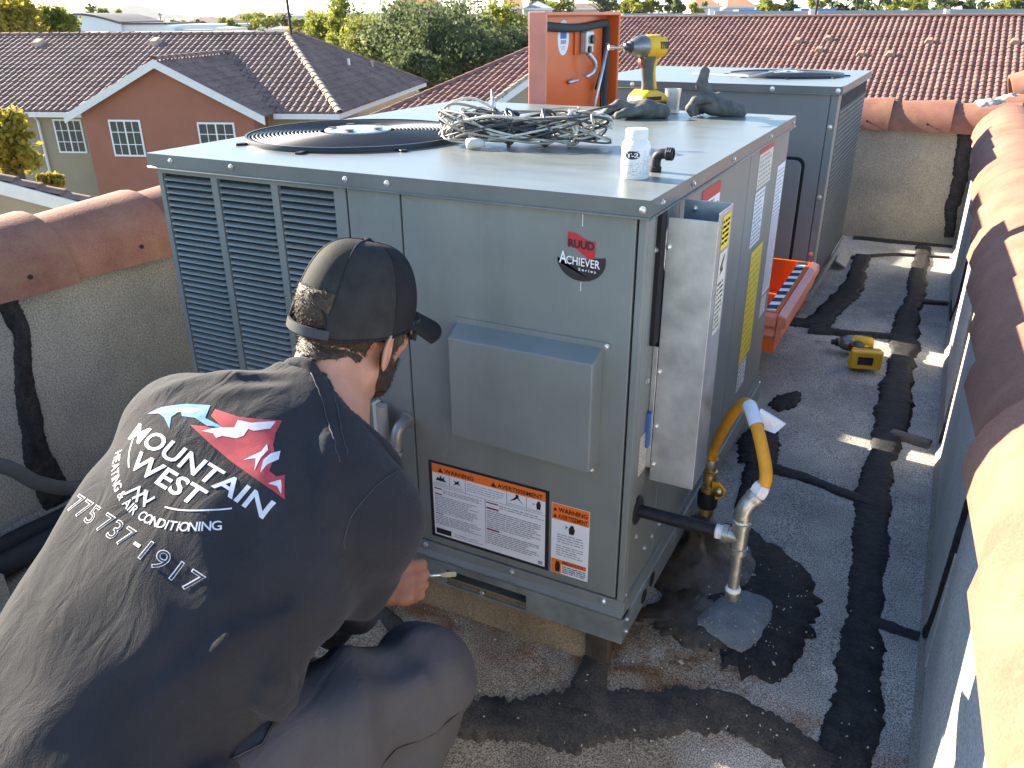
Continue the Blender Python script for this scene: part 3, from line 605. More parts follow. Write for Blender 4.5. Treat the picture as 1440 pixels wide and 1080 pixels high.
# side louvred vent block between the shroud and stickers' end: small blue stack of louvres on the far edge
# front warning label
def warning_label():
    w, h = 0.290, 0.197; fl = Flat(); b = 0.0085
    fl.rect(0, 0, w, h, 1); o1 = fl.build('warning_label', [paper, inkm], fp, (-0.4665, i_-0.0008, 0.100), (1, 0, 0), (0, 0, 1))
    f = Flat(); f.rect(b, b*0.9, w-b, h-b*0.7, 0)
    f.build('label_sheet', [paper], o1, (-0.4665, i_-0.0013, 0.100), (1, 0, 0), (0, 0, 1))
    f = Flat(); f.rect(b, h-0.0275, w-b, h-b*0.7, 2)
    f.build('orange_band', [paper, inkm, orangep], o1, (-0.4665, i_-0.0017, 0.100), (1, 0, 0), (0, 0, 1))
    f = Flat(); yb = h-0.0245
    def tri(x): f.poly([(x, yb), (x+0.013, yb), (x+0.0065, yb+0.0115)], 1)
    tri(0.024); f.text('WARNING', 0.041, yb+0.0005, 0.113, yb+0.011, 1, 0.02); tri(0.155); f.text('AVERTISSEMENT', 0.171, yb+0.0005, w-0.014, yb+0.011, 1, 0.02)
    y2 = h-0.0285; yb2 = y2-0.032
    for x in (0.052, 0.092, 0.192, 0.238): f.rect(x, yb2, x+0.0009, y2, 1)
    f.rect(b, yb2-0.0006, w-b, yb2, 1)
    # pictograms: flames, burst, falling figure, hand and spark
    f.poly([(0.018, yb2+0.014), (0.046, yb2+0.014), (0.039, yb2+0.020), (0.040, yb2+0.028), (0.034, yb2+0.021), (0.030, yb2+0.029), (0.027, yb2+0.020), (0.023, yb2+0.024)], 1)
    f.poly([(0.062, yb2+0.012), (0.067, yb2+0.019), (0.063, yb2+0.026), (0.070, yb2+0.022), (0.077, yb2+0.027), (0.076, yb2+0.019), (0.082, yb2+0.014), (0.072, yb2+0.017)], 1)
    f.poly([(0.199, yb2+0.012), (0.212, yb2+0.018), (0.217, yb2+0.023), (0.232, yb2+0.010), (0.222, yb2+0.022), (0.219, yb2+0.028), (0.213, yb2+0.026), (0.208, yb2+0.020)], 1)
    f.poly([(0.217+0.004*math.cos(a), yb2+0.029+0.0035*math.sin(a)) for a in np.linspace(0, 2*PI, 10)[:-1]], 1)
    f.poly([(0.262, yb2+0.010), (0.270, yb2+0.010), (0.272, yb2+0.022), (0.269, yb2+0.030), (0.265, yb2+0.030), (0.261, yb2+0.022)], 1); f.poly([(0.250, yb2+0.024), (0.258, yb2+0.021), (0.252, yb2+0.017), (0.255, yb2+0.021)], 1)
    f.lines(0.012, yb2+0.002, 0.050, yb2+0.010, 3, 3, 0.35); f.lines(0.055, yb2+0.002, 0.089, yb2+0.009, 3, 3, 0.35)
    f.lines(0.097, yb2+0.006, 0.185, yb2+0.028, 4, 3, 0.28); f.lines(0.196, yb2+0.002, 0.235, yb2+0.008, 2, 3, 0.35); f.lines(0.242, yb2+0.002, 0.276, yb2+0.008, 2, 3, 0.35)
    xm = 0.140; f.rect(xm, 0.020, xm+0.0008, yb2, 1)
    f.rect(0.013, yb2-0.008, 0.032, yb2-0.005, 4); f.rect(0.013, yb2-0.022, 0.032, yb2-0.019, 4); f.rect(0.013, yb2-0.072, 0.034, yb2-0.070, 4)
    f.rect(xm+0.003, yb2-0.008, xm+0.032, yb2-0.005, 4); f.rect(xm+0.003, yb2-0.022, xm+0.033, yb2-0.018, 4); f.rect(xm+0.003, yb2-0.076, xm+0.034, yb2-0.072, 4)
    f.lines(0.034, yb2-0.018, 0.132, yb2-0.006, 3, 3, 0.4); f.lines(0.013, yb2-0.068, 0.120, yb2-0.024, 10, 3, 0.42); f.lines(0.013, yb2-0.100, 0.128, yb2-0.074, 6, 3, 0.42)
    f.lines(xm+0.034, yb2-0.016, w-0.012, yb2-0.005, 2, 3, 0.42); f.lines(xm+0.004, yb2-0.070, w-0.018, yb2-0.025, 9, 3, 0.45); f.lines(xm+0.004, yb2-0.112, w-0.022, yb2-0.078, 7, 3, 0.45)
    f.rect(0.013, 0.012, 0.052, 0.026, 1); f.lines(0.060, 0.013, 0.132, 0.024, 2, 3, 0.3); f.rect(w-0.024, 0.011, w-0.013, 0.020, 3)
    f.build('print', [paper, inkm, orangep, greyink, darkred], o1, (-0.4665, i_-0.0021, 0.100), (1, 0, 0), (0, 0, 1))
warning_label()
def warning_small():
    w, h = 0.084, 0.172; O = (-0.171, i_-0.0009, 0.102); f = Flat(); f.rect(0, 0, w, h, 0); o1 = f.build('warning_label', [paper], fp, O, (1, 0, 0), (0, 0, 1))
    for rc_ in ((0.001, h-0.038, w-0.001, h-0.001), (0.001, 0.001, 0.0239, 0.036), (0.024, 0.025, w-0.004, 0.036)):
        f = Flat(); f.rect(*rc_, 1); f.build('orange_band', [paper, orangep], o1, (O[0], O[1]-0.0004, O[2]), (1, 0, 0), (0, 0, 1))
    f = Flat()
    for y in (h-0.018, h-0.034): f.poly([(0.004, y), (0.013, y), (0.0085, y+0.009)], 1)
    f.text('WARNING', 0.015, h-0.019, w-0.005, h-0.008, 1, 0.03); f.text('AVERTISSEMENT', 0.015, h-0.035, w-0.004, h-0.024, 1, 0.02)
    f.poly([(0.040, h-0.066), (0.050, h-0.066), (0.053, h-0.055), (0.049, h-0.044), (0.044, h-0.044), (0.039, h-0.054)], 1); f.poly([(0.029, h-0.046), (0.037, h-0.051), (0.030, h-0.058), (0.034, h-0.052)], 1)
    f.lines(0.014, h-0.094, w-0.012, h-0.070, 4, 3, 0.4); f.lines(0.012, 0.046, w-0.012, 0.074, 5, 3, 0.4)
    f.poly([(0.011, 0.005), (0.020, 0.005), (0.022, 0.018), (0.020, 0.031), (0.013, 0.031), (0.010, 0.018)], 1)
    f.text('PRECAUCION !', 0.027, 0.027, w-0.006, 0.0345, 1, 0.02); f.lines(0.027, 0.004, w-0.005, 0.023, 4, 1, 0.42)
    f.build('print', [paper, inkm, orangep, greyink], o1, (O[0], O[1]-0.0008, O[2]), (1, 0, 0), (0, 0, 1))
warning_small()
# badge: red wave panel with name, dark half-disc with series name
def badge():
    O = (-0.1235, i_-0.0012, 0.785); f = Flat()
    top = [(-0.026+0.052*t, 0.042+0.005*math.sin(PI*(0.25+1.5*t))-0.004*t) for t in np.linspace(0, 1, 12)]
    bot = [(0.026-0.052*t, 0.010+0.006*math.sin(PI*(1.75-1.5*t))+0.010*t-0.004) for t in np.linspace(0, 1, 12)]
    f.poly(top+bot, 0)
    a0 = [(-0.0445, -0.008), (0.046, 0.0075)]
    arc = [(0.001+0.0455*math.cos(a), -0.001+0.0385*math.sin(a)) for a in np.linspace(0.10, -PI-0.15, 26)]
    f.poly([a0[1]]+arc[1:-1]+[a0[0], (-0.012, -0.003)], 1)
    o1 = f.build('badge', [redp, inkm], fp, O, (1, 0, 0), (0, 0, 1))
    f = Flat(); f.text('RUUD', -0.0245, 0.0185, 0.0245, 0.0335, 0, 0.045)
    f.text('A', -0.041, -0.012, -0.0265, 0.010, 1, 0.01); f.text('CHIEVER', -0.0275, -0.012, 0.036, 0.003, 1, 0.008); f.text('Series', -0.004, -0.0205, 0.029, -0.0155, 1, 0.02, 1.5)
    f.build('print', [inkm, white], o1, (O[0], O[1]-0.0006, O[2]), (1, 0, -0.05), (0, 0, 1))
    f = Flat(); f.rect(-0.0006, 0.058, 0.0006, 0.079, 0); f.rect(-0.0006, -0.058, 0.0006, -0.041, 0); f.build('mould_mark', [paper], fp, (O[0]+0.001, i_-0.0006, O[2]), (1, 0, 0), (0, 0, 1))
badge()
# electrical conduit and elbow entering the front
cdt = thing('electrical_conduit', 'grey conduit and angled fitting entering the unit beside the kneeling person', 'conduit')
MB().tube([(-0.563, -0.012, ZR+0.02), (-0.563, -0.012, 0.415)], 0.0125, 14).build('conduit', mat('grey_conduit', (0.33, 0.33, 0.31), 0.5, var=0.1), cdt, True, auto=40)
MB().box(-0.590, -0.580, -0.010, 0.010, 0.24, 0.415).build('channel_strip', mat('pale_strip', (0.62, 0.58, 0.45), 0.5), cdt, bevel=0.001)
MB().tube(catmull([(-0.512, 0.010, 0.385), (-0.512, -0.022, 0.380), (-0.514, -0.034, 0.360), (-0.516, -0.036, 0.325)], 5), 0.0125, 12).lathe([(0.0165, 0), (0.0165, 0.012)], (-0.516, -0.036, 0.318), n=10).lathe([(0.018, 0), (0.018, 0.006)], (-0.512, 0.0105, 0.385), (0, -1, 0), 10).build('angle_fitting', mat('fitting_grey', (0.27, 0.28, 0.27), 0.42, metal=0.5), cdt, True, auto=40)
MB().tube(catmull([(-0.516, -0.036, 0.322), (-0.517, -0.045, 0.2), (-0.53, -0.05, 0.05), (-0.56, -0.04, ZR+0.015)], 5), 0.010, 10).build('flexible_whip', mat('flex_grey', (0.16, 0.165, 0.165), 0.5), cdt, True)

# second unit, turned the other way
Y2, D2 = 2.455, 1.15
u2 = thing('rooftop_unit', 'second grey packaged unit standing near the end parapet', 'air conditioner', (-0.008, Y2, 0), group='packaged rooftop units')
W2 = 1.16
lid2 = lid_with_hole(u2, W2, D2, H1, (-0.34, 0.62, 0.26)); fan_guard(u2, -0.34, 0.62, 0.255, H1)
MB().lathe([(0.259, 0.0), (0.257, -0.12), (0.0, -0.13)], (-0.34, 0.62, H1), n=40).build('fan_well', darkgap, u2)
p2m = mat('second_unit_paint', (0.165, 0.192, 0.188), 0.42, var=0.05, vscale=4, rvar=0.06)
MB().box(-W2+0.012, -0.045, 0.012, D2-0.012, 0.03, 0.868).build('front_panel', p2m, u2, bevel=0.002)
MB().box(-0.043, -0.012, 0.010, 0.10, 0.03, 0.868).build('corner_post', p2m, u2, bevel=0.003)
gp2 = MB().box(-0.040, -0.014, 0.105, D2-0.014, 0.03, 0.868).build('coil_panel', darkgap, u2)
wire = MB()
for k in range(46): wire.box(-0.0135, -0.0115, 0.115+k*0.022, 0.120+k*0.022, 0.05, 0.80)
for k in range(34): wire.box(-0.0114, -0.0095, 0.11, D2-0.02, 0.06+k*0.022, 0.0645+k*0.022)
o = wire.build('coil_guard', p2m, u2); tag(o, kind='stuff')
dr = MB(); rr = 0.03
def rrect(x0, x1, z0, z1, r): 
    out = []
    for (cx, cz, a0) in ((x1-r, z1-r, 0), (x0+r, z1-r, PI/2), (x0+r, z0+r, PI), (x1-r, z0+r, 1.5*PI)): out += [(cx+r*math.cos(a0+PI/2*k/5), cz+r*math.sin(a0+PI/2*k/5)) for k in range(6)]
    return out
rec = rrect(-0.62, -0.120, 0.12, 0.60, 0.03)
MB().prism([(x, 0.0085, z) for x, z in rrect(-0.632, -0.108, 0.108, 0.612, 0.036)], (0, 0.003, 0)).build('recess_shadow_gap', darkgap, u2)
door2 = MB().prism([(x, -0.006, z) for x, z in rec], (0, 0.014, 0)).build('service_door', p2m, u2, bevel=0.004)
for x, z in ((-0.018, .884), (-0.28, .884), (-0.60, .884), (-0.9, .884)): screw(u2, (x, -0.0004, z), (0, -1, 0), 0.007)
for z in (0.74, 0.45, 0.2): screw(u2, (-0.03, 0.0098, z), (0, -1, 0), 0.007)
MB().box(-W2, 0.0, -0.004, 0.004, -0.012, 0.028).box(-0.006, 0.0, 0.004, D2, -0.012, 0.028).build('base_rail', railm, u2)
MB().box(-W2+0.05, -0.05, 0.03, D2-0.03, ZR-0.01, -0.013).build('curb', curbm, u2)
MB().prism([(-0.004, 0.9, -0.06), (0.05, 0.9, ZR+0.004), (0.05, 0.9, ZR+0.012), (0.0, 0.9, -0.05)], (0, 0.32, 0)).build('flashing_flap', galv, u2)
MB().tube([(-0.75, 0.45, H1+0.008), (-0.45, 0.30, H1+0.012), (-0.30, 0.48, H1+0.04)], 0.004, 6).build('loose_wire', galv, u2)

# ------------------------------------------------------------------ ground, hills and the town behind
groundm = mat('dry_ground', (0.20, 0.17, 0.12), 0.95, color2=(0.10, 0.12, 0.06), vscale=0.02, detail=8)
ZG = -7.0
o = MB().poly([(-9000, -3000, ZG), (9000, -3000, ZG), (9000, 9000, ZG), (-9000, 9000, ZG)]).build('ground', groundm); tag(o, 'dry town ground reaching to the hills', 'ground', kind='structure')
hm = mat('hill_scrub', (0.13, 0.11, 0.08), 0.95, var=0.25, vscale=0.004)
def hill(cx, cy, w, h, ax, seed):
    rg = np.random.default_rng(seed); n, m = 60, 14; V = []; F = []
    d = np.array(ax)/np.linalg.norm(ax); e = np.array([-d[1], d[0]])
    ph = rg.random(6)*6
    for j in range(m):
        v = j/(m-1)*2-1
        for i in range(n):
            s = i/(n-1)*2-1
            env = max(0, 1-s*s)**1.0*(0.62+0.22*math.sin(2.2*s+ph[0])+0.13*math.sin(6*s+ph[1])+0.05*math.sin(15*s+ph[2]))
            z = h*env*max(0, 1-v*v)**0.8*(1+0.06*math.sin(9*s+5*v+ph[3]))
            p = np.array([cx, cy])+d*s*w+e*v*w*0.35
            V.append((p[0], p[1], ZG+z))
    F = [(j*n+i, j*n+i+1, (j+1)*n+i+1, (j+1)*n+i) for j in range(m-1) for i in range(n-1)]
    o = inst('hills', npmesh('hills', V, F, hm, True)); tag(o, 'bare hill on the horizon', 'hill', kind='structure'); return o
hill(-3760, 3040, 470, 88, (0.75, 0.66), 3); hill(-2500, 4600, 1500, 48, (0.85, 0.5), 5)

# --- roof tiling: S-tiles course by course
def s_tile_arrays(sp, L, hgt=0.062, lift=0.030):
    xs = np.array([0, 0.10, 0.26, 0.45, 0.64, 0.80, 1.0])*sp; hs = np.array([0.0, 0.30, 0.86, 1.0, 0.80, 0.26, 0.0])*hgt
    V = []; 
    for (y, l_) in ((0.0, lift), (L*1.06, 0.0)):
        V += [(x, y, h+l_) for x, h in zip(xs, hs)]
    V += [(x, 0.0, h*0.2) for x, h in zip(xs, hs)]
    n = len(xs); F = [(i, i+1, n+i+1, n+i) for i in range(n-1)]+[(2*n+i, 2*n+i+1, i+1, i) for i in range(n-1)]
    return np.array(V), np.array(F)
def inside(poly, x, y):
    c = False; n = len(poly)
    for i in range(n):
        x1, y1 = poly[i]; x2, y2 = poly[(i+1) % n]
        if (y1 > y) != (y2 > y) and x < (x2-x1)*(y-y1)/(y2-y1)+x1: c = not c
    return c
def tile_plane(parent, O, U, S, poly, m, sp=0.26, L=0.38, singles=0, name='tile'):
    """O origin, U unit along the eave, S unit up the slope, poly in (u, s) metres"""
    O = np.array(O, float); U = np.array(U, float); U /= np.linalg.norm(U); S = np.array(S, float); S /= np.linalg.norm(S); Nn = np.cross(U, S)
    if Nn[2] < 0: flip = True; Nn = -Nn
    else: flip = False
    us = [p[0] for p in poly]; ss = [p[1] for p in poly]; TV, TF = s_tile_arrays(sp, L)
    if flip: TF = TF[:, ::-1]
    Vs = []; Fs = []; k = 0; cells = []
    for j in range(int(min(ss)/L)-1, int(max(ss)/L)+2):
        for i in range(int(min(us)/sp)-1, int(max(us)/sp)+2):
            u_, s_ = i*sp, j*L
            if inside(poly, u_+sp/2, s_+L/2): cells.append((u_, s_))
    def dist(c): p = O+U*c[0]+S*c[1]; return np.linalg.norm(p-CAM)
    if singles: cells.sort(key=dist)
    rot = Matrix(((U[0], S[0], Nn[0]), (U[1], S[1], Nn[1]), (U[2], S[2], Nn[2]))).to_4x4()
    if singles:
        me = npmesh(name, TV, TF, m, True); me.set_sharp_from_angle(angle=R(60))
        for (u_, s_) in cells[:singles]:
            p = O+U*(u_+random.uniform(-.006, .006))+S*(s_+random.uniform(-.012, .012)); inst(name, me, parent, Matrix.Translation(p) @ rot)
    rest = cells[singles:]
    for (u_, s_) in rest:
        t = TV.copy(); t[:, 1] += random.uniform(-.012, .012); t[:, 2] += random.uniform(-.004, .006)
        Vs.append(O+np.outer(t[:, 0]+u_, U)+np.outer(t[:, 1]+s_, S)+np.outer(t[:, 2], Nn)); Fs.append(TF+k); k += len(TV)
    if rest:
        o = inst(name+'_field', npmesh(name+'_field', np.concatenate(Vs), np.concatenate(Fs), m, True), parent); tag(o, kind='stuff')
        o.data.set_sharp_from_angle(angle=R(60))
    # dark underlay a little below
    q = [tuple(O+U*a+S*b-Nn*0.02) for a, b in poly]
    MB().poly(q).build('roof_underlay', m, parent)
brownt = mat('brown_concrete_tile', (0.145, 0.088, 0.070), 0.9, color2=(0.25, 0.165, 0.13), vscale=1.3, speck=0.15, sscale=12, detail=8)
redt = mat('red_clay_tile', (0.150, 0.070, 0.054), 0.9, color2=(0.27, 0.135, 0.100), vscale=0.9, speck=0.25, sscale=5, detail=9)
hipt = mat('pale_hip_tile', (0.40, 0.30, 0.21), 0.9, var=0.2, vscale=3)
redwall = mat('terracotta_stucco', (0.30, 0.115, 0.070), 0.92, var=0.07, vscale=1.2, bump=0.004, bscale=40)
beigewall = mat('beige_stucco', (0.30, 0.24, 0.16), 0.92, var=0.07, vscale=1.2, bump=0.004, bscale=40)
fasciam = mat('cream_fascia', (0.66, 0.64, 0.60), 0.6, var=0.05)
winframe = mat('vinyl_window_frame', (0.72, 0.72, 0.70), 0.5)
glassm = mat('window_glass', (0.035, 0.045, 0.05), 0.06, spec=0.7)
blindm = mat('window_blind', (0.35, 0.33, 0.28), 0.7)
def world_box(mb, O, e1, e2, u0, u1, v0, v1, z0, z1):
    P = []
    for z in (z0, z1):
        for (a, b) in ((u0, v0), (u1, v0), (u1, v1), (u0, v1)): q = O+e1*a+e2*b; P.append((q[0], q[1], z))
    return mb.add(P, [(0, 3, 2, 1), (4, 5, 6, 7), (0, 1, 5, 4), (1, 2, 6, 5), (2, 3, 7, 6), (3, 0, 4, 7)])
def window(parent, O, e1, e2, u0, u1, z0, z1, v, cols=4, rows=3):
    w = world_box(MB(), O, e1, e2, u0, u1, v-0.03, v+0.05, z0, z1).build('window', winframe, parent)
    fw_ = 0.06; um = (u0+u1)/2
    for (a, b) in ((u0+fw_, um-0.03), (um+0.03, u1-fw_)):
        world_box(MB(), O, e1, e2, a, b, v-0.036, v-0.031, z0+fw_, z1-fw_).build('pane', glassm, w)
        for k in range(1, cols//2):
            x = a+(b-a)*k/(cols//2); world_box(MB(), O, e1, e2, x-0.012, x+0.012, v-0.046, v-0.0365, z0+fw_, z1-fw_).build('glazing_bar', winframe, w)
        for k in range(1, rows):
            z = z0+(z1-z0)*k/rows; world_box(MB(), O, e1, e2, a, b, v-0.0445, v-0.0362, z-0.012, z+0.012).build('glazing_bar', winframe, w)
    return w
def hip_caps(parent, a, b, n, r=0.13, m=None, name='hip_cap'):
    a = np.array(a, float); b = np.array(b, float); L = (b-a)/n; l = np.linalg.norm(L); t = L/l
    side = np.cross(t, (0, 0, 1)); side /= np.linalg.norm(side); up = np.cross(side, t)
    V = []; F = []
    for (q, rr) in ((0, r*1.12), (1.1, r*0.9)):
        for k in range(7): an = PI*k/6; V.append((math.cos(an)*rr, q*l, math.sin(an)*rr*0.8))
    F = [(k, k+1, 8+k, 7+k) for k in range(6)]+[(0, 1, 2, 3), (0, 3, 4, 6), (4, 5, 6, 6)][:1]
    me = bpy.data.meshes.new(name); me.from_pydata(V, [], F[:6]); me.materials.append(m or hipt); me.polygons.foreach_set('use_smooth', [True]*6); me.update()
    rot = Matrix(((side[0], t[0], up[0]), (side[1], t[1], up[1]), (side[2], t[2], up[2]))).to_4x4()
    for i in range(n): inst(name, me, parent, Matrix.Translation(a+L*i) @ rot)
NA = np.array([-17.9, 21.5]); e1 = np.array([-0.9349, -0.3550]); e2 = np.array([-0.3550, 0.9349])
hA = thing('tiled_house', 'brown tiled house with terracotta red gable and white fascia', 'house', (0, 0, 0))
def A3(u_, v_, z): q = NA+e1*u_+e2*v_; return np.array([q[0], q[1], z])
ze, zr, vr, ur = -1.83, 0.49, 6.4, 4.0
sl = math.hypot(vr, zr-ze); Sm = np.array([*(e2*vr), zr-ze])/sl
tile_plane(hA, A3(0, 0, ze), (-e1[0], -e1[1], 0), Sm, [(0, 0), (-19, 0), (-19, sl), (-ur, sl)], brownt)
sh_ = math.hypot(ur, zr-ze); Sh = np.array([*(e1*ur), zr-ze])/sh_
tile_plane(hA, A3(0, 0, ze), (e2[0], e2[1], 0), Sh, [(0, 0), (13.9, 0), (vr+1.1, sh_), (vr, sh_)], brownt)
hip_caps(hA, A3(0, 0, ze+0.03), A3(ur, vr, zr+0.04), 20); hip_caps(hA, A3(ur, vr, zr+0.03), A3(19, vr, zr+0.03), 34, m=brownt, name='ridge_cap'); hip_caps(hA, A3(0, 13.9, ze+0.03), A3(ur, vr+1.1, zr+0.03), 22, m=brownt)
# gable wing
gl, gr_, gf = 9.25, 2.30, -0.70; gm = (gl+gr_)/2; hw = (gl-gr_)/2; zp = -0.13; zge = ze-0.02; tg = (zp-zge)/hw
sg = math.hypot(hw, zp-zge); back = (zp-ze)/((zr-ze)/vr)
for sgn, ue in ((1, gr_), (-1, gl)):
    Sg = np.array([*(e1*hw*sgn), zp-zge])/sg
    if sgn == 1: tile_plane(hA, A3(ue, gf-0.25, zge), (e2[0], e2[1], 0), Sg, [(0, 0), (-gf+0.25, 0), (back-gf+0.25, sg), (0, sg)], brownt)
    else: tile_plane(hA, A3(ue, gf-0.25, zge), (-e2[0], -e2[1], 0), Sg, [(0, 0), (gf-0.25, 0), (-back+gf-0.25, sg), (0, sg)], brownt)
hip_caps(hA, A3(gm, gf-0.25, zp+0.05), A3(gm, back, zp+0.05), 12, m=brownt, name='ridge_cap')
# fascia boards (rakes and eaves) and gutters
def board(a, b, h, th=0.05, name='fascia', m=fasciam, par=hA):
    a = np.array(a); b = np.array(b); d = (b-a); n_ = np.cross(d, (0, 0, 1)); n_ /= np.linalg.norm(n_)
    P = [a, b, b-np.array([0, 0, h]), a-np.array([0, 0, h])]; return MB().prism(P, n_*th).build(name, m, par)
board(A3(gl+0.05, gf-0.26, zge+0.02), A3(gm, gf-0.26, zp+0.05), 0.26); board(A3(gm, gf-0.26, zp+0.05), A3(gr_-0.05, gf-0.26, zge+0.02), 0.26)
board(A3(16, -0.05, ze+0.0), A3(gl, -0.05, ze+0.0), 0.17); board(A3(gr_, -0.05, ze), A3(0, -0.05, ze), 0.17); board(A3(0.05, 0, ze), A3(0.05, 13.9, ze), 0.17)
# walls
world_box(MB(), NA, e1, e2, 0.5, 16.0, 0.45, 13.4, ZG, ze-0.05).build('wall', beigewall, hA)
mbw = MB(); pts = [A3(gl-0.45, gf, ZG), A3(gr_+0.45, gf, ZG), A3(gr_+0.45, gf, zge+0.10), A3(gm, gf, zp-0.1), A3(gl-0.45, gf, zge+0.10)]
mbw.prism(pts, np.array([*(e2*1.3), 0])).build('gable_wall', redwall, hA)
# soffit under the eaves
world_box(MB(), NA, e1, e2, gl-0.44, 15.9, 0.0, 0.44, ze-0.10, ze-0.06).build('soffit', fasciam, hA)
window(hA, NA, e1, e2, 9.66, 10.74, -3.29, -2.12, 0.45); window(hA, NA, e1, e2, 6.77, 7.91, -3.20, -1.99, gf); window(hA, NA, e1, e2, 3.45, 4.75, -3.20, -2.05, gf)
MB().tube([A3(11.2, 0.05, ze-0.1), A3(11.25, 0.35, ze-0.35), A3(11.25, 0.38, ZG)], 0.045, 8).build('downspout', fasciam, hA)
for k in range(4): world_box(MB(), NA, e1, e2, 8.95-k*0.16, 9.03-k*0.16, gf-0.02, gf+0.005, -5.05, -4.93).build('vent_pipe_cover', fasciam, hA)
for (u_, v_) in ((14.3, 5.2), (9.35, 5.3)):
    p = A3(u_, v_, ze+(zr-ze)*v_/vr+0.02); MB().prism([p, p+np.array([*(e1*-0.45), 0.0]), p+np.array([*(e1*-0.35), 0.20]), p+np.array([*(e1*-0.1), 0.20])], np.array([*(e2*0.4), 0.13])).build('roof_vent', hipt, hA)
MB().lathe([(0.06, 0), (0.06, 0.28)], A3(1.9, 7.6, -0.72), n=8).build('vent_stack', winframe, hA)
MB().lathe([(0.06, 0), (0.06, 0.30)], A3(1.55, 9.9, -0.95), n=8).build('vent_stack', hipt, hA)
# low roof close by on the far side of the parapet
lr = thing('low_roof', 'corner of a low brown roof with pale fascia just over the parapet', 'roof')
p0 = np.array([-12.6, 5.85, -0.86]); p1 = np.array([-10.4, 6.66, -1.42]); dd = (p1-p0); ex = np.array([-0.36, 0.93, 0.0])
tile_plane(lr, p1, np.array([-0.36, 0.93, 0]), (p0-p1), [(0, 0), (0.35, 0), (0.35, 5.0), (0, 5.0)], brownt)
MB().prism([p0*1+(p0-p1)*1.2, p1, p1-np.array([0, 0, 0.2]), p0+(p0-p1)*1.2-np.array([0, 0, 0.2])], -ex*0.04).build('fascia', fasciam, lr)
MB().prism([p0+(p0-p1)*1.2-np.array([0, 0, .2]), p1-(p1-p0)*0.12-np.array([0, 0, .2]), np.array([*(p1-(p1-p0)*0.12)[:2], ZG]), np.array([*(p0+(p0-p1)*1.2)[:2], ZG])], ex*0.3).build('wall', beigewall, lr)
# big red roof beyond the end parapet
rr_ = thing('tiled_building', 'long red clay tiled roof beyond the second unit', 'building')
yr_, zrr, sr = 45.0, 0.95, 0.333; Sr = np.array([0, 1, sr]); Lr = math.hypot(1, sr)
ylow = 33.0; zlow = zrr-(yr_-ylow)*sr
tile_plane(rr_, (-18, ylow, zlow), (1, 0, 0), Sr, [(0.0, 0), (34.0, 0), (34.0, (yr_-ylow)*Lr), (0.0, (yr_-ylow)*Lr)], redt, sp=0.262, L=0.40, singles=300)
hip_caps(rr_, (-18, yr_, zrr+0.05), (16, yr_, zrr+0.05), 80, 0.14, redt, 'ridge_cap')
MB().box(-17.6, 15.5, ylow+0.6, 58, ZG, zlow-0.1).build('wall', beigewall, rr_)
MB().poly([(-18, yr_, zrr-0.02), (16, yr_, zrr-0.02), (16, 57, zrr-4), (-18, 57, zrr-4)]).build('rear_slope', redt, rr_)
ventm = mat('clay_vent', (0.30, 0.19, 0.13), 0.9, var=0.15)
for (x, y) in ((-6.9, 41.6), (-5.6, 41.9), (-5.75, 40.6), (-3.9, 40.2), (-2.7, 40.2), (-1.3, 41.7), (2.0, 41.7), (4.1, 40.6)):
    z = zrr-(yr_-y)*sr+0.05; MB().prism([(x, y, z), (x+0.4, y, z), (x+0.30, y, z+0.17), (x+0.10, y, z+0.17)], (0, 0.3, 0.10)).build('roof_vent', ventm, rr_)
# red hip wing seen between the trees and the orange chest
rw = thing('tiled_wing', 'red tiled roof wing with white rake board left of the orange lid', 'building')
Y0, Z0 = 21.0, -1.353+.333*(21.0-22.76); 
def onp(x, y): return ((x+17.0), (y-Y0)*Lr)
tile_plane(rw, (-17.0, Y0, Z0), (1, 0, 0), Sr, [onp(-16.6, 20.8), onp(-12.95, 20.8), onp(-12.4, 24.5), onp(-11.9, 27.6), onp(-13.2, 27.4)], redt, sp=0.25, L=0.36)
hip_caps(rw, (-16.6, 20.8, Z0-0.02), (-13.2, 27.4, Z0+(27.4-Y0)*.333+0.04), 18, 0.12, redt)
a = np.array([-13.0, 20.6, Z0-.13]); b = np.array([-11.95, 27.5, Z0+(27.5-Y0)*.333]); board(a, b, 0.24, 0.06, 'rake_board', fasciam, rw); hip_caps(rw, a+[0, 0, .03], b+[0, 0, .03], 18, 0.10, hipt, 'rake_tile')
MB().prism([a+[-0.1, 0, -.24], b+[-0.1, 0, -.24], (b[0]-.1, b[1], ZG), (a[0]-.1, a[1], ZG)], (-0.3, 0.05, 0)).build('wall', beigewall, rw)

# --- distant town
dist_w = mat('distant_white_wall', (0.62, 0.63, 0.64), 0.8, var=0.05, vscale=0.2); dist_g = mat('distant_grey_wall', (0.30, 0.32, 0.33), 0.8, var=0.1, vscale=0.2)
dist_d = mat('distant_dark_roof', (0.055, 0.055, 0.055), 0.8, var=0.2, vscale=0.2); dist_t = mat('distant_tan_wall', (0.42, 0.36, 0.28), 0.85, var=0.08, vscale=0.2)
dist_r = mat('distant_orange_roof', (0.45, 0.17, 0.08), 0.85, var=0.15, vscale=0.6); dist_b = mat('distant_blue_wall', (0.06, 0.16, 0.40), 0.7)
dist_br = mat('distant_brown_roof', (0.19, 0.12, 0.085), 0.85, var=0.15, vscale=0.6)
def at(px, py, t):
    d = _f+_r*(px-720)/1142.1-_u*(py-540)/1142.1; return CAM+d*t
fx = np.array([_r[0], _r[1], 0]); fx /= np.linalg.norm(fx); fy = np.array([-fx[1], fx[0], 0])
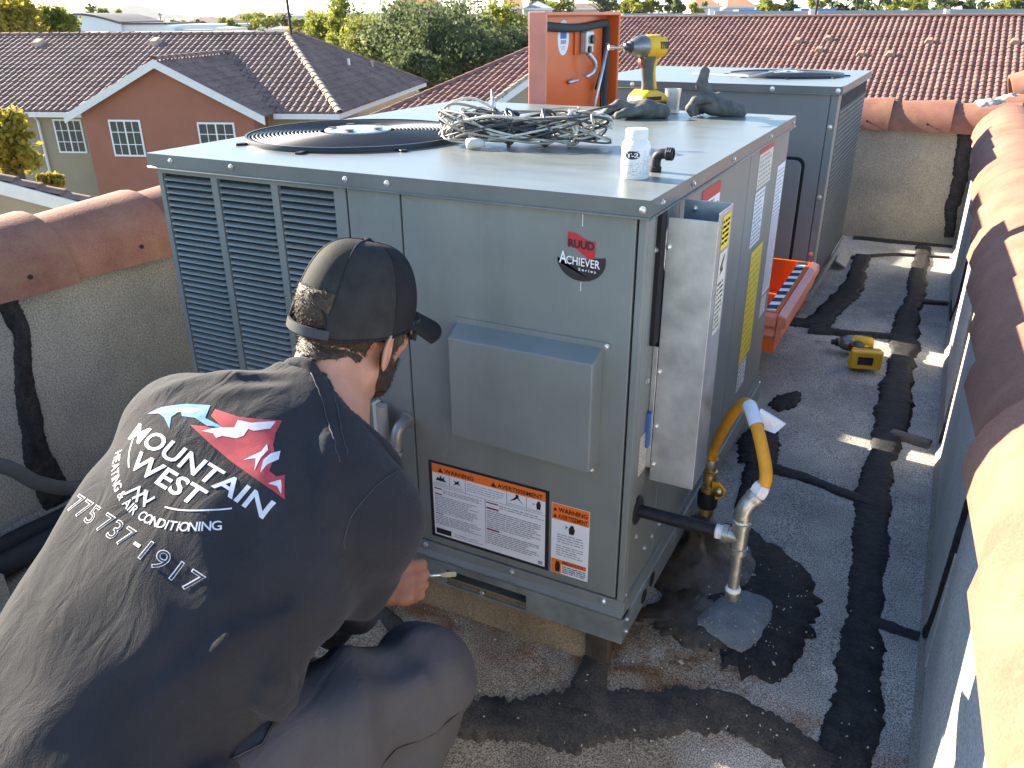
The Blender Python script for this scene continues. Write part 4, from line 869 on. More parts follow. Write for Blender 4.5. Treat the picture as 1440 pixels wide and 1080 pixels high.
def frame_box(mb, c, x0, x1, y0, y1, z0, z1):
    P = []
    for z in (z0, z1):
        for (a, b) in ((x0, y0), (x1, y0), (x1, y1), (x0, y1)): q = np.array(c)+fx*a+fy*b; P.append((q[0], q[1], z))
    return mb.add(P, [(0, 3, 2, 1), (4, 5, 6, 7), (0, 1, 5, 4), (1, 2, 6, 5), (2, 3, 7, 6), (3, 0, 4, 7)])
wh = thing('warehouse', 'white warehouse with curved dark roof edge near the hill', 'building'); c0 = at(105, 30, 150); L_ = 8.3; 
arc = [(L_*t, 1.45*math.cos(t*PI/2*0.98)) for t in np.linspace(0, 1, 14)]
zt_ = at(105, 21, 150)[2]; zb_ = at(160, 34, 150)[2]
def arcpts(dz, dy): return [tuple(c0+fx*x+fy*dy+np.array([0, 0, zb_-c0[2]+(zt_-zb_)*h/1.45+dz])) for x, h in arc]
P = arcpts(0, 0); MB().prism(P+[(P[-1][0], P[-1][1], ZG), (P[0][0], P[0][1], ZG)], fy*20).build('wall', dist_w, wh)
Q = arcpts(0.35, -0.3); MB().prism(Q+[tuple(np.array(p)-[0, 0, 0.36]) for p in Q[::-1]], fy*21).build('roof', dist_d, wh)
lb = thing('warehouse', 'long low white warehouse with flat dark roof edge', 'building'); c1 = P[-1]
frame_box(MB(), (c1[0], c1[1], 0), 0.05, 22, 1, 20, ZG, zb_-0.1).build('wall', dist_w, lb); frame_box(MB(), (c1[0], c1[1], 0), -0.1, 8.4, 0.6, 20.3, zb_-0.1, zb_+0.22).build('roof', dist_d, lb)
for k, (px, w_, hgt) in enumerate(((236, 1.5, 1.6), (252, 6, 0.7), (292, 5, 0.5))):
    q = at(px, 46, 140); frame_box(MB(), q, 0, w_, -1, 4, ZG, at(px, 46-hgt*6, 140)[2]).build('annex', [dist_w, dist_g, dist_g][k], lb)
fl_ = thing('flat_roof', 'low flat roofs with dark equipment just past the brown ridge', 'building'); q = at(20, 48, 60)
frame_box(MB(), q, 0, 16, 0, 8, ZG, q[2]+0.02).build('wall', dist_t, fl_)
for px in (95, 150, 166, 215, 232, 285): q = at(px, 47, 62); frame_box(MB(), q, 0, 0.9, 0, 1, q[2]-0.4, q[2]+0.12).build('roof_box', dist_d, fl_)
def house(px, py_eave, t, w_px, roofm_, wallm, hip=0.5, rise_px=8, label='', cat='house', grp='distant houses', wins=2):
    s = t/1142.1; w = w_px*s; ze_ = at(px, py_eave, t)[2]; zr2 = ze_+rise_px*s; c = at(px, py_eave, t)
    h = thing('distant_house', label, cat, group=grp); 
    frame_box(MB(), c, 0.03*w, 0.97*w, 0.3, 8, ZG, ze_).build('wall', wallm, h)
    def q(a, b, z): v = np.array(c)+fx*a+fy*b; return (v[0], v[1], z)
    o_ = [q(0, -0.3, ze_), q(w, -0.3, ze_), q(w, 8.6, ze_), q(0, 8.6, ze_), q(w*hip*0.6, 4, zr2), q(w*(1-hip*0.6), 4, zr2)]
    MB().add(o_, [(0, 1, 5, 4), (1, 2, 5), (2, 3, 4, 5), (3, 0, 4), (0, 3, 2, 1)]).build('roof', roofm_, h)
    frame_box(MB(), c, -0.05, w+0.05, -0.36, -0.31, ze_-0.22, ze_+0.04).build('fascia', fasciam, h)
    for k in range(wins):
        a = w*(0.2+0.5*k); frame_box(MB(), c, a, a+min(1.6, w*0.18), 0.22, 0.29, ze_-1.9, ze_-0.8).build('window', glassm, h)
    return h
house(545, 13, 120, 78, dist_r, dist_t, 0.35, 17, 'distant house with orange roof left of the leaning pole')
house(706, 10, 110, 30, dist_r, dist_t, 0.2, 14, 'distant orange roofed house above the orange chest lid')
house(736, 12, 112, 42, dist_g, dist_w, 0.9, 10, 'distant house with pale blue gable above the orange chest lid')
house(975, 9, 120, 40, dist_r, dist_w, 0.5, 12, 'distant orange roof left of the blue wall')
house(1022, 9, 122, 42, dist_r, dist_w, 0.4, 12, 'distant orange roof right above the blue wall')
house(322, 27, 200, 50, dist_br, dist_t, 0.3, 8, 'distant tan house beside the yellow green trees'); house(372, 25, 190, 42, dist_br, dist_w, 0.5, 7, 'distant pale house left of the dark utility pole')
house(408, 22, 170, 40, dist_g, dist_w, 0.5, 5, 'distant flat white house right of the dark utility pole'); house(262, 32, 210, 55, dist_br, dist_t, 0.4, 7, 'distant brown roofed house behind the long warehouse')
house(455, 24, 180, 60, dist_g, dist_w, 0.5, 6, 'distant white house half hidden by trees'); house(800, 12, 160, 60, dist_br, dist_t, 0.4, 7, 'distant brown roofed house over the second unit')
house(300, 40, 120, 26, dist_g, dist_w, 0.5, 2, 'small white flat building behind the brown ridge'); house(375, 41, 110, 30, dist_r, dist_t, 0.5, 3, 'small orange roofed shed behind the brown ridge')
fw2 = thing('boundary_wall', 'grey block boundary wall behind the red tiled ridge', 'wall')
for (a, b, hpx) in ((876, 1005, 19), (1005, 1142, 16), (1150, 1330, 15), (1330, 1470, 13)):
    q = at(a, hpx, 90); s = 90/1142.1; frame_box(MB(), q, 0, (b-a)*s-0.15, 0, 0.25, ZG, q[2]).build('wall_panel', dist_g, fw2)
for a in (1000, 1142, 1332): q = at(a, 14, 89); frame_box(MB(), q, -0.2, 0.3, -0.1, 0.35, ZG, q[2]+0.1).build('pier', dist_w, fw2)
bw = thing('shipping_container', 'blue container behind the boundary wall', 'container'); q = at(1040, 13.5, 95); frame_box(MB(), q, 0, 2.6, 0.3, 3, ZG, q[2]).build('side', dist_b, bw)
bw = thing('shipping_container', 'long blue container right of the tall pole', 'container'); q = at(1128, 12, 96); frame_box(MB(), q, 0, 4.2, 0.3, 3, ZG, q[2]).build('side', dist_b, bw)
polem = mat('utility_pole_wood', (0.03, 0.026, 0.022), 0.9)
for i, (px, pyb, t, r, lean, lb_) in enumerate(((413, 46, 55, 0.09, -0.28, 'dark leaning utility pole behind the brown ridge'), (697, 50, 60, 0.10, 0.0, 'dark utility pole in front of the yellow green trees'), (1146, 22, 88, 0.14, 0.1, 'dark utility pole behind the red ridge'),
      (358, 30, 190, 0.10, 0.0, 'thin distant mast left of the leaning pole'), (472, 25, 150, 0.10, 0.0, 'thin distant mast among the trees'), (226, 28, 260, 0.14, 0.0, 'thin distant mast beside the hill foot'), (672, 12, 120, 0.08, 0.0, 'thin pole behind the grey green trees'))):
    q = at(px, pyb, t); zt = at(px, -60 if i < 3 else -4 if i != 5 else 18, t)[2]
    h = thing('utility_pole', lb_, 'pole', (q[0], q[1], ZG), group='utility poles'); MB().tube([(0, 0, 0), (fx[0]*lean, fx[1]*lean, zt-ZG)], [r*1.2, r], 8).build('shaft', polem, h, True)
    MB().box(-0.7, 0.7, -0.05, 0.05, -0.1, 0.1).xf(Matrix.Translation((fx[0]*lean, fx[1]*lean, zt-ZG-0.6)) @ Matrix.Rotation(0.5, 4, 'Z')).build('cross_arm', polem, h)

# --- trees
def leafmat(name, a, b):
    m = mat(name, a, 0.7, color2=b, vscale=1.1, detail=6, spec=0.3); nt = m.node_tree; p = nt.nodes['Principled BSDF']
    tr = nt.nodes.new('ShaderNodeBsdfTranslucent'); mx = nt.nodes.new('ShaderNodeMixShader'); mx.inputs[0].default_value = 0.5
    src = p.inputs['Base Color'].links[0].from_socket; nt.links.new(src, tr.inputs[0]); nt.links.new(p.outputs[0], mx.inputs[1]); nt.links.new(tr.outputs[0], mx.inputs[2])
    nt.links.new(mx.outputs[0], nt.nodes['Material Output'].inputs[0]); return m
LG = [leafmat('leaf_grey_green', (0.085, 0.115, 0.045), (0.20, 0.225, 0.10)), leafmat('leaf_yellow_green', (0.12, 0.15, 0.025), (0.32, 0.31, 0.05)), leafmat('leaf_gold', (0.20, 0.17, 0.022), (0.42, 0.33, 0.045)), leafmat('leaf_dark', (0.055, 0.080, 0.034), (0.13, 0.155, 0.065))]
bark = mat('bark', (0.10, 0.075, 0.05), 0.95, var=0.25, vscale=6, bump=0.02, bscale=20)
def tree(px, pyc, t, w_px, h_px, mt, label, n=5000, leaf=0.14, seed=0, cat='tree', grp='trees behind the roofs', name='leafy_tree', shape=1.0, ground=ZG):
    rg = np.random.default_rng(seed+int(px)); s = t/1142.1; c = at(px, pyc, t); rx = w_px*s/2; rz = h_px*s/2
    T = thing(name, label, cat, (c[0], c[1], ground), group=grp); cz = c[2]-ground
    # limbs
    mb = MB(); top = cz+rz*0.6; mb.tube([(0, 0, -0.05), (0.05*rx, 0.03*rx, cz*0.5), (0, 0, top)], [max(0.06, 0.05*top), max(0.05, 0.035*top), 0.02], 7)
    for k in range(7):
        a = rg.random()*2*PI; zz = cz+rz*rg.uniform(-0.8, 0.2); mb.tube([(0, 0, zz-0.25*rz), (rx*0.35*math.cos(a), rx*0.35*math.sin(a), zz+0.1*rz), (rx*0.75*math.cos(a), rx*0.75*math.sin(a), zz+0.42*rz)], [0.05*rx+0.01, 0.03*rx, 0.008], 5)
    mb.build('trunk', bark, T, True)
    nc = max(14, n//70); d = rg.normal(size=(nc, 3)); d /= np.linalg.norm(d, axis=1)[:, None]
    rad = rg.random(nc)**0.45; cc = d*rad[:, None]*np.array([rx, rx, rz])*np.array([0.9, 0.9, 0.95])
    if shape < 1: cc[:, :2] *= (1-(cc[:, 2:3]/rz*0.5+0.5)*(1-shape))
    ci = rg.integers(0, nc, n); sig = 0.17*min(rx, rz)*rg.uniform(0.6, 1.5, nc)
    P = cc[ci]+rg.normal(size=(n, 3))*sig[ci][:, None]*np.array([1, 1, 0.75])+np.array([0, 0, cz])
    a = rg.normal(size=(n, 3)); a /= np.linalg.norm(a, axis=1)[:, None]; b = np.cross(a, rg.normal(size=(n, 3))); b /= np.linalg.norm(b, axis=1)[:, None]
    L = leaf*rg.uniform(0.55, 1.3, n)[:, None]
    V = np.stack([P-a*L, P+b*L*0.55, P+a*L, P-b*L*0.55], 1).reshape(-1, 3); F = np.arange(4*n).reshape(n, 4)
    o = inst('crown', npmesh('crown', V, F, mt), T); return T
tree(20, 30, 36, 88, 62, LG[2], 'golden autumn tree behind the brown roof, hard against the frame edge', 7000, 0.11, 1)
tree(78, 33, 38, 60, 42, LG[1], 'yellow green autumn tree behind the brown roof beside the white warehouse', 5000, 0.11, 2)
tree(18, 205, 15.5, 66, 100, LG[2], 'golden leaved tree beside the white downspout', 5200, 0.065, 3)
tree(72, 254, 14, 40, 26, LG[2], 'small golden shrub above the low roof', 1400, 0.055, 4, 'shrub', 'trees behind the roofs', 'leafy_shrub')
for k, (px, py, t, w, h, m_, lb_) in enumerate((
  (455, 42, 62, 50, 50, 1, 'slim yellow green poplar right of the leaning pole'), (488, 48, 56, 58, 96, 1, 'tall yellow green tree rising from the brown hip'), (520, 62, 50, 90, 78, 1, 'broad yellow green tree behind the brown hip'),
  (566, 60, 48, 110, 110, 0, 'large grey green tree under the orange roofed house'), (606, 68, 45, 110, 120, 3, 'dark green tree behind the end of the brown hip'), (640, 48, 50, 120, 110, 0, 'large grey green tree in the middle of the row'),
  (668, 82, 44, 110, 84, 3, 'dark leafy tree over the red tiled wing'), (708, 46, 56, 70, 96, 1, 'bright yellow green tree left of the orange lid'), (722, 76, 50, 64, 70, 0, 'grey green tree hard by the orange lid'), (590, 100, 41, 66, 50, 3, 'low dark tree at the foot of the row'))):
    tree(px, py, t, w, h, LG[m_], lb_, 7500, 0.125, 20+k)
far = [(352, 30, 150, 26, 30, 1), (375, 33, 140, 44, 34, 1), (398, 30, 150, 26, 30, 3), (440, 33, 120, 40, 40, 1), (330, 38, 140, 26, 20, 1), (128, 17, 190, 16, 20, 1), (148, 18, 190, 18, 22, 1), (166, 22, 190, 14, 18, 1), (312, 32, 170, 18, 16, 1), (280, 33, 190, 30, 12, 3),
       (250, 32, 190, 24, 10, 1), (420, 42, 100, 30, 26, 1), (782, 8, 120, 60, 34, 1), (846, 8, 110, 50, 36, 0), (905, 9, 105, 56, 30, 1), (948, 10, 105, 36, 26, 0), (982, 13, 100, 34, 18, 1), (1082, 9, 105, 46, 28, 1), (1110, 12, 105, 30, 22, 0), (1190, 6, 104, 62, 34, 3),
       (1236, 6, 108, 58, 36, 0), (1278, 8, 100, 54, 30, 1), (1292, 12, 96, 26, 24, 1), (1330, 7, 106, 60, 32, 0), (1372, 8, 104, 50, 30, 0), (1408, 8, 100, 50, 30, 1), (1440, 7, 100, 44, 30, 0), (885, 8, 112, 40, 26, 1), (760, 6, 130, 40, 26, 0), (1010, 11, 130, 40, 16, 3), (1150, 10, 125, 50, 22, 1)]
far.sort(); seen = {}; anchors = lambda px: 'beside the white warehouse' if px < 200 else 'by the leaning pole' if px < 460 else 'among the orange roofed houses' if px < 1060 else 'behind the grey boundary wall'
tot_ = {}
for (px, py, t, w, h, m_) in far: tot_[(m_, anchors(px))] = tot_.get((m_, anchors(px)), 0)+1
ORD = ['leftmost', 'second from left', 'third from left', 'fourth from left', 'fifth from left', 'sixth from left', 'seventh from left', 'eighth from left']
for k, (px, py, t, w, h, m_) in enumerate(far):
    an_ = anchors(px); q = seen.get((m_, an_), 0); seen[(m_, an_)] = q+1; c_ = ['grey green', 'yellow green', 'golden', 'dark green'][m_]
    lab = c_+' distant tree '+an_ if tot_[(m_, an_)] == 1 else ORD[q]+' of the '+c_+' distant trees '+an_
    tree(px, py, t, w, h, LG[m_], lab, 900, 0.30, 60+k, grp='distant trees')
# far-off belt of trees closing the plain below the horizon
rg = np.random.default_rng(5); n = 16000
ang = rg.uniform(-0.95, 0.75, n); dst = rg.uniform(190, 900, n)**1.0; base = np.array([_f[0], _f[1]]); base /= np.linalg.norm(base); sid = np.array([base[1], -base[0]])
px_ = CAM[0]+dst*(base[0]*np.cos(ang)+sid[0]*np.sin(ang)); py_ = CAM[1]+dst*(base[1]*np.cos(ang)+sid[1]*np.sin(ang))
clump = np.sin(px_*0.05)+np.sin(py_*0.043+1)+np.sin((px_+py_)*0.021)
hgt = np.clip(5.0+1.6*clump, 0.6, 9)*rg.random(n)**0.7
P = np.stack([px_, py_, ZG+hgt], 1); a = rg.normal(size=(n, 3)); a /= np.linalg.norm(a, axis=1)[:, None]; b = np.cross(a, rg.normal(size=(n, 3))); b /= np.linalg.norm(b, axis=1)[:, None]
L = rg.uniform(0.8, 2.2, n)[:, None]; V = np.stack([P-a*L, P+b*L*0.6, P+a*L, P-b*L*0.6], 1).reshape(-1, 3)
o = inst('treeline', npmesh('treeline', V, np.arange(4*n).reshape(n, 4), leafmat('leaf_far', (0.09, 0.115, 0.045), (0.20, 0.20, 0.085)))); tag(o, 'far belt of mixed trees across the plain', 'trees', kind='stuff')

# ------------------------------------------------------------------ small things on and around the units
def snet(f, lo, hi, h):
    """surface nets: mesh the zero set of f on a regular grid"""
    lo = np.array(lo, float); hi = np.array(hi, float); n = np.ceil((hi-lo)/h).astype(int)+1
    ax = [lo[i]+h*np.arange(n[i]) for i in range(3)]
    G = np.stack(np.meshgrid(*ax, indexing='ij'), -1); D = f(G.reshape(-1, 3)).reshape(n).astype(np.float32); S = D < 0
    c = [S[i:n[0]-1+i, j:n[1]-1+j, k:n[2]-1+k] for i in (0, 1) for j in (0, 1) for k in (0, 1)]
    cnt = sum(x.astype(np.int8) for x in c); act = (cnt > 0) & (cnt < 8); I = np.argwhere(act); m = len(I)
    offs = np.array([(i, j, k) for i in (0, 1) for j in (0, 1) for k in (0, 1)])
    val = np.stack([D[tuple((I+o).T)] for o in offs], 1); acc = np.zeros((m, 3)); w = np.zeros(m)
    for a in range(8):
        for b in range(a+1, 8):
            if np.abs(offs[a]-offs[b]).sum() != 1: continue
            va, vb = val[:, a], val[:, b]; cr = (va < 0) != (vb < 0); t = np.where(cr, va/np.where(cr, va-vb, 1), 0)
            acc += np.where(cr[:, None], offs[a]+(offs[b]-offs[a])*t[:, None], 0); w += cr
    V = lo+(I+acc/w[:, None])*h; idx = -np.ones(n-1, np.int64); idx[tuple(I.T)] = np.arange(m); Fs = []
    for d in range(3):
        e, g = (d+1) % 3, (d+2) % 3; sl0 = [slice(None)]*3; sl1 = [slice(None)]*3; sl0[d] = slice(0, n[d]-1); sl1[d] = slice(1, n[d])
        A, B = S[tuple(sl0)], S[tuple(sl1)]; E = np.argwhere(A != B); E = E[(E[:, e] > 0) & (E[:, g] > 0) & (E[:, e] < n[e]-1) & (E[:, g] < n[g]-1)]
        q = []
        for (de, dg) in ((-1, -1), (0, -1), (0, 0), (-1, 0)):
            J = E.copy(); J[:, e] += de; J[:, g] += dg; q.append(idx[tuple(J.T)])
        q = np.stack(q, 1); fl = A[tuple(E.T)]; q[~fl] = q[~fl][:, ::-1]; Fs.append(q)
    return V, np.concatenate(Fs)
def seg(P, a, b, ra, rb):
    a = np.array(a, float); b = np.array(b, float); ab = b-a; t = np.clip(((P-a)@ab)/(ab@ab), 0, 1)
    return np.linalg.norm(P-a-t[:, None]*ab, axis=1)-(ra+(rb-ra)*t)
def smin(a, b, k):
    h = np.clip(0.5+0.5*(b-a)/k, 0, 1); return b+(a-b)*h-k*h*(1-h)
def ell(P, c, rad, A=None):
    q = P-np.array(c, float)
    if A is not None: q = q@np.array(A, float).T
    q = q/np.array(rad, float); l = np.linalg.norm(q, axis=1); return (l-1)*min(rad)
def chain(P, pts, rs, k=0.01):
    d = None
    for a, b, ra, rb in zip(pts[:-1], pts[1:], rs[:-1], rs[1:]):
        e = seg(P, a, b, ra, rb); d = e if d is None else smin(d, e, k)
    return d

V, F = snet(mortarf, (0.42, 4.16, 0.52), (0.84, 4.54, 0.80), 0.009); inst('mortar', npmesh('mortar', V, F, mortar, True), MORTAR_PARENT)
# --- orange chest between the units, lid thrown open
oc = thing('tool_chest', 'orange metal chest with its lid standing open between the two units', 'tool chest')
Xa, Xb, Ya, Yb, zc = -0.93, 0.0, 1.50, 2.20, 0.235
t = 0.012
zt0 = zc-0.15
MB().box(Xa, Xb, Ya, Ya+t, zt0, zc).box(Xa, Xb, Yb-t, Yb, zt0, zc).box(Xa, Xa+t, Ya+t, Yb-t, zt0, zc).box(Xb-t, Xb, Ya+t, Yb-t, zt0, zc).box(Xa+t, Xb-t, Ya+t, Yb-t, zt0, zt0+t).build('tub', chestm, oc)
for y_ in (Ya+0.06, Yb-0.14): MB().box(Xa+0.05, Xb-0.16, y_, y_+0.08, ZR-0.004, zt0-0.0005).build('skid', blackplastic, oc)
rim = MB()
prof = [(0.0, 0.0), (0.030, -0.010), (0.034, -0.042), (0.016, -0.056), (0.022, -0.082), (0.0, -0.10)]
rim.prism([(Xb+0.001+a, Ya-0.02, zc+b) for a, b in prof], (0, Yb-Ya+0.04, 0)).build('rim', chestout, oc, bevel=0.004)
MB().prism([(Xa, Ya-0.001-a*0.8, zc+b) for a, b in prof], (Xb-Xa, 0, 0)).build('rim', chestout, oc, bevel=0.004)
tape = MB(); tw = (Yb-Ya-0.05)/15
MB().box(Xb-0.046, Xb-0.013, Ya+0.02, Yb-0.02, zc-0.004, zc+0.001).build('rim_tape', white, oc)
for k in range(15):
    if k % 2 == 0: MB().prism([(Xb-0.046, Ya+0.025+tw*k, zc+0.0015), (Xb-0.013, Ya+0.025+tw*k+0.012, zc+0.0015), (Xb-0.013, Ya+0.025+tw*(k+1)+0.012, zc+0.0015), (Xb-0.046, Ya+0.025+tw*(k+1), zc+0.0015)], (0, 0, 0.0012)).build('black_stripe', blackplastic, oc)
# lid: shallow tray, open side facing +X
lx0, lx1, lz0, lz1 = -0.955, -0.888, 0.25, 1.182
lid_ = MB().box(lx0, lx0+0.01, Ya, Yb, lz0, lz1).build('open_lid', chestm, oc)
MB().box(lx0, lx1, Ya-0.016, Ya, lz0, lz1+0.002).build('lid_side', chestout, lid_, bevel=0.004); MB().box(lx0, lx1, Yb, Yb+0.016, lz0, lz1+0.002).build('lid_side', chestm, lid_, bevel=0.004); MB().box(lx0, lx1, Ya-0.001, Yb+0.001, lz1-0.012, lz1).build('lid_edge', chestm, lid_, bevel=0.003)
gas = mat('foam_gasket', (0.035, 0.045, 0.05), 0.85)
MB().tube(catmull([(lx0+0.022, Ya+0.03, lz1-0.044), (lx0+0.024, Ya+0.35, lz1-0.055), (lx0+0.022, Yb-0.035, lz1-0.040)], 6), 0.016, 8).build('gasket', gas, lid_, True)
MB().tube([(lx0+0.022, Yb-0.03, lz1-0.05), (lx0+0.022, Yb-0.03, lz0+0.03)], 0.016, 8).build('gasket', gas, lid_, True)
def lidp(y, z, e=0.0): return (lx0+0.0102+e, y, z)
ov = Flat(); ov.poly([(0.052*math.cos(a), 0.062*math.sin(a)) for a in np.linspace(0, 2*PI, 40)[:-1]], 0); o = ov.build('oval_sticker', [white], lid_, lidp(1.76, 1.095, 0.0006), (0, 1, 0), (0, 0, 1))
ov = Flat(); ov.rect(-0.028, -0.004, 0.028, 0.024, 1); ov.poly([(-0.028, 0.024), (-0.02, 0.03), (0.0, 0.022), (0.02, 0.03), (0.028, 0.024)], 1); ov.rect(-0.024, -0.022, 0.024, -0.008, 2); ov.lines(-0.02, -0.042, 0.02, -0.028, 3, 2, 0.4)
ov.build('sticker_print', [white, mat('sticker_blue', (0.02, 0.12, 0.5), 0.5), greyink], o, lidp(1.76, 1.095, 0.0012), (0, 1, 0), (0, 0, 1))
MB().prism([lidp(1.86, 1.03), lidp(1.86, 1.115), lidp(2.05, 1.11), lidp(2.055, 1.095), lidp(1.95, 1.03)], (0.008, 0, 0)).build('latch_plate', chestm, lid_, bevel=0.002)
MB().box(lx0+0.019, lx0+0.05, 1.90, 1.97, 1.035, 1.115).build('latch_body', galv, lid_, bevel=0.006); MB().lathe([(0.016, 0), (0.016, 0.01)], (lx0+0.05, 1.945, 1.085), (1, 0, 0), 12).lathe([(0.012, 0), (0.012, 0.008)], (lx0+0.05, 1.92, 1.05), (1, 0, 0), 12).build('latch_knob', blackplastic, lid_)
MB().tube(catmull([(lx0+0.04, 1.935, 1.035), (lx0+0.055, 1.97, 1.0), (lx0+0.05, 1.975, 0.965), (lx0+0.03, 1.935, 0.945)], 6), [0.010]*18+[0.004], 8).build('latch_lever', galv, lid_, True)
MB().tube([(lx0+0.03, 1.99, 0.72), (lx0+0.05, 2.12, 1.065)], 0.0075, 10).build('stay_rod', galv, lid_, True)
MB().tube([(lx0+0.0275, 2.07, 0.99-0.10), (lx0+0.044, 2.105, 0.99)], 0.009, 10).build('stay_sleeve', blackm, lid_, True)
MB().tube([(lx0+0.02, 1.80, 0.935), (lx0+0.024, 1.87, 0.938)], 0.008, 8).build('catch_pin', galv, lid_, True)

# --- gas line: black nipple, drip-leg tee, elbow, yellow connector, shut-off valve on its riser
gp_ = thing('gas_pipe', 'black gas pipe leaving the unit into a tee with drip leg', 'pipe')
ty = 0.066
MB().lathe([(0.030, 0), (0.030, 0.004), (0.024, 0.007)], (-0.0098, ty, 0.27), (1, 0, 0), 20).build('grommet', blackplastic, gp_, True, auto=40)
MB().tube([(-0.0098, ty, 0.27), (0.155, ty, 0.27)], 0.0130, 18).build('nipple', blackm, gp_, True, auto=50)
dope = mat('thread_sealant', (0.72, 0.72, 0.70), 0.6, var=0.1, vscale=90)
MB().lathe([(0.0135, 0), (0.0147, 0.004), (0.0135, 0.008), (0.0147, 0.012), (0.0135, 0.016)], (0.150, ty, 0.27), (1, 0, 0), 16).build('threads', dope, gp_, True)
MB().lathe([(0.0175, 0), (0.0175, 0.010), (0.015, 0.011), (0.015, 0.03)], (0.164, ty, 0.27), (1, 0, 0), 18).lathe([(0.0175, -0.034), (0.0175, -0.022), (0.0152, -0.021), (0.0152, 0.021), (0.0175, 0.022), (0.0175, 0.034)], (0.196, ty, 0.27), (0, 0, 1), 18).build('tee', nickel, gp_, True, auto=45)
MB().lathe([(0.0135, 0), (0.0147, 0.003), (0.0135, 0.006), (0.0147, 0.009), (0.0135, 0.012)], (0.196, ty, 0.303), (0, 0, 1), 16).build('threads', dope, gp_, True)
MB().tube([(0.196, ty, 0.237), (0.196, ty, 0.150)], 0.0108, 16).build('drip_leg', nickel, gp_, True, auto=45)
MB().lathe([(0.0125, 0), (0.0155, 0.004), (0.013, 0.011)], (0.196, ty, 0.143), (0, 0, 1), 16).build('threads', dope, gp_, True); MB().lathe([(0.012, -0.018), (0.0145, -0.014), (0.0145, 0.0), (0.012, 0.001)], (0.196, ty, 0.143), (0, 0, 1), 16).build('cap', nickel, gp_, True, auto=45)
el = catmull([(0.196, ty, 0.312), (0.197, ty, 0.330), (0.203, ty+0.004, 0.346), (0.214, ty+0.012, 0.360)], 5)
MB().tube(el, [0.0175]*3+[0.016]*(len(el)-6)+[0.0185]*3, 16).build('elbow', nickel, gp_, True, auto=50)
h1 = catmull([(0.217, ty+0.015, 0.368), (0.224, ty+0.028, 0.392), (0.208, ty+0.058, 0.428), (0.178, ty+0.105, 0.468), (0.152, ty+0.155, 0.474), (0.120, ty+0.22, 0.425), (0.084, ty+0.30, 0.335), (0.052, 0.455, 0.238), (0.042, 0.480, 0.185)], 8)
hose = thing('gas_hose', 'yellow flexible gas connector looping from elbow to shut-off valve', 'hose')
MB().tube(h1, 0.0120, 14).build('hose', hosey, hose, True)
MB().lathe([(0.016, -0.010), (0.0178, -0.004), (0.0178, 0.008), (0.014, 0.014)], (0.2175, ty+0.0155, 0.370), (0.30, 0.2, 0.9), 6).build('flare_nut', dope, hose, auto=40)
MB().lathe([(0.0175, -0.010), (0.019, 0.0), (0.0175, 0.010)], (0.0415, 0.4805, 0.180), (0, 0, 1), 12).build('flare_nut', nickel, hose, auto=40)
tg_ = thing('paper_tag', 'small white paper tag wrapped round the yellow gas hose', 'tag')
tp = np.array(h1[26]); MB().tube([h1[22], h1[25], h1[28], h1[30]], 0.0138, 12, cap=False).build('wrap', paper, tg_, True)
MB().prism([tp+[0.012, 0, 0.012], tp+[0.060, 0.01, -0.014], tp+[0.045, 0.0, -0.032], tp+[0.013, 0, -0.026]], (0.002, 0.004, 0.001)).build('flag', paper, tg_)
vv = thing('shutoff_valve', 'brass gas shut-off valve with yellow handle on the roof riser', 'valve')
vx, vy = 0.0415, 0.4805
MB().lathe([(0.013, 0.172), (0.013, 0.158), (0.0175, 0.156), (0.0175, 0.148), (0.0145, 0.146), (0.0165, 0.132), (0.0145, 0.114), (0.019, 0.112), (0.019, 0.098)], (vx, vy, 0), n=14).build('body', brass, vv, True, auto=35)
MB().lathe([(0.0235, 0.098), (0.025, 0.090), (0.025, 0.062), (0.0235, 0.055), (0.015, 0.053)], (vx, vy, 0), n=14).build('union', blackm, vv, True, auto=40)
MB().lathe([(0.0205, 0.053), (0.0205, 0.042), (0.0175, 0.040), (0.0175, ZR)], (vx, vy, 0), n=14).build('riser', brass, vv, True, auto=40)
MB().prism([(vx+0.010, vy-0.022, 0.138), (vx+0.030, vy-0.024, 0.142), (vx+0.048, vy-0.026, 0.126), (vx+0.042, vy-0.026, 0.108), (vx+0.024, vy-0.024, 0.092), (vx+0.014, vy-0.022, 0.112)], (0, 0.006, 0)).build('handle', hosey, vv, bevel=0.002)
MB().lathe([(0.012, -0.009), (0.013, -0.004), (0.012, 0.0)], (vx+0.030, vy-0.0265, 0.12), (0, 1, 0), 14).build('handle_ring', brass, vv, True)
bt = thing('pipe_boot', 'tar smeared cone sealing the gas riser to the roof', 'flashing')
def bootf(P):
    r = np.hypot(P[:, 0]-vx, (P[:, 1]-vy+0.02)*0.9); z = P[:, 2]-ZR; prof = 0.030+0.13*np.clip(1-z/0.10, 0, 1)**3.2
    return (r-prof)*0.55+0.0035*np.sin(P[:, 0]*90+P[:, 2]*40)*np.sin(P[:, 1]*80)+np.maximum(0, z-0.125)*4
V, F = snet(bootf, (vx-0.19, vy-0.22, ZR-0.012), (vx+0.19, vy+0.19, ZR+0.16), 0.007); o = inst('sealant_cone', npmesh('sealant_cone', V, F, tarbrown, True), bt)

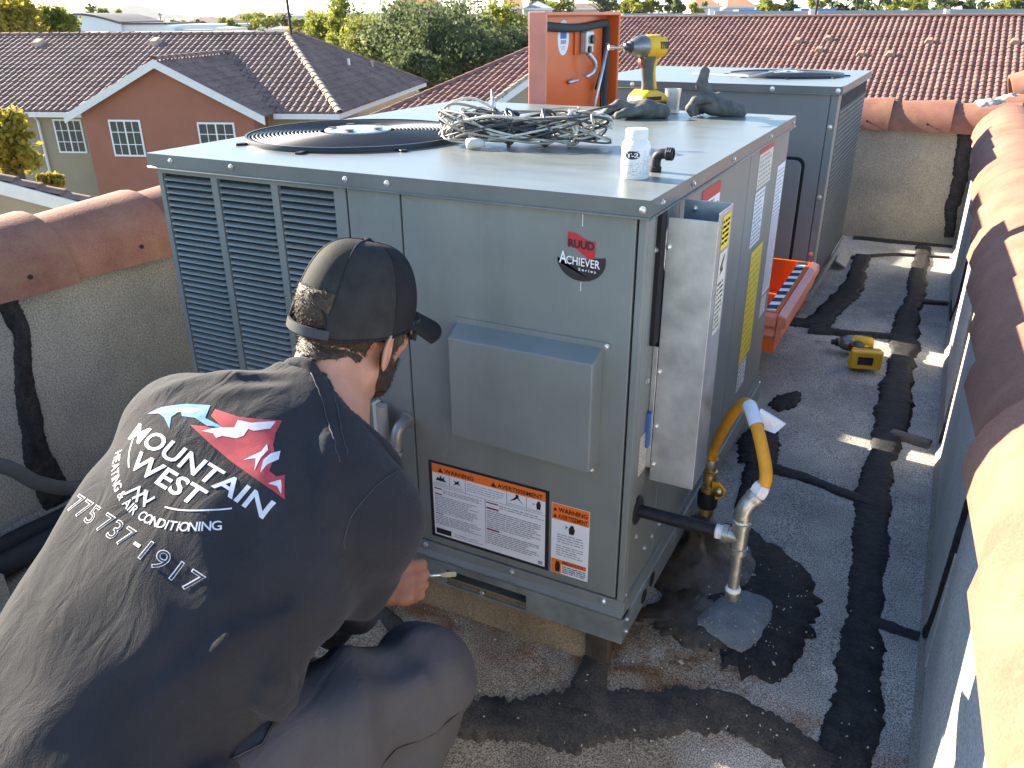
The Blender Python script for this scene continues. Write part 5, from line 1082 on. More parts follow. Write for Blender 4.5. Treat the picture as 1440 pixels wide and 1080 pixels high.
# --- hoses lying on the roof behind the person
hs = thing('drain_hose', 'thick grey hose sagging against the parapet foot', 'hose'); MB().tube(catmull([(-1.50, -0.70, 0.36), (-1.52, -0.45, 0.27), (-1.50, -0.31, 0.175), (-1.49, -0.24, 0.09), (-1.49, -0.13, 0.02), (-1.45, 0.1, -0.03), (-1.35, 0.4, ZR+0.03)], 8), 0.019, 12).build('hose', mat('grey_hose', (0.085, 0.08, 0.078), 0.6), hs, True)
foam = mat('foam_insulation', (0.02, 0.02, 0.021), 0.85, bump=0.003, bscale=80)
for k, (off, lab) in enumerate(((0.0, 'black insulated pipe run close to the parapet'), (0.075, 'black insulated pipe run nearer the person'))):
    ln = thing('insulated_pipe', lab, 'pipe', group='insulated pipes on the roof'); MB().tube([(-1.56+off, -1.2, ZR+0.034), (-1.545+off, -0.3, ZR+0.034), (-1.50+off, 0.05, ZR+0.034), (-1.30, 0.30+off, ZR+0.034)], 0.029, 12).build('insulation', foam, ln, True)
MB().box(-1.52, -1.40, -0.55, -0.43, ZR, ZR+0.06).build('block', stucco, ln)

# --- impact driver, drill
def driver(name, label, group=None):
    T = thing(name, label, 'power tool', group=group)
    b = MB().prism([(-0.048, -0.036, 0), (0.058, -0.036, 0), (0.066, -0.036, 0.022), (0.060, -0.036, 0.034), (-0.054, -0.036, 0.034), (-0.058, -0.036, 0.014)], (0, 0.072, 0)).build('battery', blackplastic, T, bevel=0.006)
    MB().prism([(-0.052, -0.038, 0.035), (0.062, -0.038, 0.035), (0.054, -0.038, 0.055), (0.024, -0.030, 0.068), (-0.016, -0.030, 0.070), (-0.044, -0.038, 0.054)], (0, 0.076, 0)).build('battery_mount', toolyellow, T, bevel=0.006)
    MB().box(-0.030, 0.030, -0.0395, -0.0375, 0.041, 0.052).build('battery_badge', inkm, T)
    MB().box(-0.0605, -0.0565, -0.022, 0.022, 0.008, 0.028).build('battery_badge', toolyellow, T)
    V = []; n = 14; rows = [(0.064, 0.004, 0.024, 0.019), (0.085, 0.002, 0.020, 0.017), (0.115, -0.002, 0.021, 0.0175), (0.145, -0.004, 0.024, 0.019), (0.165, -0.002, 0.030, 0.022)]
    for z, cx, a, b_ in rows: V += [(cx+a*math.cos(2*PI*k/n), b_*math.sin(2*PI*k/n), z) for k in range(n)]
    F = [(i*n+k, i*n+(k+1) % n, (i+1)*n+(k+1) % n, (i+1)*n+k) for i in range(len(rows)-1) for k in range(n)]
    MB().add(V, F).build('grip', toolgrey, T, True)
    MB().tube(catmull([(0.029, 0, 0.07), (0.024, 0, 0.10), (0.020, 0, 0.13), (0.030, 0, 0.158)], 4), 0.010, 8).build('grip_spine', toolyellow, T, True)
    MB().prism([(-0.022, -0.010, 0.128), (-0.037, -0.010, 0.146), (-0.036, -0.010, 0.160), (-0.018, -0.010, 0.160)], (0, 0.02, 0)).build('trigger', mat('trigger_red', (0.18, 0.03, 0.02), 0.5), T, bevel=0.004)
    MB().lathe([(0.0, 0.060), (0.024, 0.060), (0.031, 0.052), (0.0335, 0.03), (0.0335, -0.012), (0.031, -0.018)], (0, 0, 0.192), (1, 0, 0), 22).build('motor_housing', toolyellow, T, True, auto=40)
    MB().prism([(-0.030, -0.016, 0.160), (0.045, -0.016, 0.160), (0.04, -0.016, 0.172), (-0.03, -0.016, 0.176)], (0, 0.032, 0)).build('housing_neck', toolyellow, T, bevel=0.005)
    MB().lathe([(0.0305, 0.018), (0.033, 0.022), (0.031, 0.045), (0.024, 0.062), (0.018, 0.068), (0.0165, 0.074)], (0, 0, 0.192), (-1, 0, 0), 22).build('gear_case', gunmetal, T, True, auto=40)
    MB().lathe([(0.017, 0.074), (0.0175, 0.080), (0.012, 0.084), (0.011, 0.098), (0.006, 0.100)], (0, 0, 0.192), (-1, 0, 0), 18).build('chuck', blackplastic, T, True, auto=40)
    MB().lathe([(0.0036, 0.098), (0.0036, 0.140), (0.0065, 0.141), (0.0065, 0.160), (0.004, 0.161)], (0, 0, 0.192), (-1, 0, 0), 10).build('bit', nickel, T, auto=40)
    for k in range(4): MB().box(0.020+0.009*k, 0.024+0.009*k, -0.0345, -0.031, 0.186, 0.206).build('vent_slot', inkm, T)
    MB().tube([(0.034, 0.010, 0.218), (0.034, -0.018, 0.218)], 0.006, 8).build('belt_hook', blackm, T)
    return T
drv = driver('impact_driver', 'yellow and black impact driver standing upright on the unit lid')
drv.location = (-0.418, 1.195, H1+0.001); drv.rotation_euler = (0, 0, math.atan2(0.86, 0.52)); drv.scale = (0.93, 0.93, 0.97)
dr2 = driver('cordless_drill', 'yellow and black cordless drill lying on the grey walkway')
dr2.matrix_world = Matrix.Translation((0.285, 1.93, ZR+0.040)) @ Matrix.Rotation(R(16), 4, 'Z') @ Matrix(((1, 0, 0, 0), (0, 0, 1, 0), (0, -1, 0, 0), (0, 0, 0, 1)))
for ch in dr2.children:
    if ch.name.startswith('battery') and 'badge' not in ch.name: ch.data = ch.data.copy(); ch.data.materials[0] = toolyellow
MB().box(-0.030, 0.026, -0.016, 0.016, -0.0015, 0.001).build('battery_label', inkm, dr2)
# --- work gloves
glovem = mat('work_glove', (0.060, 0.060, 0.055), 0.75, color2=(0.13, 0.125, 0.11), vscale=40, bump=0.0012, bscale=250)
def glove(name, label, parts, lo, hi, mtx, group):
    def f(P):
        d = None
        for pts, rs in parts:
            e = chain(P, pts, rs, 0.005); d = e if d is None else smin(d, e, 0.0035)
        return d+0.0006*np.sin(P[:, 0]*260+P[:, 1]*130)*np.sin(P[:, 1]*210+P[:, 2]*170)
    V, F = snet(f, lo, hi, 0.0034); o = inst(name, npmesh(name, V, F, glovem, True)); o.matrix_world = mtx; tag(o, label, 'glove', group); return o
# standing glove: thumb up, fingers curled under
g2 = [([(0.055, 0, 0.022), (0.02, 0, 0.032), (-0.012, 0, 0.040)], [0.024, 0.030, 0.028]), ([(0.095, 0.0, 0.014), (0.06, 0, 0.022)], [0.021, 0.024]),
      ([(-0.005, 0.0, 0.060), (-0.020, 0.0, 0.090), (-0.014, 0.0, 0.122)], [0.020, 0.016, 0.0135])]
for k, y in enumerate((-0.030, -0.010, 0.012, 0.032)):
    x0 = -0.02+0.012*k; g2.append(([(x0+0.02, y, 0.052), (x0-0.020, y-0.004, 0.046), (x0-0.034, y-0.006, 0.026), (x0-0.026, y-0.006, 0.012)], [0.0135, 0.0125, 0.0115, 0.010]))
glove('work_glove', 'dark work glove with its thumb pointing up at the lid back edge', g2, (-0.10, -0.07, -0.005), (0.13, 0.07, 0.15), Matrix.Translation((-0.235, 1.205, H1)) @ Matrix.Rotation(R(22), 4, 'Z'), 'work gloves on the lid')
g1 = [([(0.07, 0, 0.020), (0.02, 0, 0.024), (-0.02, 0, 0.022)], [0.020, 0.028, 0.026]), ([(0.03, 0.03, 0.018), (0.06, 0.045, 0.016)], [0.022, 0.02]), ([(0.0, -0.03, 0.022), (-0.03, -0.055, 0.018), (-0.05, -0.065, 0.012)], [0.015, 0.013, 0.011])]
for k, y in enumerate((-0.026, -0.008, 0.010, 0.027)): g1.append(([(-0.02, y, 0.028), (-0.055, y*1.2, 0.040-0.004*k), (-0.085, y*1.3, 0.022), (-0.10+0.004*k, y*1.3, 0.010)], [0.0135, 0.0125, 0.0115, 0.010]))
glove('work_glove', 'dark work glove slumped against the impact driver base', g1, (-0.13, -0.09, -0.006), (0.11, 0.085, 0.075), Matrix.Translation((-0.400, 1.085, H1)) @ Matrix.Rotation(R(10), 4, 'Z'), 'work gloves on the lid')
rag = thing('glass_cup', 'clear plastic cup between the gloves', 'cup', (-0.352, 1.245, H1)); clear = mat('clear_plastic', (0.75, 0.78, 0.78), 0.2); clear.node_tree.nodes['Principled BSDF'].inputs['Transmission Weight'].default_value = 0.85
MB().lathe([(0.022, 0.0), (0.024, 0.07), (0.0225, 0.07), (0.0205, 0.003)], n=18).build('wall', clear, rag, True, auto=40)
# --- bottle of thread sealant and black elbow fitting
bo = thing('sealant_bottle', 'white round bottle of thread sealant near the lid edge', 'bottle', (-0.093, 0.183, H1), R(-8))
whitep = mat('white_bottle_plastic', (0.72, 0.72, 0.70), 0.35)
MB().lathe([(0.0, 0.0), (0.0295, 0.0), (0.0315, 0.003), (0.0315, 0.078), (0.029, 0.088), (0.023, 0.095), (0.022, 0.098)], n=32).build('body', whitep, bo, True, auto=40)
MB().lathe([(0.0225, 0.096), (0.0245, 0.0965), (0.0245, 0.118), (0.0225, 0.1205), (0.0, 0.1205)], n=32).build('cap', whitep, bo, True, auto=40)
for k in range(5): MB().lathe([(0.0247, 0), (0.0251, 0.001), (0.0247, 0.002)], (0, 0, 0.100+0.0035*k), n=28).build('cap_rib', whitep, bo, True)
def wrap(fl, name, mats, parent, r, z0, a0):
    V = [(r*math.cos(a0+u_/r), r*math.sin(a0+u_/r), z0+v_) for u_, v_ in fl.v]; me = bpy.data.meshes.new(name); me.from_pydata(V, [], fl.f)
    for m_ in mats: me.materials.append(m_)
    me.polygons.foreach_set('material_index', fl.mi); me.update(); return link(bpy.data.objects.new(name, me), parent)
fl = Flat()
A_ = math.atan2(CAM[1]-0.183, CAM[0]+0.093)-R(-8)
us_ = np.linspace(-0.0175, 0.0175, 21); hs_ = 0.010*np.sqrt(np.clip(1-(us_/0.0175)**2, 0, 1)); fl.add([(u_-0.008, -h_) for u_, h_ in zip(us_, hs_)]+[(u_-0.008, h_) for u_, h_ in zip(us_, hs_)], [(k, k+1, 22+k, 21+k) for k in range(20)], 0)
ob = wrap(fl, 'label_oval', [inkm], bo, 0.0317, 0.060, A_)
fl = Flat(); fl.text('T-2', -0.021, -0.0055, 0.006, 0.0055, 0, 0.03); wrap(fl, 'label_letters', [white], bo, 0.0320, 0.060, A_)
fl = Flat(); fl.lines(-0.022, -0.002, 0.014, 0.030, 7, 0, 0.35, 0.3); fl.lines(0.018, 0.0, 0.040, 0.045, 12, 0, 0.4, 0.3); fl.lines(-0.018, 0.050, 0.010, 0.060, 2, 0, 0.4); fl.rect(0.021, 0.046, 0.039, 0.058, 1)
wrap(fl, 'label_print', [greyink, darkred], bo, 0.03168, 0.012, A_)
pe = thing('pipe_elbow', 'black iron pipe elbow standing behind the white bottle', 'pipe fitting', (-0.064, 0.262, H1))
MB().lathe([(0.0165, 0.0), (0.0175, 0.002), (0.0175, 0.014), (0.0145, 0.016)], n=18).tube(catmull([(0, 0, 0.014), (0, 0, 0.030), (0.004, 0, 0.044), (0.016, 0, 0.051), (0.030, 0, 0.052)], 5), 0.0145, 16).lathe([(0.0145, 0.028), (0.018, 0.030), (0.018, 0.048), (0.0165, 0.050), (0.013, 0.050), (0.013, 0.04)], (0, 0, 0.052), (1, 0.0, 0), 18).build('body', blackm, pe, True, auto=45)
for k in range(3): MB().lathe([(0.0180, 0), (0.0188, 0.0018), (0.0180, 0.0036)], (0.031+0.006*k, 0, 0.052), (1, 0, 0), 18).build('thread_ridge', blackm, pe, True)
bo.scale = (0.83, 0.83, 0.72); pe.scale = (0.66, 0.66, 0.66); pe.location = (-0.078, 0.258, H1)
# --- tangled thermostat and power cable bundle
wb = thing('cable_bundle', 'tangled bundle of grey and black cables beside the fan guard', 'cables', (0, 0, 0))
cgrey = mat('cable_grey', (0.30, 0.27, 0.21), 0.5, var=0.1, vscale=40); cdark = mat('cable_dark', (0.055, 0.055, 0.058), 0.45); cpale = mat('cable_pale', (0.55, 0.51, 0.42), 0.5, var=0.1, vscale=40)
bc = np.array([-0.455, 0.452, H1]); bd = np.array([0.965, 0.262, 0]); bn = np.array([-0.262, 0.965, 0])
rgw = np.random.default_rng(11)
def bpt(a, b, z): return bc+bd*a+bn*b+np.array([0, 0, z])
spec = [(cpale, 0.0030, 3, 0.185, 0.06), (cdark, 0.0026, 3, 0.17, 0.055), (cgrey, 0.0034, 4, 0.185, 0.055), (cpale, 0.0034, 3, 0.19, 0.06), (cdark, 0.0030, 3, 0.12, 0.045), (cdark, 0.0036, 2, 0.15, 0.05), (cgrey, 0.0028, 3, 0.175, 0.05), (cdark, 0.0024, 2, 0.18, 0.05)]
for ci, (m_, r_, turns, la, lb_) in enumerate(spec):
    pts = []
    for k in range(turns*9):
        a = 2*PI*k/9+ci; s_ = 1+0.22*rgw.normal()*0.6; x = la*math.cos(a)*s_+0.02*rgw.normal(); y = lb_*math.sin(a)*s_+0.012*rgw.normal()
        pinch = 0.35+0.65*min(1, abs(x)/(0.55*la)); z = 0.010+0.027*(1+math.sin(a*1.7+ci*1.3))*(0.7+0.4*pinch)+0.010*rgw.random()
        pts.append(bpt(np.clip(x, -0.2, 0.2), y*pinch, max(0.006, z)))
    MB().tube(catmull(pts, 5), r_*0.8, 6).build('cable', m_, wb, True)
for k, (x, m_) in enumerate(((-0.03, cdark), (0.055, cdark), (0.115, cpale))):
    pts = []
    for j in range(26): a = 2*PI*j/8.0; pts.append(bpt(x+0.012*math.sin(j*1.7), 0.036*math.cos(a)*(1+0.1*rgw.normal()), 0.040+0.036*math.sin(a)*(1+0.1*rgw.normal())))
    MB().tube(catmull(pts, 4), 0.0030, 6).build('binding_turns', m_, wb, True)
MB().tube(catmull([bpt(-0.19, 0.01, 0.02), bpt(-0.205, 0.03, 0.06), bpt(-0.18, 0.04, 0.085), bpt(-0.12, 0.05, 0.075), bpt(-0.06, 0.03, 0.05)], 6), 0.0034, 6).build('cable', cgrey, wb, True)
MB().tube(catmull([bpt(-0.18, 0.03, 0.03), bpt(-0.19, 0.05, 0.08), bpt(-0.14, 0.07, 0.095), bpt(-0.07, 0.05, 0.07)], 6), 0.0034, 6).build('cable', cpale, wb, True)
MB().tube(catmull([bpt(0.05, 0.0, 0.06), bpt(0.12, 0.02, 0.07), bpt(0.19, 0.05, 0.085), bpt(0.20, 0.045, 0.078), bpt(0.10, 0.0, 0.05)], 6), 0.0028, 6).build('cable', cdark, wb, True)
MB().tube([bpt(-0.085, 0.06, 0.062), bpt(-0.088, 0.07, 0.088), bpt(-0.092, 0.075, 0.115)], [0.006, 0.005, 0.002], 8).build('plug', nickel, wb, True)
MB().tube(catmull([bpt(-0.13, -0.03, 0.04), bpt(-0.06, -0.02, 0.045), bpt(0.02, -0.025, 0.04), bpt(0.06, -0.02, 0.03)], 5), 0.013, 8).build('black_sleeve', blackplastic, wb, True)
MB().lathe([(0.011, -0.02), (0.013, -0.008), (0.011, 0.012), (0.006, 0.02)], bpt(-0.095, -0.075, 0.013), tuple(bd), 10).build('wire_connector', cpale, wb, True)

# ------------------------------------------------------------------ the person: one body, clothes as children
def snet_sparse(f, lo, hi, h, r=4):
    """surface nets evaluated only near the surface"""
    lo = np.array(lo, float); hi = np.array(hi, float); nb = np.ceil((hi-lo)/(h*r)).astype(int)
    H = h*r; cen = np.stack(np.meshgrid(*[lo[i]+H*(np.arange(nb[i])+0.5-0.5/r) for i in range(3)], indexing='ij'), -1)
    Dc = f(cen.reshape(-1, 3)).reshape(nb); n = nb*r; D = np.repeat(np.repeat(np.repeat(Dc, r, 0), r, 1), r, 2).astype(np.float32)
    near = np.argwhere(np.abs(Dc) < H*1.35); sub = np.stack(np.meshgrid(*[np.arange(r)]*3, indexing='ij'), -1).reshape(-1, 3)
    I = (near[:, None, :]*r+sub[None]).reshape(-1, 3); out = np.empty(len(I), np.float32)
    for s_ in range(0, len(I), 400000): out[s_:s_+400000] = f(lo+h*I[s_:s_+400000])
    D[tuple(I.T)] = out
    class F_: pass
    return snet(lambda P: D.reshape(-1), lo, lo+h*(n-1)+h*1e-6-h*2e-6, h)
# body frame: a across the shoulders, s up the spine, n out of the back
Bo = np.array([-0.395, -0.404, 0.640]); Ba = np.array([1.0, 0, 0]); Bs = np.array([0, 0.852, 0.523]); Bn = np.array([0, -0.523, 0.852])
def bw_(a, s, n): return Bo+Ba*a+Bs*s+Bn*n
LSH = bw_(-0.180, -0.105, 0.012); RSH = bw_(0.148, -0.130, -0.088)
ELR = np.array([-0.338, -0.468, 0.318]); WRR = np.array([-0.456, -0.254, 0.120])
ELL_ = np.array([-0.62, -0.36, 0.34]); WRL = np.array([-0.60, -0.26, 0.16])
HPR = np.array([-0.290, -0.83, 0.265]); KNR = np.array([-0.166, -0.482, 0.238]); ANR = np.array([-0.150, -0.74, -0.035])
HPL = np.array([-0.50, -0.85, 0.29]); KNL = np.array([-0.53, -0.52, 0.03]); ANL = np.array([-0.52, -0.93, -0.03])
# head frame
hf = np.array([0.14, 0.93, -0.31]); hf /= np.linalg.norm(hf); hr = np.cross(hf, (0.06, 0, 1)); hr /= np.linalg.norm(hr); hu = np.cross(hr, hf)
HC = np.array([-0.394, -0.284, 0.718]); HA = np.stack([hr, hf, hu])       # rows: right, forward, up
def hw_(x, y, z): return HC+hr*x+hf*y+hu*z
def headf(P):
    q = (P-HC)@HA.T; x = np.abs(q[:, 0]); m = np.stack([x, q[:, 1], q[:, 2]], 1)
    d = ell(m, (0, -0.012, 0.030), (0.076, 0.096, 0.086)); d = smin(d, ell(m, (0, 0.020, -0.045), (0.058, 0.072, 0.068)), 0.025)
    d = smin(d, seg(m, (0.0, 0.066, -0.092), (0.03, 0.035, -0.088), 0.021, 0.022), 0.018); d = smin(d, seg(m, (0.03, 0.035, -0.088), (0.056, -0.012, -0.060), 0.020, 0.018), 0.018)
    d = smin(d, seg(m, (0, 0.090, 0.018), (0, 0.110, -0.026), 0.008, 0.012), 0.010); d = smin(d, seg(m, (0, 0.106, -0.028), (0.013, 0.098, -0.030), 0.009, 0.008), 0.006)
    d = smin(d, seg(m, (0.008, 0.083, 0.034), (0.045, 0.072, 0.032), 0.010, 0.010), 0.012); d = np.maximum(d, -(np.linalg.norm(m-np.array([0.031, 0.098, 0.012]), axis=1)-0.016)) if False else d
    d = smin(d, seg(m, (0, 0.088, -0.052), (0.020, 0.079, -0.054), 0.008, 0.006), 0.006); d = smin(d, seg(m, (0.042, 0.060, -0.015), (0.06, 0.03, -0.005), 0.018, 0.016), 0.02)
    # ears: rim, lobe, hollow
    dx, dy, dz = m[:, 0]-0.086, m[:, 1]+0.006, m[:, 2]+0.020-0.10*(m[:, 1]+0.006); u_ = 0.49*dx-0.87*dy; w_ = 0.87*dx+0.49*dy; dz = dz+0.18*u_; zz_ = dz/np.where(dz > 0, 0.030, 0.034)
    e = (np.sqrt((w_/0.0060)**2+(u_/0.0195)**2+zz_**2)-1)*0.0058; e = np.maximum(e, -(np.sqrt(((w_-0.009)/0.0115)**2+((u_-0.001)/0.0125)**2+((dz-0.002)/0.020)**2)-1)*0.011)
    return smin(d, e, 0.0025)
NB = bw_(0.0, -0.015, -0.035)
def neckf(P): return smin(smin(seg(P, hw_(-0.004, -0.032, -0.050), NB, 0.054, 0.062), seg(P, hw_(0, 0.0, -0.075), bw_(0.005, -0.04, -0.095), 0.044, 0.056), 0.03), seg(P, hw_(0.012, -0.035, -0.07), bw_(0.080, -0.090, -0.075), 0.044, 0.042), 0.03)
COL8 = [(-0.005, 0.010, 0.036), (0.045, -0.012, 0.012), (0.082, -0.050, -0.050), (0.072, -0.072, -0.115), (0.020, -0.070, -0.150), (-0.045, -0.050, -0.120), (-0.082, -0.022, -0.040), (-0.055, 0.004, 0.020)]
COLW = [bw_(*c) for c in COL8]; CMID = np.mean(COLW, 0); _cn = np.cross(COLW[2]-CMID, COLW[0]-CMID); CNRM = _cn/np.linalg.norm(_cn)
if CNRM@(HC-CMID) < 0: CNRM = -CNRM
# right hand: axis towards the fingers, back of the hand to the camera, thumb side up
hx = np.array([0.76, 0.62, 0.17]); hx /= np.linalg.norm(hx); hb = np.array([0.36, -0.62, 0.70]); hb -= hx*(hb@hx); hb /= np.linalg.norm(hb); hl = np.cross(hb, hx)
HO = np.array([-0.418, -0.212, 0.128])
def hd(x, l, b): return HO+hx*x+hl*l+hb*b
HANDS = []
def hand_chains(fn):
    out = [([fn(-0.048, 0.0, 0.0), fn(-0.015, 0.012, 0.0), fn(0.030, 0.026, 0.003)], [0.024, 0.020, 0.0145]), ([fn(-0.045, -0.006, -0.002), fn(-0.010, -0.014, 0.0), fn(0.022, -0.030, 0.0)], [0.024, 0.019, 0.0135]), ([fn(-0.030, 0.0, 0.0), fn(0.032, 0.005, 0.004)], [0.022, 0.0155])]
    for k, (l, L) in enumerate(((0.030, 1.0), (0.010, 1.06), (-0.010, 1.0), (-0.028, 0.82))):
        x0 = 0.036-0.003*k*k*0.5
        out.append(([fn(x0-0.012, l, 0.004), fn(x0+0.006, l, 0.002), fn(x0+0.030*L, l+0.002, -0.024), fn(x0+0.016*L, l+0.001, -0.046), fn(x0-0.006*L, l, -0.050), fn(x0-0.016*L, l, -0.040)], [0.0125, 0.0118, 0.0102, 0.0096, 0.0088, 0.0078]))
    out.append(([fn(-0.034, 0.020, -0.010), fn(-0.008, 0.044, -0.020), fn(0.020, 0.050, -0.026), fn(0.044, 0.043, -0.030), fn(0.054, 0.038, -0.030)], [0.018, 0.0145, 0.0118, 0.0105, 0.0085]))
    return out
RH = hand_chains(hd)
lx = np.array([0.1, 0.6, -0.75]); lx /= np.linalg.norm(lx); lb2 = np.array([-0.2, -0.5, 0.8]); lb2 -= lx*(lb2@lx); lb2 /= np.linalg.norm(lb2); ll = -np.cross(lb2, lx); LO = WRL+lx*0.055
LH = hand_chains(lambda x, l, b: LO+lx*x+ll*l+lb2*b)
def tilt(s): return np.interp(s, [-0.36, -0.12, 0.0], [0.0, 0.18, 0.22])
def torso_n(s): return 0.030*np.clip(1-((s+0.27)/0.30)**2, -0.3, 1)
TS = np.array([-0.80, -0.60, -0.50, -0.38, -0.25, -0.14, -0.085, -0.04, 0.0, 0.03])
TW = np.array([0.245, 0.215, 0.205, 0.200, 0.204, 0.192, 0.164, 0.122, 0.086, 0.070])
TD = np.array([0.185, 0.165, 0.140, 0.132, 0.132, 0.120, 0.105, 0.088, 0.072, 0.060])
TN = np.array([-0.075, -0.075, -0.070, -0.062, -0.058, -0.052, -0.045, -0.038, -0.030, -0.024])
def torsof(P, grow=0.0, ends=(-0.60, 0.03)):
    q = P-Bo; a = q@Ba; s = q@Bs; n = q@Bn; a = a-np.interp(s, [-0.8, -0.55, -0.30, -0.1], [-0.036, -0.034, -0.022, 0.0]); n = n+tilt(s)*a; w = np.interp(s, TS, TW)+grow; d = np.interp(s, TS, TD)+grow; c = np.interp(s, TS, TN)+torso_n(s)
    e_ = 2.15+0.75*np.clip(-a/0.06, 0, 1)*np.clip((s+0.75)/0.2, 0, 1); r = (np.abs(a/w)**e_+np.abs((n-c)/d)**e_)**(1/e_); f = (r-1)*np.minimum(w, d)*0.92
    return np.maximum(f, np.maximum(ends[0]-s, s-ends[1])*0.9)
def bodyf(P):
    d = smin(headf(P), neckf(P), 0.016); d = smin(d, torsof(P, -0.022, (-0.56, 0.0)), 0.02)
    d = smin(d, chain(P, [bw_(0.09, -0.11, -0.06), RSH, ELR, WRR, hd(-0.035, 0, 0)], [0.05, 0.052, 0.040, 0.027, 0.023]), 0.012)
    d = smin(d, chain(P, [bw_(-0.11, -0.10, -0.01), LSH, ELL_, WRL, LO-lx*0.035], [0.05, 0.052, 0.040, 0.027, 0.023]), 0.012)
    for H in (RH, LH):
        hdst = None
        for pts, rs in H:
            e = chain(P, pts, rs, 0.006); hdst = e if hdst is None else smin(hdst, e, 0.005)
        d = smin(d, hdst, 0.006)
    for hp, kn, an in ((HPR, KNR, ANR), (HPL, KNL, ANL)): d = smin(d, chain(P, [bw_(0, -0.52, -0.09), hp, kn, an], [0.10, 0.075, 0.052, 0.036]), 0.02)
    return d
V, F = snet_sparse(bodyf, (-0.75, -1.02, -0.09), (-0.02, -0.06, 0.87), 0.0039)
skin = mat('skin', (0.42, 0.195, 0.115), 0.52, color2=(0.52, 0.265, 0.165), vscale=26, bump=0.0006, bscale=300, spec=0.4)
sb = skin.node_tree.nodes['Principled BSDF']; sb.inputs['Subsurface Weight'].default_value = 0.25; sb.inputs['Subsurface Radius'].default_value = (0.012, 0.004, 0.002); sb.inputs['Subsurface Scale'].default_value = 0.5
person = inst('person', npmesh('person', V, F, skin, True)); tag(person, 'crouching person in dark printed t-shirt and cap reaching under the unit with a tool', 'person')

# --- hair and beard: thin shells with short strands
hairm = mat('hair', (0.028, 0.016, 0.009), 0.6, color2=(0.060, 0.036, 0.019), vscale=120, bump=0.0015, bscale=500)
def hair_region(q):
    x, y, z = np.abs(q[:, 0]), q[:, 1], q[:, 2]; w = 0.004*np.sin(x*160)+0.003*np.sin(y*210+1)
    nape = np.maximum(-0.058+w+0.25*x-z, y-(-0.022+0.30*(z+0.02))-w); side = np.maximum(np.maximum(-0.012-z, y-0.040), 0.05-x)
    opening = np.maximum(np.maximum(x-0.040, y+0.06), np.abs(z-0.02)-0.034)
    return np.maximum(np.minimum(np.minimum(np.maximum(nape, z-0.004), np.maximum(side, z-0.012)), opening), x-0.0765)
def beard_region(q):
    x, y, z = np.abs(q[:, 0]), q[:, 1], q[:, 2]; w = 0.003*np.sin(x*200)+0.003*np.sin(y*190)
    jaw = np.maximum(np.maximum(z-(-0.040+0.25*(0.03-y))-w, 0.008-y-w), -(z+0.125)); burn = np.maximum(np.maximum(np.abs(y-0.020)-0.014, z-0.022), np.maximum(-0.05-z, 0.05-x))
    return np.minimum(jaw, burn)
for nm, reg, thick, dens in (('hair', hair_region, 0.0034, 6500), ('beard', beard_region, 0.0030, 4200)):
    f = lambda P: np.maximum((np.minimum(headf(P), neckf(P)) if nm == 'hair' else headf(P))-thick+0.0015*np.sin(P[:, 0]*700)*np.sin(P[:, 1]*640+P[:, 2]*820), reg((P-HC)@HA.T)*0.8)
    V, F = snet_sparse(f, HC-0.15, HC+0.15, 0.0028); shell = inst(nm, npmesh(nm, V, F, hairm, True), person)
    bmv = np.array(V)[np.array(F)]; ctr = bmv.mean(1); nrm = np.cross(bmv[:, 2]-bmv[:, 0], bmv[:, 3]-bmv[:, 1]); ar = np.linalg.norm(nrm, axis=1); nrm /= ar[:, None]+1e-12
    inside_ok = (headf(ctr) > thick*0.4); pr_ = ar*inside_ok; pr_ /= pr_.sum(); ix = RNG.choice(len(ctr), dens, p=pr_)
    P0 = ctr[ix]+RNG.normal(size=(dens, 3))*0.0012; dirn = nrm[ix]*0.75+RNG.normal(size=(dens, 3))*0.35-hu*0.35; dirn /= np.linalg.norm(dirn, axis=1)[:, None]; sd_ = np.cross(dirn, RNG.normal(size=(dens, 3))); sd_ /= np.linalg.norm(sd_, axis=1)[:, None]
    Ls = RNG.uniform(0.003, 0.0065, dens)[:, None]; Vs = np.stack([P0-sd_*0.00035, P0+sd_*0.00035, P0+dirn*Ls], 1).reshape(-1, 3)
    st = inst('strands', npmesh('strands', Vs, np.arange(3*dens).reshape(dens, 3), hairm), shell); tag(st, kind='stuff')

# --- t-shirt
clothm = mat('charcoal_jersey', (0.026, 0.0262, 0.0285), 0.92, var=0.14, vscale=9, bump=0.0011, bscale=520, speck=0.16, sscale=900, sheen=0.10, spec=0.12)
CREASE = [((0.09, -0.05), (0.17, -0.20), 0.006, 0.016), ((0.20, -0.27), (0.09, -0.50), 0.0050, 0.017), ((0.21, -0.33), (0.15, -0.62), 0.007, 0.016), ((0.13, -0.40), (0.03, -0.64), 0.0020, 0.024),
  ((-0.21, -0.36), (-0.17, -0.66), 0.0030, 0.022), ((0.0, 0.004), (-0.10, -0.045), 0.0045, 0.013), ((0.01, -0.02), (-0.07, -0.085), 0.0035, 0.014), ((-0.10, -0.03), (-0.17, -0.12), 0.0035, 0.016)]
def crease(a, s):
    f = 0.0
    for (p0, p1, A, w) in CREASE:
        p0 = np.array(p0); d = np.array(p1)-p0; L2 = d@d; t = ((a-p0[0])*d[0]+(s-p0[1])*d[1])/L2; tc = np.clip(t, 0, 1)
        da = a-p0[0]-tc*d[0]; ds = s-p0[1]-tc*d[1]; sg = (da*d[1]-ds*d[0])/math.sqrt(L2); r2 = da*da+ds*ds; r2 = r2+0.00003*np.sin(70*t+a*40)
        f = f+A*(np.exp(-r2/(w*w))-0.65*np.exp(-((sg-1.5*w)**2+np.clip(np.abs(t-0.5)-0.5, 0, 9)**2*L2)/(w*w)))*np.clip(1.15-np.abs(2*t-1)**3, 0, 1)
    return f
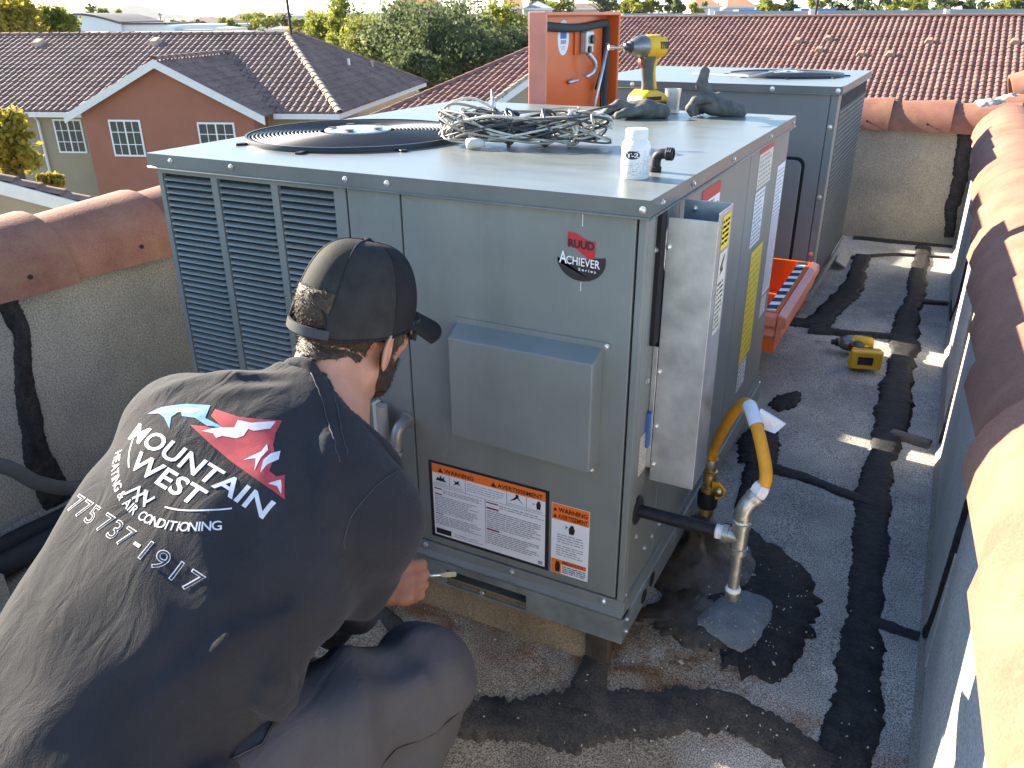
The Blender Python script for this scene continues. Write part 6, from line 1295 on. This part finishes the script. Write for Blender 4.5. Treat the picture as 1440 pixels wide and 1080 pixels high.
def folds(P):
    q = P-Bo; a = q@Ba; s = q@Bs; n = q@Bn
    f = 0.0035*np.sin(14*a+9*s+1.0)*np.exp(-((s+0.46)/0.20)**2)+0.002*np.sin(7*a-16*s+0.5)
    t = (a-0.16)*0.75+(s+0.17)*0.66; w_ = np.exp(-(((a-0.15)/0.10)**2+((s+0.27)/0.16)**2)); f += 0.0048*np.sin(62*t+6*s)*w_
    t2 = a*0.25-(s+0.55); f += 0.006*np.sin(40*t2)*np.exp(-(((a-0.17)/0.07)**2+((s+0.47)/0.13)**2))
    t3 = (a+0.17)+0.30*s; f += 0.0045*np.sin(42*t3)*np.exp(-(((a+0.17)/0.06)**2+((s+0.40)/0.2)**2))
    f += 0.0055*np.sin(55*(a*0.5+s*0.9))*np.exp(-(((a-0.02)/0.14)**2+((s+0.01)/0.04)**2))
    f += 0.0014*np.sin(17*a-26*s+3*np.sin(7*a))*np.clip((a+0.12)/0.12, 0, 1)
    t4 = (a+0.05)*0.55+(s+0.30)*0.83; f += 0.0032*np.sin(30*t4+2*np.sin(8*a))*np.exp(-(((a+0.10)/0.12)**2+((s+0.56)/0.16)**2))
    f += crease(a, s)*(n > -0.08)
    return f
def shirtf(P):
    d = torsof(P, 0.004, (-0.76, 0.026)); q = P-Bo; s = q@Bs
    armR = chain(P, [bw_(0.09, -0.10, -0.058), RSH+np.array([-0.006, 0, -0.01]), RSH*0.5+ELR*0.5+np.array([0.008, -0.012, 0]), ELR+(ELR-RSH)*0.02], [0.078, 0.078, 0.074, 0.068], 0.03)
    armL = chain(P, [bw_(-0.10, -0.085, -0.008), LSH+np.array([0.008, 0, -0.008]), LSH*0.45+ELL_*0.55], [0.080, 0.080, 0.076], 0.03)
    # drape of the sleeve below the upper arm
    armR = smin(armR, seg(P, RSH*0.35+ELR*0.65+np.array([-0.015, -0.01, -0.02]), ELR+np.array([-0.055, 0.005, -0.022]), 0.062, 0.055), 0.05)
    dirR = ELR-RSH; dirR = dirR/np.linalg.norm(dirR); tR = (P-RSH)@dirR
    armR = np.maximum(armR, tR-0.335); armR = armR+0.006*np.sin(95*tR+20*(P[:, 0]))*np.clip((tR-0.03)/0.12, 0, 1)+0.004*np.sin(60*(P[:, 0]+P[:, 1])+40*tR)*np.clip(tR/0.2, 0, 1)
    armR = np.maximum(armR, -np.maximum(seg(P, RSH*0.3+ELR*0.7, ELR+dirR*0.1, 0.062, 0.064), 0.255-tR))
    d = smin(d, armR, 0.035); d = smin(d, armL, 0.045)
    # skirt of the shirt falling free at the sides of the waist
    d = d-folds(P)
    pc = (P-CMID)@CNRM; rc = np.linalg.norm((P-CMID)-pc[:, None]*CNRM, axis=1); return -smin(-d, np.maximum(-pc-0.002, rc-0.098), 0.010)
V, F = snet_sparse(shirtf, (-0.74, -1.18, -0.02), (-0.06, -0.26, 0.80), 0.0062)
shirt = inst('t_shirt', npmesh('t_shirt', V, F, clothm, True), person)
BV = BVHTree.FromPolygons([tuple(v) for v in V], [tuple(f) for f in F])
def on_back(a, s, lift=0.0012):
    o = Vector(bw_(a, s, 0.35)); h_ = BV.ray_cast(o, Vector(-Bn), 0.7)
    if h_[0] is None: return None
    return np.array(h_[0])+np.array(h_[1])*lift if np.array(h_[1])@Bn > 0 else np.array(h_[0])+Bn*lift
# collar, shoulder and yoke seams follow the surface
def near_tube(pts, r, name, m, lift=0.0005, n=6):
    out = []
    for p in pts:
        h_ = BV.find_nearest(Vector(p)); out.append(np.array(h_[0])+np.array(h_[1])*lift)
    return MB().tube(out, r, n).build(name, m, shirt, True)
col = []
for c in catmull(COLW, 6, True):
    c = np.array(c); c = c-CNRM*((c-CMID)@CNRM); e = c-CMID; e = e-CNRM*(e@CNRM); e /= np.linalg.norm(e); best = c
    for t in np.linspace(-0.05, 0.06, 56):
        q = c+e*t
        if min(neckf(q[None])[0], torsof(q[None], -0.022, (-0.56, 0.0))[0]) > 0.006: best = q; break
    q = best+CNRM*0.003
    for _ in range(14):
        if shirtf(q[None])[0] > 0.001 and min(neckf(q[None])[0], torsof(q[None], -0.022, (-0.56, 0.0))[0]) > 0.003: break
        q = q+CNRM*0.002+e*0.0022
    col.append(q)
col = np.array(col)
for _ in range(3): col = 0.5*col+0.25*(np.roll(col, 1, 0)+np.roll(col, -1, 0))
collar = MB().tube(col, 0.0105, 10, closed=True).build('collar', clothm, shirt, True)
seamm = mat('seam_thread', (0.045, 0.045, 0.048), 0.85)
near_tube([bw_(0.02+0.008*k, 0.02-0.0065*k, 0.06) for k in range(19)], 0.0010, 'seam', seamm); near_tube([bw_(0.055+0.007*k, 0.035-0.0075*k, 0.05) for k in range(16)], 0.0010, 'seam', seamm)
near_tube([RSH+np.array([0.06*math.cos(t)-0.02, 0.085*math.sin(t), 0.085*math.cos(t)]) for t in np.linspace(-1.5, 0.6, 16)], 0.0009, 'seam', seamm)
# the print on the back
_pa = R(-8.5); PC = np.array([-0.024, -0.207]); Pu = np.array([math.cos(_pa), math.sin(_pa)]); Pv = np.array([-math.sin(_pa), math.cos(_pa)])
def print_mesh(name, fl, mats, lift):
    bm = bmesh.new(); vs = [bm.verts.new((x, y, 0)) for x, y in fl.v]
    for f_, mi in zip(fl.f, fl.mi):
        try: fc = bm.faces.new([vs[i] for i in f_]); fc.material_index = mi
        except ValueError: pass
    bmesh.ops.triangulate(bm, faces=bm.faces)
    for _ in range(5):
        ed = [e for e in bm.edges if e.calc_length() > 0.0085]
        if not ed: break
        bmesh.ops.subdivide_edges(bm, edges=ed, cuts=1); bmesh.ops.triangulate(bm, faces=[f_ for f_ in bm.faces if len(f_.verts) > 3])
    for v in bm.verts:
        c = PC+(Pu*v.co[0]+Pv*v.co[1])*0.85; p = on_back(c[0], c[1], lift*0.45)
        v.co = Vector(p) if p is not None else Vector(bw_(c[0], c[1], 0.0))
    me = bpy.data.meshes.new(name); bm.to_mesh(me); bm.free()
    for m_ in mats: me.materials.append(m_)
    return inst(name, me, shirt)
pw = mat('print_white', (0.62, 0.61, 0.60), 0.8, var=0.08, vscale=60); pred = mat('print_red', (0.42, 0.045, 0.055), 0.8, var=0.15, vscale=70); pblue = mat('print_blue', (0.07, 0.20, 0.50), 0.8, color2=(0.20, 0.40, 0.70), vscale=45)
fl = Flat(); fl.text('MOUNTAIN', -0.1545, 0.0, 0.1545, 0.032, 0, 0.018, 1.02); print_mesh('print_name', fl, [pw], 0.0012)
fl = Flat(); fl.text('WEST', -0.100, -0.040, 0.062, -0.0075, 0, 0.018, 1.02); print_mesh('print_name', fl, [pw], 0.0012)
fl = Flat()
def outline_text(body, x0, y0, x1, y1):
    fl.text(body, x0, y0, x1, y1, 0, 0.012, 1.12)
for body_, xa_, xb_ in (('775', -0.162, -0.088), ('737', -0.070, 0.006), ('-', 0.016, 0.030), ('1917', 0.040, 0.150)):
    y0_, y1_ = (-0.1425, -0.1115) if body_ != '-' else (-0.130, -0.125)
    fl = Flat(); outline_text(body_, xa_, y0_, xb_, y1_); print_mesh('print_number', fl, [pw], 0.0012)
    if body_ != '-': fl = Flat(); fl.text(body_, xa_+0.0015, y0_+0.0014, xb_-0.0015, y1_-0.0014, 0, -0.014, 1.14); print_mesh('print_number_inner', fl, [clothm], 0.0016)
fl = Flat(); txt = 'HEATING & AIR CONDITIONING'; cc_, RR = np.array([-0.010, 0.0956]), 0.192
tot = 0; adv = []
for ch in txt:
    w_ = 0.5 if ch == ' ' else (0.42 if ch == 'I' else 1.0); adv.append(w_); tot += w_
th0, th1 = R(-90-50), R(-90+43); x = 0
for ch, w_ in zip(txt, adv):
    t_ = th0+(th1-th0)*(x+w_/2)/tot; x += w_
    if ch == ' ': continue
    Vt, Ft = text2d(ch, 0.012); lo_, hi_ = Vt.min(0), Vt.max(0); sc = 0.0145/0.70; Vt = (Vt-[(lo_[0]+hi_[0])/2, 0])*sc; rot_ = t_+PI/2; c_, s_ = math.cos(rot_), math.sin(rot_); pc = cc_+RR*np.array([math.cos(t_), math.sin(t_)])
    fl.add(Vt@np.array([[c_, s_], [-s_, c_]])+pc, Ft, 0)
print_mesh('print_ring_text', fl, [pw], 0.0012)
for (t0, t1) in ((-150, -122), (-80, -42)):
    fl = Flat(); ts_ = [R(t0+(t1-t0)*k/14) for k in range(15)]; fl.add([tuple(cc_+0.158*np.array([math.cos(t), math.sin(t)])) for t in ts_]+[tuple(cc_+0.1605*np.array([math.cos(t), math.sin(t)])) for t in ts_], [(k, k+1, 16+k, 15+k) for k in range(14)], 0); print_mesh('print_arc', fl, [pw], 0.0012)
fl = Flat()
def stroke(pts, w):
    for a, b in zip(pts[:-1], pts[1:]):
        a = np.array(a); b = np.array(b); d = (b-a)/np.linalg.norm(b-a); n_ = np.array([-d[1], d[0]])*w/2; fl.poly([tuple(a-n_-d*w/2), tuple(b-n_+d*w/2), tuple(b+n_+d*w/2), tuple(a+n_-d*w/2)], 0)
ox, oy = -0.032, -0.0665
stroke([(ox-0.030, oy-0.008), (ox-0.016, oy+0.010), (ox-0.003, oy-0.009)], 0.004); print_mesh('print_mark', fl, [pw], 0.0012)
fl = Flat(); stroke([(ox-0.012, oy-0.008), (ox+0.002, oy+0.010), (ox+0.015, oy-0.009)], 0.004); print_mesh('print_mark', fl, [pw], 0.0014)
fl = Flat(); stroke([(ox-0.002, oy+0.010), (ox+0.012, oy-0.006), (ox+0.020, oy+0.008)], 0.004); print_mesh('print_mark', fl, [pw], 0.0016)
# mountains: blue peak, red peak with white snow
fl = Flat(); fl.poly([(-0.152, 0.050), (-0.134, 0.072), (-0.100, 0.096), (-0.059, 0.114), (-0.045, 0.090), (-0.0035, 0.091), (-0.030, 0.080), (-0.060, 0.082), (-0.084, 0.074), (-0.096, 0.082), (-0.100, 0.064), (-0.084, 0.046), (-0.112, 0.058), (-0.128, 0.060)], 0); print_mesh('print_blue_peak', fl, [pblue], 0.0012)
fl = Flat(); fl.poly([(-0.125, 0.066), (-0.095, 0.088), (-0.062, 0.104), (-0.072, 0.088), (-0.100, 0.076)], 0); print_mesh('print_snow', fl, [pw], 0.0016)
fl = Flat(); fl.poly([(-0.056, 0.0675), (-0.030, 0.078), (0.004, 0.088), (-0.040, 0.098), (-0.046, 0.112), (0.0, 0.120), (0.030, 0.134), (0.058, 0.153), (0.068, 0.128), (0.082, 0.108), (0.100, 0.094), (0.112, 0.068), (0.126, 0.066), (0.132, 0.076), (0.146, 0.058), (0.158, 0.0435), (0.10, 0.046), (0.05, 0.050), (0.0, 0.057)], 0); print_mesh('print_red_peak', fl, [pred], 0.0012)
for poly_ in ([(-0.030, 0.068), (-0.012, 0.086), (0.010, 0.100), (0.004, 0.114), (0.026, 0.122), (0.052, 0.146), (0.056, 0.130), (0.040, 0.112), (0.030, 0.110), (0.034, 0.096), (0.028, 0.086), (0.006, 0.078), (0.000, 0.070), (-0.010, 0.074)],
              [(0.066, 0.062), (0.078, 0.088), (0.074, 0.104), (0.084, 0.096), (0.086, 0.078), (0.094, 0.056), (0.080, 0.074)], [(0.092, 0.078), (0.092, 0.094), (0.098, 0.106), (0.108, 0.092), (0.102, 0.074), (0.104, 0.058)], [(0.126, 0.050), (0.134, 0.066), (0.140, 0.060), (0.150, 0.047), (0.138, 0.054)]):
    fl = Flat(); fl.poly(poly_, 0); print_mesh('print_snow', fl, [pw], 0.0016)

# --- trousers and boots
trm = mat('charcoal_work_trousers', (0.075, 0.073, 0.076), 0.80, var=0.10, vscale=12, bump=0.0007, bscale=600, speck=0.10, sscale=1100, spec=0.15)
def trousf(P):
    d = ell(P, bw_(0.0, -0.58, -0.110), (0.165, 0.125, 0.12))
    dk = KNR-HPR; dk = dk/np.linalg.norm(dk); t = (P-HPR)@dk
    R_ = chain(P, [bw_(0.06, -0.56, -0.11), HPR, HPR*0.45+KNR*0.55+np.array([0, 0, 0.006]), KNR, KNR*0.5+ANR*0.5+np.array([0, 0, 0.0]), ANR+np.array([0, 0, 0.03])], [0.08, 0.090, 0.090, 0.076, 0.074, 0.070], 0.03)
    u_ = (P-KNR)@np.array([0.3, 0.1, 0.95]); rg_ = np.exp(-((t-0.20)/0.16)**2)
    R_ = R_+0.006*np.exp(-((t-0.33-0.25*(P[:, 0]+0.2))/0.018)**2)-0.006*np.exp(-((t-0.24+0.3*(P[:, 0]+0.2))/0.02)**2)+0.0055*np.sin(44*t+30*P[:, 0])*rg_+0.0045*np.sin(70*(P[:, 0]-0.6*P[:, 1])+8*t)*np.exp(-((t-0.30)/0.12)**2)+0.0028*np.sin(90*P[:, 2]+40*P[:, 0])
    L_ = chain(P, [bw_(-0.06, -0.56, -0.11), HPL, KNL, ANL], [0.09, 0.090, 0.08, 0.065], 0.03)
    d = smin(d, R_, 0.03); return smin(d, L_, 0.03)
V, F = snet_sparse(trousf, (-0.76, -1.10, -0.10), (0.02, -0.34, 0.50), 0.0064)
for m_ in (clothm, trm):
    # broad soft wrinkles on top of the weave
    nt = m_.node_tree; n = nt.nodes; l = nt.links; b0 = [x for x in n if x.type == 'BUMP'][0]
    tc = n.new('ShaderNodeNewGeometry'); no = n.new('ShaderNodeTexNoise'); no.inputs['Scale'].default_value = 16; no.inputs['Detail'].default_value = 3; no.inputs['Distortion'].default_value = 1.6
    mp = n.new('ShaderNodeVectorMath'); mp.operation = 'MULTIPLY'; mp.inputs[1].default_value = (1.5, 0.6, 1.0); l.new(tc.outputs['Position'], mp.inputs[0]); l.new(mp.outputs[0], no.inputs['Vector'])
    b1 = n.new('ShaderNodeBump'); b1.inputs['Strength'].default_value = 0.5; b1.inputs['Distance'].default_value = 0.006; l.new(no.outputs[0], b1.inputs['Height']); l.new(b1.outputs[0], b0.inputs['Normal'])
tro = inst('trousers', npmesh('trousers', V, F, trm, True), person); BT = BVHTree.FromPolygons([tuple(v) for v in V], [tuple(f) for f in F])
def tro_tube(pts, r, name, m):
    out = [np.array(BT.find_nearest(Vector(p))[0])+np.array(BT.find_nearest(Vector(p))[1])*0.0006 for p in pts]; return MB().tube(out, r, 6).build(name, m, tro, True)
zp0 = np.array([-0.235, -0.66, 0.44]); zp1 = np.array([-0.19, -0.80, 0.42])
tro_tube([zp0+(zp1-zp0)*k/10 for k in range(11)], 0.0022, 'pocket_zip', blackplastic); tro_tube([zp0+(zp1-zp0)*k/30-np.array([0, -.003, 0]) for k in range(4)], 0.0035, 'zip_puller', nickel)
tro_tube([KNR+np.array([0.07, 0.02, 0.0])+(HPR-KNR)*k/14+np.array([0.03, 0, -0.02]) for k in range(13)], 0.0016, 'seam', seamm)
bootm = mat('work_boot', (0.06, 0.042, 0.028), 0.6, var=0.2, vscale=30)
for an, fw_d in ((ANR, np.array([0.10, 0.99])), (ANL, np.array([0.05, 0.99]))):
    d3 = np.array([fw_d[0], fw_d[1], 0]); kneel = an is ANL
    def bf(P):
        if kneel: c_ = chain(P, [an+[0, 0.02, 0.0], an+[0, -0.06, 0.02], an+[0, -0.055, -0.02]], [0.055, 0.045, 0.04], 0.02); return np.maximum(c_, ZR+0.002-P[:, 2])
        c_ = chain(P, [an+[0, 0, 0.05], an+[0, 0, -0.02], an-d3*0.04+[0, 0, -0.03]], [0.055, 0.05, 0.045], 0.02); c_ = smin(c_, seg(P, an-d3*0.03+[0, 0, -0.03], an+d3*0.17+[0, 0, -0.032], 0.045, 0.038), 0.03); return np.maximum(c_, ZR+0.002-P[:, 2])
    V, F = snet(bf, an-[0.12, 0.20, 0.12], an+[0.12, 0.26, 0.14], 0.008); inst('boot', npmesh('boot', V, F, bootm, True), person)

# --- cap
capm = mat('charcoal_cap_twill', (0.021, 0.020, 0.021), 0.85, var=0.15, vscale=20, bump=0.0008, bscale=700, spec=0.12)
meshm = mat('cap_mesh_back_lit', (0.030, 0.029, 0.027), 0.8, var=0.2, vscale=30, bump=0.0014, bscale=650, spec=0.15)  # mesh back; tone set paler than the twill to paint in its sunlit look
crx, cry, cyo, czt = 0.0895, 0.1070, -0.006, 0.136
def rimz(th): return 0.004+0.022*math.cos(th)-0.002*(1-abs(math.cos(th)))
def cap_pt(th, ph):
    c = max(0.0, math.cos(ph*PI/2))**0.62; s_ = math.sin(ph*PI/2)**1.05; bulge = 1+0.010*math.cos(6*th)*math.sin(ph*PI)
    z0 = rimz(th); front = 1+0.03*max(0, math.cos(th))*math.sin(ph*PI); return hw_(crx*math.sin(th)*c*bulge, cyo+cry*math.cos(th)*c*bulge*front, z0+(czt-z0)*s_)
nt_, np_ = 144, 30; V = []; F = []; mi = []
for j in range(np_+1):
    for i in range(nt_): V.append(cap_pt(2*PI*i/nt_, j/np_))
for j in range(np_):
    for i in range(nt_):
        th = 2*PI*(i+0.5)/nt_; dth = abs(th-PI); ph = (j+0.5)/np_
        if dth < 0.46 and 0.075 < ph < 0.075+0.17*math.sqrt(max(0, 1-(dth/0.46)**2)): continue
        F.append((j*nt_+i, j*nt_+(i+1) % nt_, (j+1)*nt_+(i+1) % nt_, (j+1)*nt_+i)); mi.append(1 if dth < 1.57 else 0)
me = npmesh('cap', V, F, [capm, meshm], True); me.polygons.foreach_set('material_index', mi)
cap = inst('cap', me, person); sm = cap.modifiers.new('thick', 'SOLIDIFY'); sm.thickness = 0.002; sm.offset = 1
for k in range(6): MB().tube([cap_pt(2*PI*k/6+PI/6, ph) for ph in np.linspace(0.02 if k not in (2, 3) else 0.24, 0.99, 22)], 0.0013, 6).build('panel_seam', capm, cap, True)
MB().lathe([(0.008, 0), (0.007, 0.003), (0.003, 0.0055), (0.0, 0.006)], hw_(0, cyo, czt-0.001), tuple(hu), 14).build('button', capm, cap, True)
MB().tube([cap_pt(2*PI*k/72, 0.0) for k in range(72)], 0.0022, 6, closed=True).build('rim_binding', capm, cap, True)
MB().tube([cap_pt(PI+0.47*math.cos(t), 0.075+0.175*math.sin(t)) for t in np.linspace(0, PI, 20)], 0.002, 6).build('opening_binding', capm, cap, True)
strap = MB(); V = []; 
for k in range(13):
    th = PI-0.56+1.12*k/12
    for ph in (0.0, 0.065): p = cap_pt(th, ph); V.append(p+(p-HC)/np.linalg.norm(p-HC)*0.0025)
MB().add(V, [(2*k, 2*k+1, 2*k+3, 2*k+2) for k in range(12)]).build('back_strap', blackplastic, cap, True)
V = []; nu, nv = 25, 9
for j in range(nv):
    v = j/(nv-1)
    for i in range(nu):
        u_ = -1+2*i/(nu-1); t0 = u_*1.12; pin = np.array([0.0875*math.sin(t0), cyo+0.1055*math.cos(t0), rimz(t0)+0.002]); t1 = u_*1.20; po = np.array([0.086*math.sin(t1), 0.060+0.124*math.cos(t1), 0.020])
        po[1] = max(po[1], pin[1]); p = pin*(1-v)+po*v; p[2] += -0.016*v-3.6*(p[0]**2)*(0.30+0.70*v)+0.009; V.append(hw_(*p))
F = [(j*nu+i, j*nu+i+1, (j+1)*nu+i+1, (j+1)*nu+i) for j in range(nv-1) for i in range(nu-1)]
br_ = inst('brim', npmesh('brim', V, F, capm, True), cap); sm = br_.modifiers.new('thick', 'SOLIDIFY'); sm.thickness = 0.0035; sm.offset = 0
# --- sunglasses
sgm = mat('sunglass_black', (0.008, 0.008, 0.009), 0.15, spec=0.6); sg = MB()
def sgp(t, z): return hw_(0.074*math.sin(t)*1.02, 0.018+0.096*math.cos(t)**0.8 if math.cos(t) > 0 else 0.018, z)
for s_ in (-1, 1):
    ts_ = [s_*(0.12+1.18*k/8) for k in range(9)]; V = [sgp(t, 0.026) for t in ts_]+[sgp(t, -0.016+0.012*(k/8)**2) for k, t in enumerate(ts_)]; sg.add(V, [(k, k+1, 10+k, 9+k) for k in range(8)])
sgo = sg.build('sunglasses', sgm, person, True); sm = sgo.modifiers.new('thick', 'SOLIDIFY'); sm.thickness = 0.003
for s_ in (-1, 1): MB().tube([hw_(s_*0.074, 0.050, 0.016), hw_(s_*0.0815, 0.02, 0.016), hw_(s_*0.083, -0.010, 0.016), hw_(s_*0.082, -0.034, 0.002)], 0.0028, 6).build('temple_arm', sgm, sgo, True)
MB().tube([hw_(-0.012, 0.116, 0.018), hw_(0, 0.120, 0.019), hw_(0.012, 0.116, 0.018)], 0.003, 6).build('bridge', sgm, sgo, True)
# --- wrist band and the tool in the hand
MB().tube([WRR+(HO-WRR)*0.22+(hl*math.cos(t)+hb*math.sin(t))*0.0275 for t in np.linspace(0, 2*PI, 25)[:-1]], 0.0035, 6, closed=True).build('wrist_band', white, person, True)
tl = thing('screwdriver', 'short steel prying tool with pale flat tip held in the hand', 'hand tool')
ta, tb = hd(-0.020, 0.024, -0.030), hd(0.062, 0.008, -0.024); td = (tb-ta)/np.linalg.norm(tb-ta)
MB().tube([ta, ta+td*0.075], 0.0095, 12).build('handle', mat('clear_amber_handle', (0.35, 0.20, 0.05), 0.35), tl, True, auto=40)
MB().tube([ta+td*0.075, ta+td*0.125], 0.0035, 10).build('shaft', mat('bright_steel', (0.75, 0.75, 0.74), 0.22, metal=0.9), tl, True)
tn = np.cross(td, (0, 0, 1)); tn /= np.linalg.norm(tn); tz = np.cross(tn, td); q0 = ta+td*0.122
MB().prism([q0+tz*0.0035, q0+td*0.012+tz*0.0062, q0+td*0.030+tz*0.0058, q0+td*0.032, q0+td*0.030-tz*0.0058, q0+td*0.012-tz*0.0062, q0-tz*0.0035], tn*0.003).build('flat_tip', mat('pale_tip', (0.62, 0.62, 0.45), 0.4, metal=0.2), tl, bevel=0.001)

# ------------------------------------------------------------------ air: thin even haze over the whole place
hz = MB().box(-6500, 3500, -60, 7500, ZG-1, 110).build('haze', bpy.data.materials.new('haze_air')); hm_ = hz.data.materials[0]; hm_.use_nodes = True; hn = hm_.node_tree.nodes; hn.clear()
pv = hn.new('ShaderNodeVolumePrincipled'); pv.inputs['Color'].default_value = (0.93, 0.96, 1.0, 1); pv.inputs['Density'].default_value = 0.00005; pv.inputs['Anisotropy'].default_value = 0.3
ho = hn.new('ShaderNodeOutputMaterial'); hm_.node_tree.links.new(pv.outputs[0], ho.inputs['Volume']); tag(hz, 'thin pale haze over the town', 'haze', kind='stuff')
